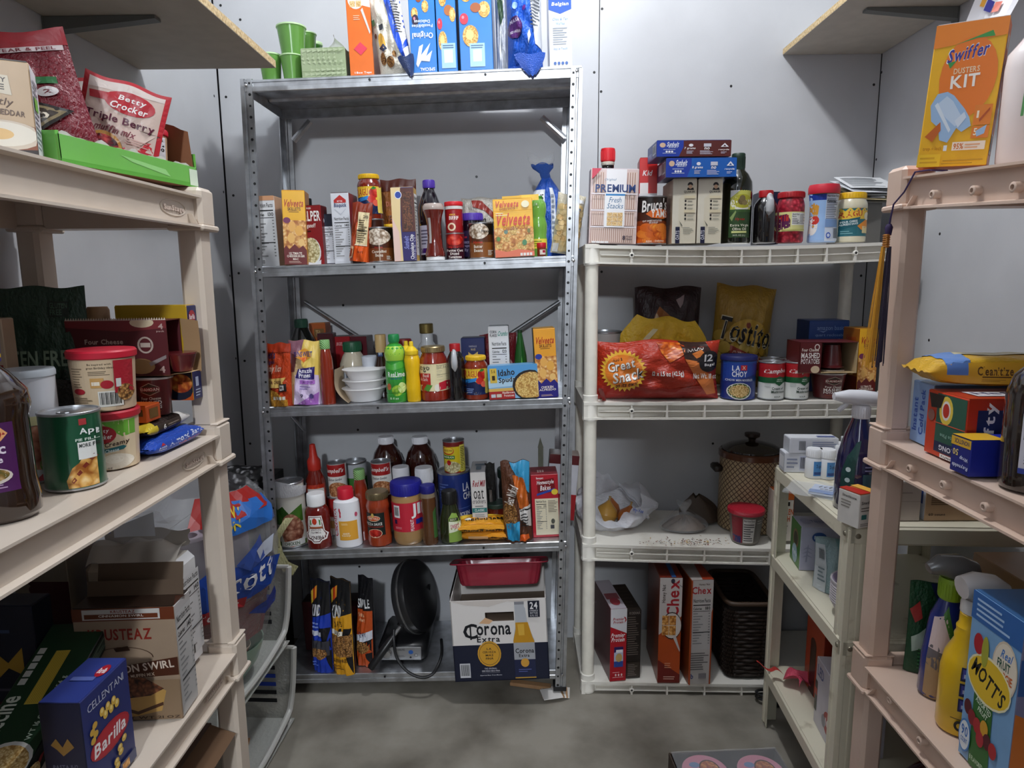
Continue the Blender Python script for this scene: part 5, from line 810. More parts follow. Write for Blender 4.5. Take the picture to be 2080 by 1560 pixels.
printed([P([(0, 100), (92, 100), (74, 96), (60, 98), (40, 92), (16, 95)], 'd8cfc8'), P([(29, 72), (36, 79), (44, 75), (40, 71)], 'e0b48a'), T('C', 12, 53, 27, 72, '10141c', 0, 0), R(19, 52, 20.5, 70, '10141c'), T('orona', 26, 57, 62, 69, '10141c'), T('Extra', 26, 48.5, 50, 56, '10141c'), E(38, 34, 12.4, 16, 'd8a030'), E(38, 34, 10.8, 14, '3a3a34'), E(38, 34, 10.4, 13.4, 'd8a030'), [T(s, 38-w, y, 38+w, y+2.6, '3a3020') for s, w, y in (('LA', 2.5, 39), ('CERVEZA', 7, 35), ('MAS', 4, 31), ('FINA', 4, 27))], R(0, 45.6, 31, 46.4, WHT), BC(6, 5, 17, 23, 'd8d8dc'), T('THE ORIGINAL', 32, 15, 45, 17, 'c8c8d0'), T('CERVEZA MAS FINA', 29, 12, 48, 14, 'c8c8d0'), T('Imported Beer From Mexico', 27, 6.5, 50, 8.5, 'c8c8d0', 0, .3), R(29, 10.6, 48, 11, '8a8a94'),
    P([(67, 96), (77, 96), (77, 91), (78, 89), (80, 68), (86, 50), (86, 3), (64, 3), (64, 50), (67, 68), (67, 89)], 'b9bcc2'), P([(67, 72), (80, 72), (84, 54), (86, 48), (86, 3), (64, 3), (64, 50), (67, 64)], 'c8901c'), P([(69, 70), (76, 70), (76, 56), (70, 56)], 'e0b040'), R(67, 94, 77, 97.5, '8a8a90'), R(64, 26, 86, 47, 'a8aab0'), T('Corona', 65.5, 34, 85, 40, '14181c'), T('Extra', 69, 29, 80, 33, '14181c'), R(64, 4, 86, 26, '1c2448'), E(75, 22, 4.4, 5.4, 'd8a040'), G(68, 10, 82, 15, 2, '5a64a0'), R(64, 2.6, 86, 4, 'c89a3a'),
    R(81, 78, 93, 98, '12182c'), T('24', 83, 88, 91, 96.5, 'f0eeee'), T('LONGNECK', 82.5, 85, 91.5, 87, 'c8c8cc'), T('BOTTLES', 83, 82, 91, 84.4, 'c8c8cc'), T('12 FL OZ', 83, 79, 91, 81.2, 'c8c8cc')], lambda s, tt, o: ((s-.5)*cw, -d_/2-o, tt*ch), t, 'front_print', asp=cw/ch)
# loaf pan
pz = t.location.z+ch+.004; f = M4.fit(912, 1116, 1166, -.03, zb=pz)
t = root('loaf_pan', 'fluted dark red baking pan resting on the white beer case', 'pan', (f[0], f[1], pz, f[3], f[4], f[5]), .15, roll=-.012, lean=-.30)
t.location.z = pz+.004; w_, h_ = f[3], f[4]; RED = M('8a1c30', .3, 0, .5); mb = MB(); n = 72
def rr(k, s, z): # rounded rectangle with flutes
    a = 2*pi*k/n; c, s_ = cos(a), sin(a); e = .28; fl = 1+.022*abs(sin(9*a)) if z < h_*.85 and s < .99 else 1
    return (w_/2*s*abs(c)**e*(1 if c > 0 else -1)*fl, .075*s*abs(s_)**e*(1 if s_ > 0 else -1)*fl, z)
rings = [(.74, .001), (.76, .0), (.79, h_*.1), (.86, h_*.84), (.88, h_*.93), (1.0, h_*.985), (1.0, h_), (.87, h_*.95), (.84, h_*.84), (.76, .02), (.7, .01)]
o0 = [rr(k, s, z) for s, z in rings for k in range(n)]
mb.add(o0, [(i*n+k, i*n+(k+1) % n, (i+1)*n+(k+1) % n, (i+1)*n+k) for i in range(len(rings)-1) for k in range(n)]+[tuple(range(n)), tuple(range((len(rings)-1)*n, len(rings)*n))], RED); mb.build('pan_body', t)
mb = MB(); mb.tube([rr(k, 1.0, h_*.992) for k in range(n)]+[rr(0, 1.0, h_*.992)], .0022, RED, 6); mb.build('rolled_rim', t)
t = pouch('patterned_pouch', 'dark patterned pouch behind the red baking pan', M4.fit(940, 1040, 1134, .24), .05, 'cloth', [], 'pillow', seed=71)
# cardboard under the foot
p = at(1130, 1412, Z=0)
t = thing('folded_cardboard', 'folded piece of printed cardboard wedged under the right steel post', 'cardboard', (p.x, p.y+.01, .0005))
for k in range(5):
    mb = MB(); dx, an = -.008*k, .16*k-.2; mb.cbox((0, 0, .003+k*.0001), (.085-.006*k, .055, .0024), .0008, M(('d8d4d0', 'b08a64', 'e4e0dc', '9a7a58', 'dcd8d4')[k], .7)); o = mb.build('cardboard_layer', t, smooth=0); o.location = (-.004*k, -.006*k, .0006-.0022+k*.0026+.002); o.rotation_euler.z = an*.5
mb = MB(); mb.cbox((-.085, .012, .009), (.13, .024, .012), .002, 'kraft'); o = mb.build('cardboard_strip', t, smooth=0); o.rotation_euler.z = -.22
# ================= top of the white unit =================
W0, W1, W2, W3 = WS
round_('soy_sauce_bottle', 'black sauce bottle with a red cap behind the cracker box', W0.fit(1212, 1261, 298, .09), [(90, 0), (96, 2), (96, 56), (78, 68), (58, 78), (52, 80), (52, 83, M('d8d0c0', .08, 0, 1)), (56, 84), (56, 86), (50, 87)], glass('120a0a'), [(50, 86), (58, 87), (60, 90), (60, 98.5), (56, 100), (1, 100)], 'd01824', bn='bottle', cn='cap', ridges=30)
def ST(x0, y0, x1, y1):
    n = max(4, int((x1-x0)/4.2)); w = (x1-x0)/n
    return [R(x0, y0, x1, y1, 'dcc2b6'), [R(x0+w*i, y0+.8, x0+w*(i+.38), y1-1, 'b58f80') for i in range(n)], [R(x0+w*(i+.55), y0+.8, x0+w*(i+.8), y1-.6, 'f0e0d8') for i in range(n)]]
t = carton('cracker_box', 'large white and pink saltine cracker box with big blue lettering', W0.fit(1196, 1293, 345, .012), .055, dict(f='e2ccc8', s='b8a4b8', l='c8b4c8', t='e8dce4'), [[ST(6, 68, 30, 96), ST(76, 68, 96, 96), ST(4, 46, 30, 65), ST(72, 46, 95, 65), ST(4, 24, 30, 43), ST(70, 24, 94, 43), ST(3, 1, 94, 21)], [R(2, y, 98, y+1.6, 'f4ecf0') for y in (21.5, 43.8, 65.8)], P([(2, 100), (22, 100), (6, 88), (2, 86)], 'd02a4a'), R(32, 66, 74, 99, 'f6f4f6'), T('Original', 28, 83, 52, 87, '6a8aaa', 0, .25, 0), T('PREMIUM', 10, 68.5, 93, 79, '1a3a78'), R(30, 22, 72, 67, 'f6f6f8'), R(32, 64, 72, 66.5, '3a8ac8'), T('Fresh', 40, 55, 65, 62, '2a6a9a', 0, .2, 0), T('Stacks', 36, 47, 69, 54, '2a6a9a', 0, .2, 0), [R(36+11*i, 24+6*j, 46.5+11*i, 29.6+6*j, 'cracker') for i in range(3) for j in range(3)], T('8', 70, 5, 76, 11, '1c1c3a'), T('Fresh', 78, 8.5, 90, 11, '3a2a3a', 0, .2), T('Stacks', 78, 5, 90, 7.8, '3a2a3a', 0, .2), [R(6+9*i, 0.5, 14+9*i, 3, 'f2f0f0') for i in range(4)]], roll=.028, left=[R(0, 0, 100, 100, 'a898a8'), BC(20, 20, 80, 40)])
carton('snack_box', 'red snack box standing behind the yams can', W0.fit(1298, 1334, 321, .13), .09, dict(f='cc2a28', s='a01c1c'), [R(4, 56, 50, 72, 'f0e8e6'), T('Kid', 20, 80, 70, 86, 'f8ecec', 0, .2), T('Mega Family', 14, 38, 90, 42, 'f4d0cc', 0, .2), R(0, 47, 100, 60, 'e4e0e0')], yaw=-.08)
can('yams_can', 'large dark brown and orange yams can on the white shelf', W0.fit(1289, 1361, 397, .006), [(3, 'c85018'), (38, '8a3a14'), (48, '4a2214'), (66, '241814')], [[E(18+22*(i % 4)+8*(i//4), 8+13*(i//4), 17, 9, ('yam', 'e8802a', 'd86418')[i % 3]) for i in range(11)], P([(32, 62), (46, 70), (70, 73), (96, 70), (98, 56), (80, 52), (48, 54)], 'e06a1c'), T("Bruce's", 22, 68, 94, 93, 'f4f0ec', 6, .15), T('YAMS', 46, 55, 94, 70, 'f6f2ee'), T('CUT SWEET POTATOES', 24, 46, 78, 49.5, 'f0e8e0', 2), T('IN SYRUP', 42, 42, 66, 45.5, 'f0e8e0', 2), T('REAL - Delicious', 34, 4, 86, 8, 'f4e4d0', 3, .2)])
QK = lambda: [P([(26, 70), (100, 96), (100, 0), (26, 0)], 'ded6c0'), P([(60, 90), (84, 90), (82, 93), (76, 95), (68, 95), (62, 93)], '1c1c1e'), E(72, 88, 8, 3.4, 'd8b090'), P([(58, 83), (88, 83), (84, 87), (72, 84.5), (62, 87)], '1c1c1e'), T('QUAKER', 46, 78, 92, 82, '1c1c1e'), [[E(54, 66-k*5.5, 4, 1.8, '2a2a2a'), G(62, 64-k*5.5, 94, 67-k*5.5, 2, '8a8a80')] for k in range(3)], [[E(54, 44-k*5.5, 4, 1.8, '2a2a2a'), G(62, 42-k*5.5, 94, 45-k*5.5, 2, '8a8a80')] for k in range(2)], G(46, 15, 92, 26, 5, '8a8a80'), R(48, 70, 94, 74, 'e0d4b4'), R(48, 48, 94, 52, 'e0d4b4'), R(14, 0, 32, 26, '1c2240'), T('OATS', 4, 10, 42, 16, 'd8d8e0', 90), P([(28, 36), (40, 30), (44, 27), (38, 28)], '6a6a60')]
for k, (u0, u1) in enumerate(((1366, 1414), (1417, 1466))):
    carton('oatmeal_box', ('left cream oatmeal box upright under the granola boxes', 'right cream oatmeal box upright under the granola boxes')[k], W0.fit(u0, u1, 364, .006), .15, dict(f='e2dccb', s='a09078', l='b09c82', t='d8d0c0'), QK(), [R(30, 0, 70, 100, 'a89478'), R(10, 30, 90, 50, '8a7a5c')], group='cream oatmeal boxes')
SUN = lambda c, n: [R(0, 0, 36, 100, '2440a4'), P([(40, 100), (100, 100), (100, 0), (30, 0)], c), E(8, 72, 4, 15, 'd8b89a'), T('Sunbelt', 14, 62, 30, 92, 'e8ecf6', 0, .25), T('BAKERY', 16, 54, 29, 62, 'd0d8ec'), [E(13.5+3.6*i, 31, 1.5, 6, 'f2f2f6') for i in range(3)], R(9, 42, 25, 45, 'c8d0e8'), R(8, 20, 26, 23, 'c8d0e8'), E(46, 70, 3, 9, 'e8e8ee'), T(n, 37, 42, 52, 58, 'f2f0f0', 0, .15), G(40, 16, 50, 38, 3, 'c8c8d8'), R(63, 60, 73, 80, 'c8c8d4'), T('no', 64, 42, 71, 56, 'f2f0f0', 0, .15), G(58, 12, 76, 38, 4, 'c8c8d8'), P([(86, 60), (91, 82), (96, 60), (93.4, 60), (91, 72), (88.6, 60)], 'e8e8ee'), R(86, 58, 96, 61, 'e8e8ee'), T('recycle', 83, 34, 97, 46, 'f2f0f0', 0, .15), G(86, 16, 95, 30, 2, 'c8c8d8')]
f0 = W0.fit(1353, 1496, 321, -.012, vb=361); top = W0.fit(1366, 1466, 364, .006); zt = top[2]+top[4]
carton('granola_bar_box', 'dark blue granola bar box lying across the oatmeal boxes', (f0[0], f0[1], zt+.0026, f0[3], f0[4]-.002, W0), .12, dict(f='2268b8', s='1c2c5c', l='1c2c5a', t='24408a'), SUN('1e5fb4', '8 grams'), [R(20, 30, 55, 86, 'c8ccd4'), BC(62, 24, 94, 88, 'd0d4da')], yaw=.02)
f1 = W0.fit(1335, 1487, 286, -.012, vb=320)
carton('granola_bar_box', 'brown and blue granola bar box topmost above the oatmeal boxes', (f1[0]-.002, f1[1], zt+f0[4]+.0052, f1[3], f1[4]-.002, W0), .12, dict(f='5a2a2a', s='3a4a7a', l='3c4c84', t='3a4a8a'), SUN('5c2a28', '7 grams'), [R(4, 10, 50, 46, '6a78a8'), BC(60, 20, 96, 84, 'b8c0cc')], yaw=.035)
round_('olive_oil_bottle', 'tall square shouldered dark olive oil bottle on the white shelf', W0.fit(1475, 1537, 307, .008), [(92, 0), (98, 2), (99, 60), (96, 68), (70, 77), (42, 82), (38, 84), (36, 90)], glass('14180e'), [(44, 81), (44, 82), (42, 92), (44, 93), (44, 99), (40, 100), (1, 100)], '22382c', [R(16, 6, 84, 58, '2c4a24'), R(18, 36, 84, 58, 'c8c860'), E(54, 44, 36, 8, 'e8e6da'), E(56, 46, 33, 7.6, 'b0ac30'), E(52, 46, 12, 4, '6a5a3a'), E(62, 44.5, 9, 3, '8a7a50'), E(54, 49, 10, 3.6, '7a6a44'), P([(18, 58), (46, 58), (18, 50)], 'e8ecf0'), R(18, 34, 84, 37, '3a5a2a'), P([(18, 28), (34, 36), (36, 34), (24, 24)], '8aa060'), T('Hyvee', 34, 24, 64, 28, 'a82a24', 0, .2), T('Extra Virgin', 20, 17.5, 78, 21, 'e8e4d0'), T('Olive Oil', 26, 14, 70, 17, 'e8e4d0'), R(24, 11, 72, 13.2, 'd8dc90'), T('34 FL OZ (1 L)', 28, 7, 68, 9.4, 'c8c8b8'), R(40, 70, 44, 71, 'f0f0e8')], bn='bottle', cn='cap', yaw=0, ridges=30)
carton('mix_box', 'dark navy box behind the syrup jug on the white shelf', W0.fit(1540, 1583, 391, .12), .06, dict(f='1a1e3c', s='14182e'), [])
jug('dark syrup jug between olive oil bottle and the beet jar', W0.fit(1537, 1586, 385, .01))
round_('beet_jar', 'jar of dark red sliced beets with a red lid and pale yellow label', W0.fit(1588, 1643, 388, .014), [(90, 0), (97, 3), (98, 64), (98, 74), (90, 83), (84, 88)], M('berryred'), [(92, 88), (96, 89), (96, 98), (92, 100), (1, 100)], 'a8141e', [R(2, 22, 98, 60, 'dcd890'), P([(2, 54), (22, 56), (34, 44), (34, 30), (2, 24)], '5a1c4a'), R(2, 42, 28, 54, 'b82a24'), R(38, 34, 96, 58, 'e6e6e2'), T('Nutrition', 40, 53, 66, 57, '222'), T('Facts', 40, 49, 54, 52.6, '222'), G(40, 36, 64, 48, 4, '6a6a6a'), G(68, 36, 94, 56, 7, '8a8a8a'), T('20', 58, 36, 66, 40, '222'), R(10, 24, 98, 26, 'c8c470')], ridges=30)
round_('creamer_canister', 'blue and white creamer canister with a red lid on the white shelf', W0.fit(1651, 1712, 372, .03), [(88, 0), (94, 2), (92, 20), (86, 48), (92, 70), (98, 82), (98, 86)], M('a8c4ec', .3, 0, .4), [(98, 83), (100, 84), (100, 94), (94, 99), (1, 100)], 'd02a3c', [R(0, 82, 100, 90, '3a8a5a'), R(0, 72, 100, 82, '1c3a9c'), P([(0, 0), (44, 0), (44, 72), (0, 72)], '9abce8'), P([(0, 20), (16, 30), (22, 62), (8, 68), (0, 62)], 'd89a3a'), E(4, 28, 16, 16, 'e8e4e0'), E(12, 38, 12, 7, 'c8322a'), R(44, 2, 96, 82, 'd0d8e6'), T('Nutrition Facts', 46, 77, 94, 81, '1c1c1c'), G(46, 40, 94, 75, 12, '5a6070'), T('Calories', 46, 68, 80, 72, '1c1c1c'), R(44, 26, 96, 40, '7a9aca'), BC(74, 4, 96, 26, 'd0d8e6'), E(56, 12, 8, 5, '2a5ac0'), E(56, 12, 5, 3, 'd0d8e6')], bn='canister_body', cn='lid', sq=.8)
round_('alfredo_sauce_jar', 'cream coloured alfredo sauce jar with a yellow lid at the right of the white shelf', W0.fit(1712, 1774, 389, .034), [(88, 0), (96, 2), (98, 10), (95, 14), (95, 66), (98, 70), (96, 78), (84, 86), (80, 88)], M('d8d0b4', .15, 0, .9), [(80, 87), (86, 88), (86, 98), (82, 100), (1, 100)], 'e4b418', [R(2, 12, 98, 68, '2a6a74'), R(2, 46, 98, 68, 'e8c040'), T('RAGU', 0, 50, 66, 62, 'b82a24', 4), P([(52, 64), (58, 68), (60, 66), (55, 63)], 'b82a24'), P([(2, 44), (60, 50), (50, 34), (2, 24)], '1a5a66'), T('FOUR CHEESE', 4, 39, 50, 43, 'e8f0f0', 6), T('ALFREDO SAUCE', 2, 34, 52, 38, 'e8f0f0', 6), P([(50, 32), (88, 48), (96, 30), (66, 24)], 'e8902a'), R(68, 18, 94, 32, 'e8d8a0'), E(86, 52, 12, 8, 'f2ecd0'), G(6, 16, 40, 24, 2, '7ab0b4')], ridges=30)
# papers on a box at the back
f = W0.fit(1716, 1790, 398, .19)
carton('paper_box', 'plain grey box hidden under the loose papers', (f[0], f[1], f[2], f[3], f[4], W0), .12, dict(f='6a6864', s='5a5854', t='8a8884'), [])
zp = f[2]+f[4]+.0035
for k, (dx, dy, a, c) in enumerate(((0, 0, .1, 'd8dce0'), (.03, -.02, .4, 'c8b890'), (-.03, .01, -.2, 'e4e6ea'), (.05, .0, .25, 'dfe2e4'), (.0, -.03, .6, 'e8eaee'), (.06, .02, -.1, 'd4d6d8'), (.02, -.01, .15, 'eceef0'))):
    t = thing('paper_sheet', ('lowest', 'second lowest yellowish', 'third lowest', 'middle', 'third from the top', 'second from the top', 'topmost')[k]+' loose paper of the pile sloping beside the right beige post', 'paper', (f[0]+.002+dx*.7, f[1]+.015+dy*.5, zp-.012+k*.007), a*.5, 0, 'loose papers in the corner pile', .42)
    mb = MB(); fn = lambda u, v, o=0: ((u-.5)*.15, v*.11-.035, .001*sin(5*u+k)*(.5+v)+.0012+o); mb.grid(fn, 10, 8, M(c, .7)); mb.grid(lambda u, v: fn(1-u, v, -.0008), 10, 8, M(c, .7)); mb.build('sheet', t, smooth=1.2); printed(G(8, 10, 90, 90, 9, '8a8e94'), fn, t, 'printed_text', nx=6)

# ================= second white shelf =================
can('bulk_can', 'huge silver can with a red label at the left of the second white shelf', W1.fit(1196, 1268, 675, .16), [(3, '8a2418'), (80, 'b8b4b0')], [R(6, 60, 90, 74, 'a8302a')])
pouch('tortilla_chip_bag', 'dark maroon tortilla chip bag standing at the back of the second white shelf', W1.fit(1292, 1428, 584, .19), .09, '2a1418', [P([(22, 66), (34, 82), (62, 66), (40, 60), (30, 74)], 'a86a3a'), P([(26, 70), (30, 76), (36, 68)], 'e0c8a0'), T('Doritos', 6, 44, 88, 62, 'c8c4c4', -6, 0), P([(60, 88), (72, 92), (70, 84), (66, 80)], '9a8a8a'), P([(54, 48), (76, 62), (74, 58), (60, 46)], 'a8302a')], 'pillow', seed=81, wr=.005)
pouch('crisp_bag', 'gold round tortilla chip bag tilted at the back of the second white shelf', W1.fit(1444, 1566, 586, .19), .09, 'a8842c', [[E(8+17*(i % 6)+8*((i//6) % 2), 6+11*(i//6), 9, 6, ('c8a84a', 'b8922e', 'd4b860')[i % 3]) for i in range(30)], E(52, 56, 30, 12, 'c09a3a'), E(52, 62, 4, 3, '7a2a14'), P([(24, 42), (80, 30), (80, 18), (24, 30)], '9a3a2a'), T('CRISPY ROUNDS', 28, 28, 78, 35, 'd8b8a8', -9), P([(24, 26), (66, 20), (60, 6), (18, 10)], 'c8b090'), T('Tostitos', 4, 42, 108, 66, 'd8d0b0', -9), T('Tostitos', 5, 43, 107, 65, '16181c', -9)], 'pillow', seed=83, wr=.005, roll=.08)
t = pouch('chip_multipack_inner_bag', 'torn yellow bag sticking up behind the red snack multipack', W1.fit(1250, 1432, 655, .132), .05, 'e8c02c', [T('The Perfect Snack', 34, 4, 84, 12, '7a5a10', -2, .2), P([(24, 64), (34, 84), (40, 84), (28, 60)], 'f4ecc0'), P([(4, 20), (30, 40), (34, 20), (20, 4)], 'c89a20'), E(48, 66, 5, 3.5, 'b8901c'), P([(74, 34), (96, 56), (98, 30), (80, 20)], 'a87a18')], 'sack', seed=85, wr=.008, gather=.35, roll=.09)
t = pouch('chip_multipack_bag', 'big red orange nacho chip multipack lying along the front of the second white shelf', W1.fit(1212, 1470, 696, -.002), .11, 'b8341e', [P([(0, 0), (100, 0), (100, 30), (60, 20), (30, 30), (0, 24)], 'a02a20'), P([(48, 96), (70, 98), (70, 80), (58, 66), (52, 80)], 'yam'), P([(66, 100), (88, 100), (96, 70), (84, 64), (70, 72)], '3a2420'), P([(70, 72), (84, 66), (88, 50), (96, 40), (98, 10), (90, 8), (80, 40)], 'd87a3a'), T('NACHO', 72, 84, 86, 92, 'f0e8e4', 6), P([(76, 80), (84, 86), (88, 78), (80, 72)], 'e0803a'), E(91.5, 66, 9.5, 18, '201c1e'), T('12', 87, 66, 95, 78, 'f4f2f2'), T('Bags!', 87.5, 57, 97, 63, 'f4f2f2'), [P([(20, 52), (20+19*cos(2*pi*i/30), 52+36*sin(2*pi*i/30)), (20+16*cos(2*pi*(i+.5)/30), 52+30*sin(2*pi*(i+.5)/30)), (20+19*cos(2*pi*(i+1)/30), 52+36*sin(2*pi*(i+1)/30))], 'f0bc3c') for i in range(30)], E(20, 52, 15, 28, 'e8822a'), T('Also a', 11, 68, 19, 75, '1c1414', 14, .2), [T('Great', 7+d, 54-d*2, 29+d, 70-d*2, c, 14, .15) for d, c in ((.4, '1c1414'), (0, 'f4f0ea'))], [T('Snack', 11+d, 36-d*2, 36+d, 54-d*2, c, 14, .15) for d, c in ((.4, '1c1414'), (0, 'f4f0ea'))], T('on its own!', 14, 26, 31, 34, '1c1414', 12, .2), T('12 x 1.5 oz (42.5g)', 43.3, 42, 69.3, 52, '2a1212'), T('12 x 1.5 oz (42.5g)', 43, 42.6, 69, 52.6, 'f2eeea'), T('Net Wt. 18 oz', 77, 38, 98, 47, 'f2eeea', -3)], 'pillow', seed=87, wr=.006)
mb = MB(); w_ = .33; mb.grid(lambda a, b: (-w_*.48-.012*b+.006*sin(7*a), -.02-.05*a+.008*sin(9*a+3*b), .004+.045*a*b+.01*sin(11*a)*b*.4), 12, 6, crinkle('a8302a')); mb.build('crumpled_end', t, smooth=1.2)
t = round_('noodle_canister', 'royal blue chow mein noodle canister with a dark blue lid on the second white shelf', W1.fit(1473, 1548, 725, .008), [(92, 0), (94, 1), (94, 90)], M('1c3484', .3, 0, .4), [(96, 88), (100, 90), (100, 97), (96, 99.5), (90, 99.4), (88, 98), (1, 98)], '1a2260', [R(2, 84, 98, 88, '2a5ab0'), P([(2, 40), (98, 60), (98, 84), (2, 84)], '2246a0'), T('LA', 20, 67, 40, 79, 'f0f2f6'), R(42, 68, 60, 80, 'c02228'), T('X', 46, 70, 56, 78, 'e8d0c0'), T('CHOY', 20, 53, 60, 66, 'f0f2f6'), T('CHOW MEIN NOODLES', 6, 43, 78, 48, 'e0e4ee'), E(42, 20, 33, 19.5, 'e0e0da'), E(42, 20.5, 30, 17.5, '3a5a24'), E(42, 20.5, 27, 15, 'noodle')], bn='canister_body', cn='lid')
CRM = [R(2, 60, 98, 95, 'b01c24'), T("Campbell's", 10, 68, 116, 84, 'f4f0ee', 3, .3), R(2, 45, 98, 60, '1c5a34'), P([(46, 58), (66, 63), (86, 58), (82, 44), (66, 37), (50, 44)], '1c5a34'), T('HEART', 56, 53, 78, 56, 'd8e4d8'), T('HEALTHY', 54, 48.5, 80, 51.5, 'd8e4d8'), T('Cream of', 38, 27, 84, 34, '1c3a2a'), T('Mushroom', 36, 18, 90, 25, '1c3a2a'), T('SOUP', 48, 6, 72, 10, '4a5a50'), G(14, 34, 34, 44, 3, 'b8c0ba')]
for u0, u1, v, d, lab in ((1549, 1602, 737, .006, 'left front mushroom soup can beside the blue noodle canister'), (1601, 1653, 737, .006, 'right front mushroom soup can beside the mashed potato cup'), (1551, 1600, 730, .085, 'left back mushroom soup can seen only by its rim'), (1591, 1639, 730, .085, 'right back mushroom soup can seen only by its rim')):
    can('soup_can', lab, W1.fit(u0, u1, v, d), [(3, 'e4e6e2'), (45, '1c5a34'), (60, 'b01c24')], CRM, group='cream of mushroom soup cans', pull=True)
carton('storage_bag_box', 'dark blue storage bag box at the back of the second white shelf', W1.fit(1641, 1721, 652, .15), .1, dict(f='26488a', s='1e3a72', l='1c3468', t='2a4a86'), [T('amazon basics', 20, 87, 92, 93, '8aa8d8', 0, 0, 0), P([(24, 86), (36, 85), (46, 87), (36, 83.5)], '8aa8d8'), T('quart reclosable', 16, 77, 92, 82, '8aa8d8', 0, 0, 0), T('storage bags', 18, 64, 104, 75, 'a8bee2')], [T('storage bags', 10, 40, 92, 50, '6a88c0'), G(20, 60, 70, 66, 1, '5a78b0')])
carton('macaroni_box', 'yellow cheeseburger dinner box at the right end of the second white shelf', W1.fit(1742, 1782, 668, .045), .085, VELK, VEL('7a2a5a', '6e1c1c', 'ULTIMATE', 'CHEESEBURGER', 'MAC'), VELL, yaw=.12)
def potato_cup(label, f, yaw=0):
    return round_('mashed_potato_cup', label, f, [(74, 0), (76, 1), (96, 92), (98, 95)], M('5e1a1e', .3, 0, .3), [(98, 94), (102, 95), (102, 99), (96, 100), (1, 99)], M('c8c0bc', .25, .5), [P([(24, 76), (50, 88), (76, 76), (76, 64), (50, 54), (24, 64)], 'b09a88'), P([(26, 75), (50, 86), (74, 75), (74, 65), (50, 56), (26, 65)], '3a2a1c'), R(22, 65, 78, 76, '7a1c24'), T('IDAHOAN', 25, 66.5, 75, 74.5, 'e8dccc'), T('Four Cheese', 24, 43, 78, 51, 'e8dcd0'), T('MASHED', 20, 30, 80, 41, 'f2ece6'), T('POTATOES', 20, 20, 80, 29, 'f2ece6'), R(24, 13, 78, 14, 'b05a2a')], group='mashed potato cups', bn='cup_wall', cn='foil_lid', yaw=yaw)
potato_cup('dark red mashed potato cup at the front of the second white shelf', W1.fit(1661, 1731, 760, .004))
def potato_carton(label, f, d, yaw, tilt_open):
    # open cardboard sleeve with its cups showing at the right end
    x, y, z, w, h, s = f; t = root('potato_cup_carton', label, 'carton', f, d, yaw)
    RD = M('5c1a1e', .4); kr = M('kraft'); k = .0016; mb = MB()
    mb.box((-w/2, -d/2, 0), (w/2, -d/2+k, h), RD); mb.box((-w/2, d/2-k, 0), (w/2, d/2, h), RD); mb.box((-w/2, -d/2, h-k), (w/2, d/2, h), RD); mb.box((-w/2, -d/2, 0), (w/2, d/2, k), kr); mb.box((-w/2, -d/2, 0), (-w/2+k, d/2, h), RD)
    mb.box((-w/2+k, d/2-2*k, k), (w/2, d/2-k, h-k), kr); mb.build('carton_sleeve', t, smooth=0); return t, w, h
f = W1.fit(1624, 1741, 700, .0, vb=763)
t = root('potato_cup_carton', 'dark red mashed potato carton with an open end resting on the potato cup', 'carton', f, .10)
w_, h_ = f[3], f[4]; RD = M('5c1a1e', .4); kr = M('b8a078', .8); xs = -w_*.12; mb = MB(); k = .0016; d_ = .1
t.location.z = W1.z(1)+.001+W1.fit(1661, 1731, 760, .004)[4]+.002
mb.box((-w_/2, -d_/2, 0), (xs, -d_/2+k, h_), RD); mb.box((-w_/2, -d_/2, h_-k), (w_/2, d_/2, h_), RD); mb.box((-w_/2, d_/2-k, 0), (w_/2, d_/2, h_), RD); mb.box((-w_/2, -d_/2, 0), (-w_/2+k, d_/2, h_), RD)
mb.box((-w_/2, -d_/2, 0), (w_/2, d_/2, k), kr); mb.box((w_/2-k, -d_/2, 0), (w_/2, d_/2, h_), kr); mb.box((xs-k, -d_/2, 0), (xs, d_/2, h_), RD)
mb.build('carton_sleeve', t, smooth=0)
mb = MB(); c = (xs+w_/2)/2+.003; mb.lathe([(.022, .002), (.030, h_*.7), (.034, h_*.74), (.034, h_*.78), (.001, h_*.78)], M('5c1a1e', .3, 0, .3), 24, (c-.004, 0)); mb.v = [(x, y, h_*.86-z*.98+.003) for x, y, z in mb.v]; mb.build('cup_inside', t)
mb = MB(); mb.lathe([(.036, .0025), (.0365, .006), (.001, .0065)], M('c8c0bc', .2, .6), 24, (c-.004, -.004)); mb.build('cup_lid', t)
printed([T('Four Cheese', 10, 70, 86, 80, 'e8dcd0'), T('MASHED', 8, 48, 92, 66, 'f2ece6'), T('POTATOES', 8, 30, 92, 46, 'f2ece6'), E(78, 84, 12, 10, 'e0d4cc'), E(78, 84, 8, 7, '5c1a1e'), E(74, 12, 20, 12, 'd8c0a0')], lambda s, tt, o: (-w_/2+s*(xs+w_/2), -d_/2-o, tt*h_), t, 'front_print')
printed([E(30, 70, 28, 26, 'd8c8a8'), E(30, 28, 22, 20, 'e0d4cc'), E(30, 28, 18, 16, '6a2428'), R(14, 24, 46, 32, 'e0d4cc'), T('IDAHOAN', 66, 60, 96, 72, 'd0c0b4'), T('MASHED', 62, 40, 94, 50, 'd0c0b4')], lambda s, tt, o: (xs+.002+s*(w_/2-xs-.02), d_/2-k-.0012-o, h_*.1+tt*h_*.85), t, 'inner_print')

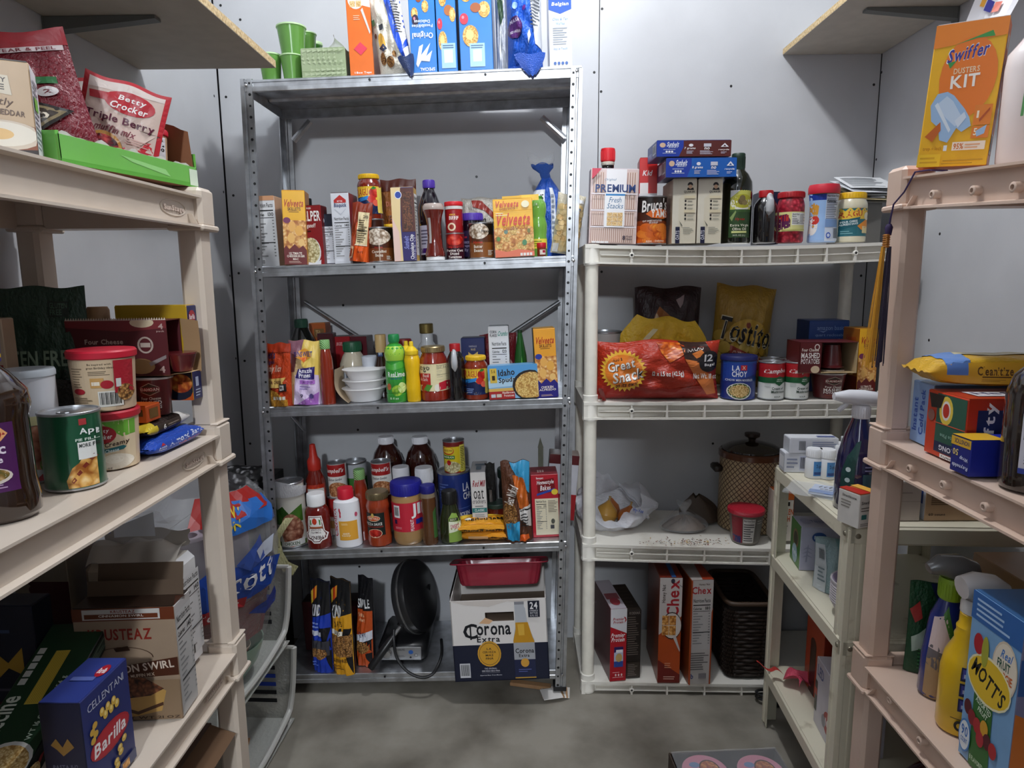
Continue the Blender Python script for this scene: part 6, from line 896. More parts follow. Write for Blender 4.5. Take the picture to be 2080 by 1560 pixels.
# ================= third white shelf =================
SOFT = 'bagfilm'; z2 = W2.z(.4)
p = at(1250, 1100, Z=z2); bx, by = p.x, p.y+.135
t = thing('grocery_bag', 'rumpled white plastic grocery bag of onions behind the white left post', 'bag', (bx+.002, by, z2+.001))
def gb(a, b):
    th = 2*pi*a; r = 1+.10*sin(3*th+1)+.05*sin(8*th+4*b)+.035*sin(15*th-7*b); pro = (.62+.75*b-.5*b*b)*(1 if b < .72 else 1-(b-.72)*1.25)
    lean = .25 if sin(th) > 0 else -.35
    return (.142*r*pro*cos(th)+.012*b, .098*r*pro*sin(th)*(1 if sin(th) < 0 else .95)-.01*b, .004+.108*b**.9*(1+lean*abs(sin(th))*(1 if sin(th) > 0 else 1.75))+.012*sin(4*th+6*b)*b+.007*sin(11*th+9*b)*b)
mb = MB(); mb.grid(gb, 64, 24, SOFT); mb.build('bag_body', t, smooth=1.5)
mb = MB(); mb.grid(lambda a, b: (-.03+.07*(2*a-1)*(1-.3*b), .07+.012*sin(9*a)-.03*b, .085+.085*b*(1-.6*(2*a-1)**2)+.008*sin(12*a+4*b)), 20, 10, SOFT); mb.build('handle_flap', t, smooth=1.5)
mb = MB(); mb.grid(lambda a, b: (.03+.085*a, .02-.075*a*a+.008*sin(10*b), .118-.085*a+.02*b+.004*sin(14*a)), 14, 6, SOFT); mb.build('handle_flap', t, smooth=1.5)
printed([T('Hy-Vee', 10, 40, 90, 75, '3a5ab8', 0, .2)], lambda s, tt, o: (.055+.045*s, -.088-.018*s*0+.03*s, .055+.05*tt-.02*s), t, 'printed_lettering')
for dx, dy, dz, r, lab in ((-.018, -.012, .012, .036, 'golden onion showing through the mouth of the grocery bag'), (.046, -.02, .006, .033, 'orange brown onion deeper inside the grocery bag'), (.012, .06, .008, .031, 'onion at the back inside the grocery bag')):
    o = thing('onion', lab, 'onion', (bx+dx, by+dy, z2+dz), random.random()*3, .3, 'onions in the grocery bag')
    mb = MB(); mb.lathe([(r*.12, .0), (r*.7, r*.18), (r, r*.8), (r*.85, r*1.4), (r*.35, r*1.85), (r*.12, r*2.1)], M('c09040' if dx < 0 else 'a8602c', .28, 0, .3), 22); mb.build('skin', o)
    mb = MB(); mb.lathe([(r*.12, r*2.05), (r*.08, r*2.3), (r*.13, r*2.5)], M('a88a58', .7), 8); mb.build('stem', o)
p = at(1397, 1086, Z=z2)
t = thing('clear_bag', 'knotted clear bag of brown crumbs on the third white shelf', 'bag', (p.x, p.y+.055, z2+.001))
mb = MB(); mb.grid(lambda a, b: ((.078*(1-.55*b**2)*(1+.1*sin(4*pi*a)+.05*sin(14*pi*a)))*cos(2*pi*a), (.05*(1-.5*b**2)*(1+.07*sin(6*pi*a)))*sin(2*pi*a), .003+.062*b*(1-.35*cos(2*pi*a)**2)), 44, 12, 'film'); mb.build('bag_body', t, smooth=1.5)
mb = MB(); mb.grid(lambda a, b: (-.004+(.006+.018*b)*cos(2*pi*a), (.005+.012*b)*sin(2*pi*a)-.012, .058+.034*b+.006*sin(6*pi*a)*b), 20, 6, 'film'); mb.build('knot', t, smooth=1.5)
mb = MB(); mb.grid(lambda a, b: ((.070*b)*cos(2*pi*a), .043*b*sin(2*pi*a), .005+.032*(1-b*b)*(1+.25*sin(9*a*2*pi+5*b))), 40, 10, M('7a6450', .9, var=.3)); o = mb.build('brown_crumbs', t, smooth=1.5); o['kind'] = 'stuff'
t = thing('paper_bag', 'crumpled brown bag slumped behind the clear bag', 'bag', (p.x+.075, p.y+.125, z2+.001))
mb = MB(); mb.grid(lambda a, b: (.062*(1-.8*b**3)*(1+.12*sin(6*pi*a)+.05*sin(18*pi*a))*cos(2*pi*a)-.02*b, .04*(1-.6*b)*sin(2*pi*a), .003+.082*b*(1+.06*sin(8*pi*a))), 36, 10, M('4a3c30', .6)); mb.build('bag_body', t, smooth=1.2)
cr = MB(); rd = random.Random(8)
for i in range(170):
    u, v = rd.gauss(1398, 42), rd.gauss(1102, 4)
    q = at(min(max(u, 1300), 1490), min(v, 1109), Z=z2); s = rd.uniform(.001, .0042); a = rd.uniform(0, 3); c = rd.choice(('6a3a1c', '8a6a3a', '3a2a1e', 'c8a868', '7a2a1c'))
    d1 = Vector((cos(a), sin(a), 0))*s; d2 = Vector((-sin(a), cos(a), .3))*s*.6; q = q+Vector((0, 0, .0018)); cr.add([q-d1, q+d2, q+d1+Vector((0, 0, s*.3)), q-d2+Vector((0, 0, .001))], [(0, 1, 2), (0, 2, 3), (0, 3, 1), (1, 3, 2)], M(c, .8))
tag(cr.build('crumbs', smooth=0), 'spilled brown crumbs and onion skin flakes on the third white shelf', 'crumbs', None, 'stuff')
cr.v and None
round_('noodle_cup', 'instant noodle cup with a crinkled red foil lid on the third white shelf', W2.fit(1489, 1563, 1040, .003), [(72, 0), (74, 2), (92, 80), (94, 84)], M('7a7268', .4), [(94, 82), (101, 84), (103, 90), (99, 95), (60, 98), (1, 97)], crinkle('b81c34'), [R(2, 4, 26, 80, '8a1c2c'), R(2, 4, 22, 24, '1c2a6a'), R(28, 6, 64, 76, 'd8d4ce'), T('Nutrition Facts', 30, 68, 62, 74, '222'), G(30, 10, 62, 64, 8, '4a4a4a'), R(66, 8, 98, 78, '6a665e'), G(70, 60, 94, 74, 2, 'a8a49c')], bn='cup_wall', cn='foil_lid')
f = W2.fit(1476, 1606, 938, .098); w_ = f[3]
t = root('slow_cooker', 'old slow cooker with a brown trellis pattern and a dark glass lid', 'slow cooker', f, w_*.9)
h_ = f[4]; r_ = w_/2
def m_trellis():
    m, n, l, b = base('trellis_pattern'); tc = n.new('ShaderNodeTexCoord'); sp = n.new('ShaderNodeSeparateXYZ'); at2 = n.new('ShaderNodeMath'); at2.operation = 'ARCTAN2'; l.new(tc.outputs['Object'], sp.inputs[0]); l.new(sp.outputs[0], at2.inputs[0]); l.new(sp.outputs[1], at2.inputs[1])
    cb = n.new('ShaderNodeCombineXYZ'); k1 = n.new('ShaderNodeMath'); k1.operation = 'MULTIPLY'; k1.inputs[1].default_value = round(2*pi*r_/.018)/2/pi; l.new(at2.outputs[0], k1.inputs[0]); k2 = n.new('ShaderNodeMath'); k2.operation = 'MULTIPLY'; k2.inputs[1].default_value = 1/.018; l.new(sp.outputs[2], k2.inputs[0])
    out = []
    for op in ('ADD', 'SUBTRACT'):
        s = n.new('ShaderNodeMath'); s.operation = op; l.new(k1.outputs[0], s.inputs[0]); l.new(k2.outputs[0], s.inputs[1]); fr_ = n.new('ShaderNodeMath'); fr_.operation = 'FRACT'; l.new(s.outputs[0], fr_.inputs[0]); lt = n.new('ShaderNodeMath'); lt.operation = 'LESS_THAN'; lt.inputs[1].default_value = .2; l.new(fr_.outputs[0], lt.inputs[0]); out.append(lt)
    mx = n.new('ShaderNodeMath'); mx.operation = 'MAXIMUM'; l.new(out[0].outputs[0], mx.inputs[0]); l.new(out[1].outputs[0], mx.inputs[1]); mc = n.new('ShaderNodeMix'); mc.data_type = 'RGBA'; l.new(mx.outputs[0], mc.inputs[0]); mc.inputs[6].default_value = h2l('b09a78'); mc.inputs[7].default_value = h2l('4a3424'); l.new(mc.outputs[2], b.inputs['Base Color']); b.inputs['Roughness'].default_value = .4; return m
special('trellis', m_trellis)
mb = MB(); mb.lathe([(r_*.92, 0), (r_*.98, .004), (r_*.98, h_*.97), (r_*1.0, h_*.98), (r_*1.0, h_)], 'trellis', 40, sq=.95); mb.build('pot_body', t)
mb = MB(); mb.lathe([(r_*.98, h_*.98), (r_*1.03, h_*.985), (r_*1.03, h_*1.05), (r_*.98, h_*1.07), (r_*.9, h_*1.05), (1e-3, h_*1.04)], M('5a3420', .2, 0, .7), 40, sq=.95); mb.build('stoneware_rim', t)
mb = MB(); mb.lathe([(r_*.93, h_*1.055), (r_*.92, h_*1.09), (r_*.7, h_*1.14), (r_*.3, h_*1.18), (r_*.14, h_*1.185)], M('2c241c', .06, 0, 1), 40, sq=.95); o = mb.build('lid', t)
mb = MB(); mb.lathe([(r_*.1, h_*1.18), (r_*.12, h_*1.22), (r_*.24, h_*1.25), (r_*.24, h_*1.29), (.001, h_*1.30)], M('2a1a10', .3), 20); mb.build('lid_knob', o)
for s in (-1, 1): mb = MB(); mb.cbox((s*(r_+.010), 0, h_*.82), (.03, .05, .022), .006, M('1c1410', .4)); mb.build('handle', t, smooth=.9)
carton('broth_carton', 'orange and white chicken broth carton beside the slow cooker', (at(1592, 1035, Y=1.955).x, 1.955, z2+.001, .058, .155, W2), .055, dict(f='ddd6c8', s='c8c0b4', t='c8642a'), [R(0, 84, 100, 100, 'c8642a'), R(34, 72, 80, 80, '2a2624'), T('CHICKEN', 8, 54, 100, 66, 'c85a2a'), T('BROTH', 8, 40, 84, 52, 'c85a2a'), G(10, 10, 80, 34, 5, '8a8478')], right=[R(0, 62, 60, 84, 'b85a24'), N(6, 4, 94, 56, cal='10')])

# ================= lowest white shelf =================
z3 = W3
PP = [P([(0, 100), (100, 100), (100, 66), (0, 76)], 'd8d8dc'), P([(0, 84), (0, 86), (100, 88), (100, 86)], 'd8d8dc'), T('Premier', 16, 84, 84, 88, 'a81c24', 0, .2), T('Protein', 18, 80, 78, 83.6, 'a81c24', 0, .2), P([(84, 80), (98, 84), (92, 88), (80, 89), (90, 85)], 'a81c24'), T('Premier', 6, 61, 90, 67, 'f0e8e8', 0, .2), T('Protein', 8, 55, 88, 61, 'f0e8e8', 0, .2), R(24, 20, 80, 48, 'b8c0d8'), R(24, 20, 80, 28, '2a4a9a'), P([(24, 48), (80, 48), (80, 44), (24, 40)], '2a1c5a'), R(36, 40, 76, 44, 'f0eef2'), E(54, 33, 20, 6, 'c8a868'), [E(36+18*i, 9, 5, 1.8, 'e8d0d0') for i in range(3)], G(16, 5, 84, 7, 1, 'e8b0b0'), G(16, 12, 84, 14, 1, 'e8b0b0')]
carton('protein_shake_box', 'red and white protein shake box at the left of the lowest white shelf', W3.fit(1239, 1273, 1237, .004), .2, dict(f='b41c28', s='4a1418', t='b8b0b8', l='5a2a30'), PP, top=[R(8, 30, 90, 50, '8a4a50'), E(50, 22, 30, 12, '9a3a44')], yaw=.16)
carton('pancake_mix_box', 'dark brown box with fine print beside the protein shake box', W3.fit(1271, 1302, 1240, .022), .18, dict(f='241c18', s='1a1410', t='2a221c'), [T('KODIAK', 20, 94, 92, 98, '8a8078'), G(8, 34, 88, 92, 18, '6a6058'), R(6, 2, 94, 24, '3a3028'), G(14, 4, 84, 22, 7, '7a7068')], yaw=.14, top=[G(10, 10, 90, 90, 6, '3a3028')])
CHX = dict(f='c0501c', s='8a3a18', l='7a3418', t='7a2a1c')
carton('cereal_box', 'orange cereal box with sideways red lettering on the lowest white shelf', W3.fit(1338, 1383, 1174, .0), .2, CHX, [P([(0, 100), (100, 100), (100, 64), (0, 46)], 'd2ccc8'), T('Chex', -30, 75, 150, 86, 'b01c28', 90), T('Honey Nut', -22, 83, 64, 87, '3a2a24', 90), E(58, 97, 9, 2.2, '2a2a3a'), P([(60, 97), (100, 92), (100, 91)], '8a8a8a'), E(58, 55, 44, 13, '2a1c14'), E(58, 55, 42, 12, 'e0d8d0'), [R(14+32*i, 46+9.5*j, 44+32*i, 55+9.5*j, 'pasta') for i in (0, 1) for j in (0, 1)], P([(64, 44), (76, 46), (98, 32), (96, 30)], 'd0ccc8'), P([(0, 22), (100, 8), (100, 0), (0, 0)], '7a2018'), G(30, 14, 70, 20, 3, 'e0a080'), G(26, 3, 92, 7, 2, 'e0b0a0')], top=[R(52, 0, 72, 100, '2a5a9a')])
carton('cereal_box', 'orange cereal box with a long nutrition panel on the lowest white shelf', W3.fit(1401, 1446, 1179, -.006), .2, dict(f='b84e1c', s='7a3418', l='8a3e1a', t='b0a8a4'), [R(4, 0, 100, 100, 'c8c2be'), T('Chex', 2, 87, 92, 94, 'b01c28'), T('Honey Nut', 34, 94.6, 84, 97, '4a2a24'), N(6, 34, 94, 84, 'c8c4c2', cal='180'), G(6, 14, 90, 32, 8, '6a6664'), P([(94, 0), (100, 0), (100, 74), (94, 70)], 'b04a1c'), P([(0, 0), (6, 0), (4, 100), (0, 100)], 'b04a1c'), T('b', 8, 6, 20, 11, '2a3a7a'), R(44, 6, 80, 11, '8a868a')], yaw=.1, top=[P([(50, 0), (100, 0), (100, 100), (80, 100)], 'a03a20')])
f = W3.fit(1474, 1572, 1226, .012); w_, h_ = f[3], f[4]; d_ = .24
t = root('wicker_basket', 'dark woven basket at the right of the lowest white shelf', 'basket', f, d_, yaw=.0)
WK = M('2a1c14', .6); rd = random.Random(3); rows = 18; n = 76
def bpt(k, z, o=0):
    a = 2*pi*k/n; c, s_ = cos(a), sin(a); s = .86+.14*min(1, z/h_); e = .3
    return ((w_/2*s+o)*abs(c)**e*(1 if c > 0 else -1), (d_/2*s+o)*abs(s_)**e*(1 if s_ > 0 else -1), z)
mb = MB(); mb.grid(lambda a, b: bpt(a*n, .001+b*h_*.96), n, 3, M('1a120c', .8)); mb.add([bpt(k, .002) for k in range(n)], [tuple(range(n))], WK); mb.build('basket_wall', t, smooth=.9)
for j in range(rows):
    mb = MB(); z = .012+j*(h_-.03)/rows
    mb.tube([bpt(k, z, .0022*(1 if (k+j) % 2 else -1)) for k in range(n)]+[bpt(0, z, .0022*(1 if j % 2 else -1))], .0052, WK, 5, False); mb.build('woven_strand', t, smooth=1.2)
mb = MB(); mb.tube([bpt(k, h_*.985) for k in range(n+1)], .0075, M('4a382a', .5), 8, False); mb.build('braided_rim', t, smooth=1.2)
# cooker flex hanging in front of the post
q0 = at(1556, 1385, Y=1.905); mb = MB(); t = thing('power_flex', 'black electric flex hanging down past the lowest white shelf to the floor', 'cord', (q0.x, q0.y, 0))
z0 = at(1552, 1150, Y=1.905).z-.02
mb.tube([(.006*sin(i*.9), -.002*i*.3, .075-.065*i/14) for i in range(15)], .0035, M('161618', .5), 8); mb.build('flex', t)
mb = MB(); mb.tube([(.026*cos(a)-.006, .02*sin(a)-.012, .010+.002*a) for a in [i*.5 for i in range(26)]], .0042, M('161618', .5), 8); mb.build('coiled_end', t)
mb = MB(); mb.cbox((.018, -.035, .012), (.034, .024, .022), .006, M('141416', .4)); mb.build('plug', t, smooth=.9)
# ================= small cream trolley =================
def pos(x, y, z, w, h): return (x, y, z+.0008, w, h, FL)
def hv(u, v, Y, z): return at(u, v, Y=Y).z-z
A_ = Vector((.684, 1.338, 0)); ya_ = -.05; TL, TW = .472, .415
ct = thing('metal_trolley', 'small cream enamelled trolley of three trays in front of the white shelving unit', 'trolley', (A_.x, A_.y, 0), ya_)
TZ = (.745, .492, .145)
for z in TZ:
    mb = MB(); mb.box((.004, .004, z+.0245), (TW-.004, TL-.004, z+.0289), 'cream')
    for a, b in (((0, 0), (TW, .02)), ((0, TL-.02), (TW, TL)), ((0, .0), (.02, TL)), ((TW-.02, 0), (TW, TL))):
        mb.cbox(((a[0]+b[0])/2, (a[1]+b[1])/2, z+.008), (b[0]-a[0], b[1]-a[1], .042), .006, 'cream')
    o = mb.build('tray', ct, smooth=.4)
    for x, y, dx, dy in ((0, .018, -1, 0), (.02, 0, 0, -1)):
        h = MB(); h.lathe([(.006, 0), (.005, .002), (.002, .003), (.0005, .003)], M('8a8474', .35, .6), 10); h.v = [((x+dx*q[2]+dy*q[0]*0+(q[0] if dy else 0)), (y+dy*q[2]+(q[0] if dx else 0)), z+.008+q[1]) for q in h.v]; h.build('bolt', o)
for x, sx in ((0, 1), (TW, -1)):
    for y, sy in ((0, 1), (TL, -1)):
        mb = MB(); pr = [(0, 0), (.012, 0), (.014, .003), (.026, .003), (.028, 0), (.04, 0), (.04, .002), (.003, .003), (.002, .04), (0, .04), (0, .028), (.003, .026), (.003, .014), (0, .012)]
        mb.sweep([(x+sx*(p+.001), y+sy*(q+.001), 0) for p, q in pr], (0, 0, .002), (0, 0, TZ[0]+.02), 'cream'); mb.build('leg', ct, smooth=0)
zt = TZ[0]+.0292; zm = TZ[1]+.0292; zb_ = TZ[2]+.0292
MEDW = dict(f='d8dae2', s='c4c8d0', t='dfe2e8')
p = at(1592, 955, Y=1.728)
carton('medicine_box', 'white medicine box under another one at the far corner of the trolley', pos(p.x+.036, 1.728, zt, .068, .052), .05, MEDW, [BC(56, 10, 92, 86, 'c8cce0'), G(8, 20, 50, 80, 3, '8a90a8')], yaw=-.1, left=[R(10, 20, 90, 80, 'e8eaee')])
p2 = (p.x+.074, 1.724)
carton('medicine_box', 'white medicine box with a barcode topmost at the far corner of the trolley', pos(p2[0], p2[1], zt+.0525, .125, .040), .05, MEDW, [BC(18, 10, 34, 90, 'd8dae4'), G(46, 20, 96, 84, 5, '7a84a8')], yaw=-.06, top=[R(60, 20, 96, 50, '5a68a0')])
carton('medicine_box', 'white and pale blue opened medicine box at the back of the trolley tray', pos(.935, 1.73, zt, .14, .085), .045, dict(f='c4d0dc', s='d8dce0', t='e0e4e8'), [P([(0, 10), (100, 70), (100, 30), (0, 0)], '8ab0d0'), G(10, 74, 80, 92, 2, '8a98a8')], yaw=-.12)
for k, (u, v, lab) in enumerate(((1659, 974, 'white pill bottle farthest left in the cluster on the trolley'), (1686, 976, 'white pill bottle at the front with a blue band on the trolley'), (1697, 958, 'white pill bottle at the back of the cluster on the trolley'), (1716, 966, 'white pill bottle nearest the purple spray bottle'))):
    p = at(u, v, Z=zt); w = .044
    round_('pill_bottle', lab, pos(p.x, p.y, zt, w, .076), [(92, 0), (96, 2), (96, 62), (80, 70), (78, 72)], M('e6e8ec', .3), [(84, 71), (90, 73), (90, 97), (84, 100), (1, 100)], M('f0f1f3', .3), [R(30, 10, 98, 60, '4a8ac8'), T('2-pak', 44, 34, 92, 50, '1c2a4a'), R(34, 14, 98, 24, '2a4a8a')], bn='bottle', cn='cap', ridges=24, group='white pill bottles on the trolley')
p = at(1682, 1010, Z=zt)
t = thing('zip_bag', 'clear zip bag with a white packet inside lying on the edge of the trolley tray', 'bag', (p.x+.006, p.y+.03, zt+.0012), -.6, 0)
mb = MB(); fz = lambda a, b: ((a-.5)*.17, (b-.5)*.115, .004+.012*sin(pi*a)**.5*sin(pi*b)**.5+.003*sin(17*a+9*b)); mb.grid(fz, 22, 14, 'film'); mb.grid(lambda a, b: (lambda q: (q[0], q[1], .002))(fz(a, b)), 10, 6, 'film'); mb.build('bag_film', t, smooth=1.2)
mb = MB(); mb.cbox((.02, -.005, .0065), (.10, .075, .006), .002, M('c8d4ea', .5)); o = mb.build('packet_inside', t, smooth=0)
printed([R(0, 0, 100, 34, '6a8ac0'), [P([(14+11*k, 66+6*sin(k)), (20+11*k, 84-5*sin(2*k)), (22+11*k, 80), (17+11*k, 60)], '1c2030') for k in range(6)], [P([(20+10*k, 44), (27+10*k, 52), (28+10*k, 48), (22+10*k, 40)], '1c2030') for k in range(5)]], lambda s, tt, o_: (-.03+s*.10, -.0425+tt*.075, .0097+o_), o)
p = at(1745, 1046, Z=zt); hh = hv(1765, 800, p.y+.04, zt)
t = round_('spray_bottle', 'tall dark purple spray bottle with a white trigger on the trolley', pos(p.x+.012, p.y, zt, .092, hh), [(90, 0), (97, 2), (98, 30), (92, 46), (66, 64), (42, 76), (36, 80)], glass('1a1844'), [(36, 78), (40, 80), (40, 88), (36, 90), (1, 90)], M('e4e4ea', .3), [P([(3, 6), (22, 6), (24, 40), (34, 62), (22, 60), (8, 48), (3, 34)], '1c4440'), [E(12, 10+9*k, 4, 2, 'c8d8d8') for k in range(4)], R(40, 22, 90, 34, '3a5a66'), G(44, 36, 88, 42, 2, '8a8ab0')], bn='bottle', cn='cap', ridges=24)
mb = MB(); mb.tube([(-.062, 0, hh*.975), (-.03, 0, hh*.97), (.0, 0, hh*.955), (.03, 0, hh*.94), (.045, 0, hh*.92)], [.008, .016, .019, .018, .012], M('dfe0e6', .25, 0, .5), 14); mb.tube([(-.03, 0, hh*.95), (-.035, 0, hh*.9), (-.05, 0, hh*.85)], [.006, .006, .005], M('dfe0e6', .3), 8); mb.build('trigger_head', t)
p = at(1742, 1074, Z=zt)
carton('medicine_box', 'white tablet box with a red and yellow top beside the beige post on the trolley', pos(p.x+.022, p.y+.004, zt, .052, .072), .055, dict(f='d8d4ce', s='cfc9c2', t='d8783a', l='d4d0ca'), [T('Simethicone', 10, 70, 90, 80, '3a3230'), G(10, 48, 80, 64, 2, '7a746e'), R(14, 26, 40, 40, '3a7a7a'), G(10, 6, 80, 16, 2, '8a847e')], [T('Simethicone', 20, 82, 86, 90, '4a4440'), G(16, 50, 80, 76, 3, '8a847e')], top=[P([(0, 0), (60, 0), (40, 100), (0, 100)], 'b82a1c'), R(60, 0, 100, 100, 'e8b04a')], yaw=.35)
carton('supplement_box', 'plain white carton seen just right of the beige post on the trolley', pos(.815, 1.366, zt, .06, .085), .06, dict(f='c4b8b0', s='cfc8c4', t='dcdcdc'), [R(0, 50, 100, 51, '9a8e86'), G(10, 70, 70, 76, 1, '9a8e86')])
carton('supplement_box', 'large tan carton with a blue and white end on the trolley behind the beige unit', pos(.952, 1.366, zt, .195, .115), .09, dict(f='b89878', s='d4d4d8', t='a89078', l='cfd2da'), [R(36, 56, 78, 90, '3a4a4a'), T('Relief', 12, 70, 32, 78, '3a2e26'), G(6, 30, 70, 48, 5, '6a523e'), T('60 count', 4, 10, 22, 15, '4a3a2e')], [R(10, 30, 90, 86, '2a4488'), T('HEALTH', 14, 66, 86, 78, 'd8dcea')])
# middle tray
p = at(1590, 1148, Z=zm)
carton('tissue_box', 'green and white tissue box standing at the far end of the middle trolley tray', pos(.793, 1.675, zm, .115, .118), .09, dict(f='b8b8cc', s='3a7a34', t='c0c0d4', l='3c7c30'), [[P([(12+30*k, 20), (16+30*k, 60), (18+30*k, 60), (16+30*k, 20)], '9a9ab4') for k in range(3)], [P([(4+30*k, 30+9*j), (16+30*k, 38+9*j), (28+30*k, 30+9*j), (16+30*k, 34+9*j)], '9a9ab4') for k in range(3) for j in range(3)], E(40, 78, 16, 12, '3a5a9a'), T('Puffs', 29, 74, 51, 82, 'e8e8f4'), T('Fine Facial', 62, 62, 80, 68, '4a5a8a')], [E(54, 62, 26, 22, '8a6a4a'), E(54, 62, 20, 16, '2a2420'), E(50, 26, 26, 22, '9ab8c8'), T('Puffs', 30, 22, 70, 32, 'f0f4f8')], top=[[E(20+30*k, 50, 12, 24, 'a8a8c4') for k in range(3)], T('Tissues', 30, 40, 70, 60, '5a6aa0')], yaw=-.12)
t = pouch('wipes_pack', 'teal and grey wrapped pack of wipes in the middle trolley tray', pos(.80, 1.528, zm, .15, .128), .11, '9ab4b8', [R(30, 0, 56, 100, '7aa8ae'), R(0, 0, 12, 90, 'c8d0d4'), BC(3, 60, 10, 84, 'b8c0c4'), G(2, 20, 10, 50, 4, '7a8a90')], 'sack', seed=91, yaw=-.12)
for k in range(1):
    t = round_('paper_plates', 'stack of patterned paper plates beside the front leg of the trolley', pos(.77, 1.345+.03, zm, .125, .085), [(70, 0), (72, 4), (98, 40), (100, 44), (98, 46), (100, 50), (98, 53), (100, 57), (98, 60), (100, 64), (98, 67), (100, 71), (98, 74), (100, 78), (98, 81), (100, 85), (98, 88), (101, 96), (100, 100), (94, 99), (76, 80), (1, 78)], M('c4bec4', .6), bn='plate_stack')
    mb = MB(); q = 36; Rr = .0605
    mb.add([(Rr*.8*sin(2*pi*i/q), -Rr*.8*cos(2*pi*i/q), .0725) for i in range(q)]+[(Rr*.97*sin(2*pi*i/q), -Rr*.97*cos(2*pi*i/q), .0848) for i in range(q)], [(i, (i+1) % q, q+(i+1) % q, q+i) for i in range(q)], M('b8a8c8', .6, var=.25)); mb.build('printed_rim', t)
# bottom tray
carton('lamp_box', 'orange red boxed kit with a cut out handle on the lowest trolley tray', pos(.890, 1.60, zb_, .22, hv(1640, 1268, 1.6, zb_)), .12, dict(f='8a2a14', s='a8381c', t='7a2412', l='b0401e'), [T('OK', 30, 46, 60, 60, '2a1410'), T('R', 44, 26, 54, 40, '2a1410'), T('N', 44, 8, 54, 22, '2a1410')], [R(28, 0, 60, 58, '3a1c14'), E(44, 58, 16, 8, '3a1c14')], top=[R(30, 20, 90, 80, '6a6a5a'), G(36, 30, 84, 70, 3, '8a8a7a')], yaw=-.06)
p = at(1642, 1520, Z=zb_)
carton('bulb_box', 'white LED bulb box with a red dot on the lowest trolley tray', pos(.786, 1.425, zb_, .115, hv(1655, 1386, 1.45, zb_)), .13, dict(f='c4c0c8', s='b8b4bc', t='d8d4de', l='c8c4cc'), [T('60W', 40, 80, 90, 92, '4a4a54')], [T('LED', 8, 76, 40, 92, '5a6a9a'), E(70, 30, 20, 16, 'a82a2a'), T('10', 60, 24, 80, 36, 'f0e8e8'), R(0, 20, 12, 66, '3a3a34'), R(0, 44, 12, 54, 'b83a2a'), E(52, 26, 10, 9, '8a8690')], top=[T('60W', 30, 60, 70, 80, '4a4a54')], yaw=-.1)
t = round_('oil_bottle', 'dark green bottle with a yellow band at the near end of the lowest trolley tray', pos(.754, 1.348, zb_, .04, hv(1690, 1392, 1.35, zb_)), [(94, 0), (98, 2), (98, 78), (70, 90), (60, 100), (1, 100)], glass('2a3420'), None, None, [R(4, 72, 96, 80, 'd8c030'), R(4, 10, 96, 68, '3a4a2a'), T('NATURE', -90, 36, 190, 48, 'c8d0a8', 90)], bn='bottle')
p = at(1604, 1396, Z=zb_); t = thing('mesh_bag', 'red mesh net bag hanging over the edge of the lowest trolley tray', 'bag', (p.x+.045, p.y, zb_+.004), .3)
mb = MB(); mb.grid(lambda a, b: (-.05+.1*a+.01*sin(7*b), -.03+.07*b+.012*sin(6*a), .022+.012*sin(9*a+5*b)+.008*sin(4*b)), 16, 12, crinkle('d8506a')); mb.build('net_body', t, smooth=1.2)
mb = MB(); mb.grid(lambda a, b: (-.05-.05*a+.004*b, .03+.05*a+.018*b*(1-.5*a)+.004*sin(9*a), .024+.012*a+.006*sin(8*a)), 10, 3, crinkle('c0302a')); mb.build('net_tail', t, smooth=1.2)

# ================= right beige unit =================
zr = lambda y: 1.400+(y-.385)/.92*.066+.0005
w_ = .100; y_ = 1.18; z_ = zr(y_)+.008
t = carton('duster_box', 'yellow and orange duster kit box with a torn top on the right beige unit', pos(.7305, 1.183, z_, w_, hv(1970, 45, 1.17, z_)), .05, dict(f='f2b81c', s='e0701c', t='e8e4e0', r='d8681c'), [P([(0, 100), (100, 100), (100, 88), (0, 84)], 'f08a2c'), E(55, 62, 40, 28, 'f07f24'), T('Swiffer', 22, 74, 80, 84, 'f4f4fa', 8, .25), T('Swiffer', 23, 74.5, 79, 83.4, '3a3a98', 8, .25), P([(30, 85), (80, 92), (84, 88), (60, 88)], '3f9a4a'), P([(24, 73), (36, 74), (28, 69)], '3f9a4a'), T('DUSTERS', 34, 65, 70, 69, 'f6d8b0', 2), T('KIT', 32, 55, 72, 64, 'fbf4ea', 2), P([(8, 44), (16, 52), (30, 53), (40, 50), (58, 40), (66, 34), (70, 28), (58, 24), (50, 27), (40, 17), (28, 19), (24, 28), (12, 33)], '9fc0e4'), P([(16, 44), (30, 50), (40, 46), (56, 34), (48, 28), (34, 34)], 'c4d8ee'), P([(14, 44), (40, 24), (42, 26), (18, 46)], 'dce8f4'), P([(46, 32), (58, 38), (62, 34), (52, 27)], 'd4e2f2'), P([(6, 22), (26, 32), (28, 26), (18, 18)], 'c8641c'), R(72, 28, 96, 42, 'e8842a'), R(72, 19, 96, 27.4, 'e8842a'), T('1', 76, 33, 79, 38, 'f8e8d0'), T('5', 75, 21, 80, 26, 'f8e8d0'), P([(78, 24), (92, 28), (90, 22), (80, 20)], '9fc0e4'), P([(80, 32), (93, 40), (93, 38), (81, 30)], 'b8501c'), R(48, 11, 94, 17, 'f6e4d0'), T('95%', 50, 11.8, 64, 16, 'd8701c'), G(66, 12, 92, 16, 2, 'e8a878'), T('trap + lock', 6, 11, 34, 14.5, 'c88a14'), R(36, 11, 41, 15, 'e8eef4'), R(0, 0, 34, 9, 'f4c424'), G(4, 2, 30, 8, 2, 'dca414'), R(38, 3.6, 94, 4.4, 'c89018'), R(36, 1.6, 80, 2.2, 'c89018')], right=[R(20, 80, 70, 90, 'e8dcd0'), BC(10, 8, 60, 22)], yaw=-.66, roll=.06)
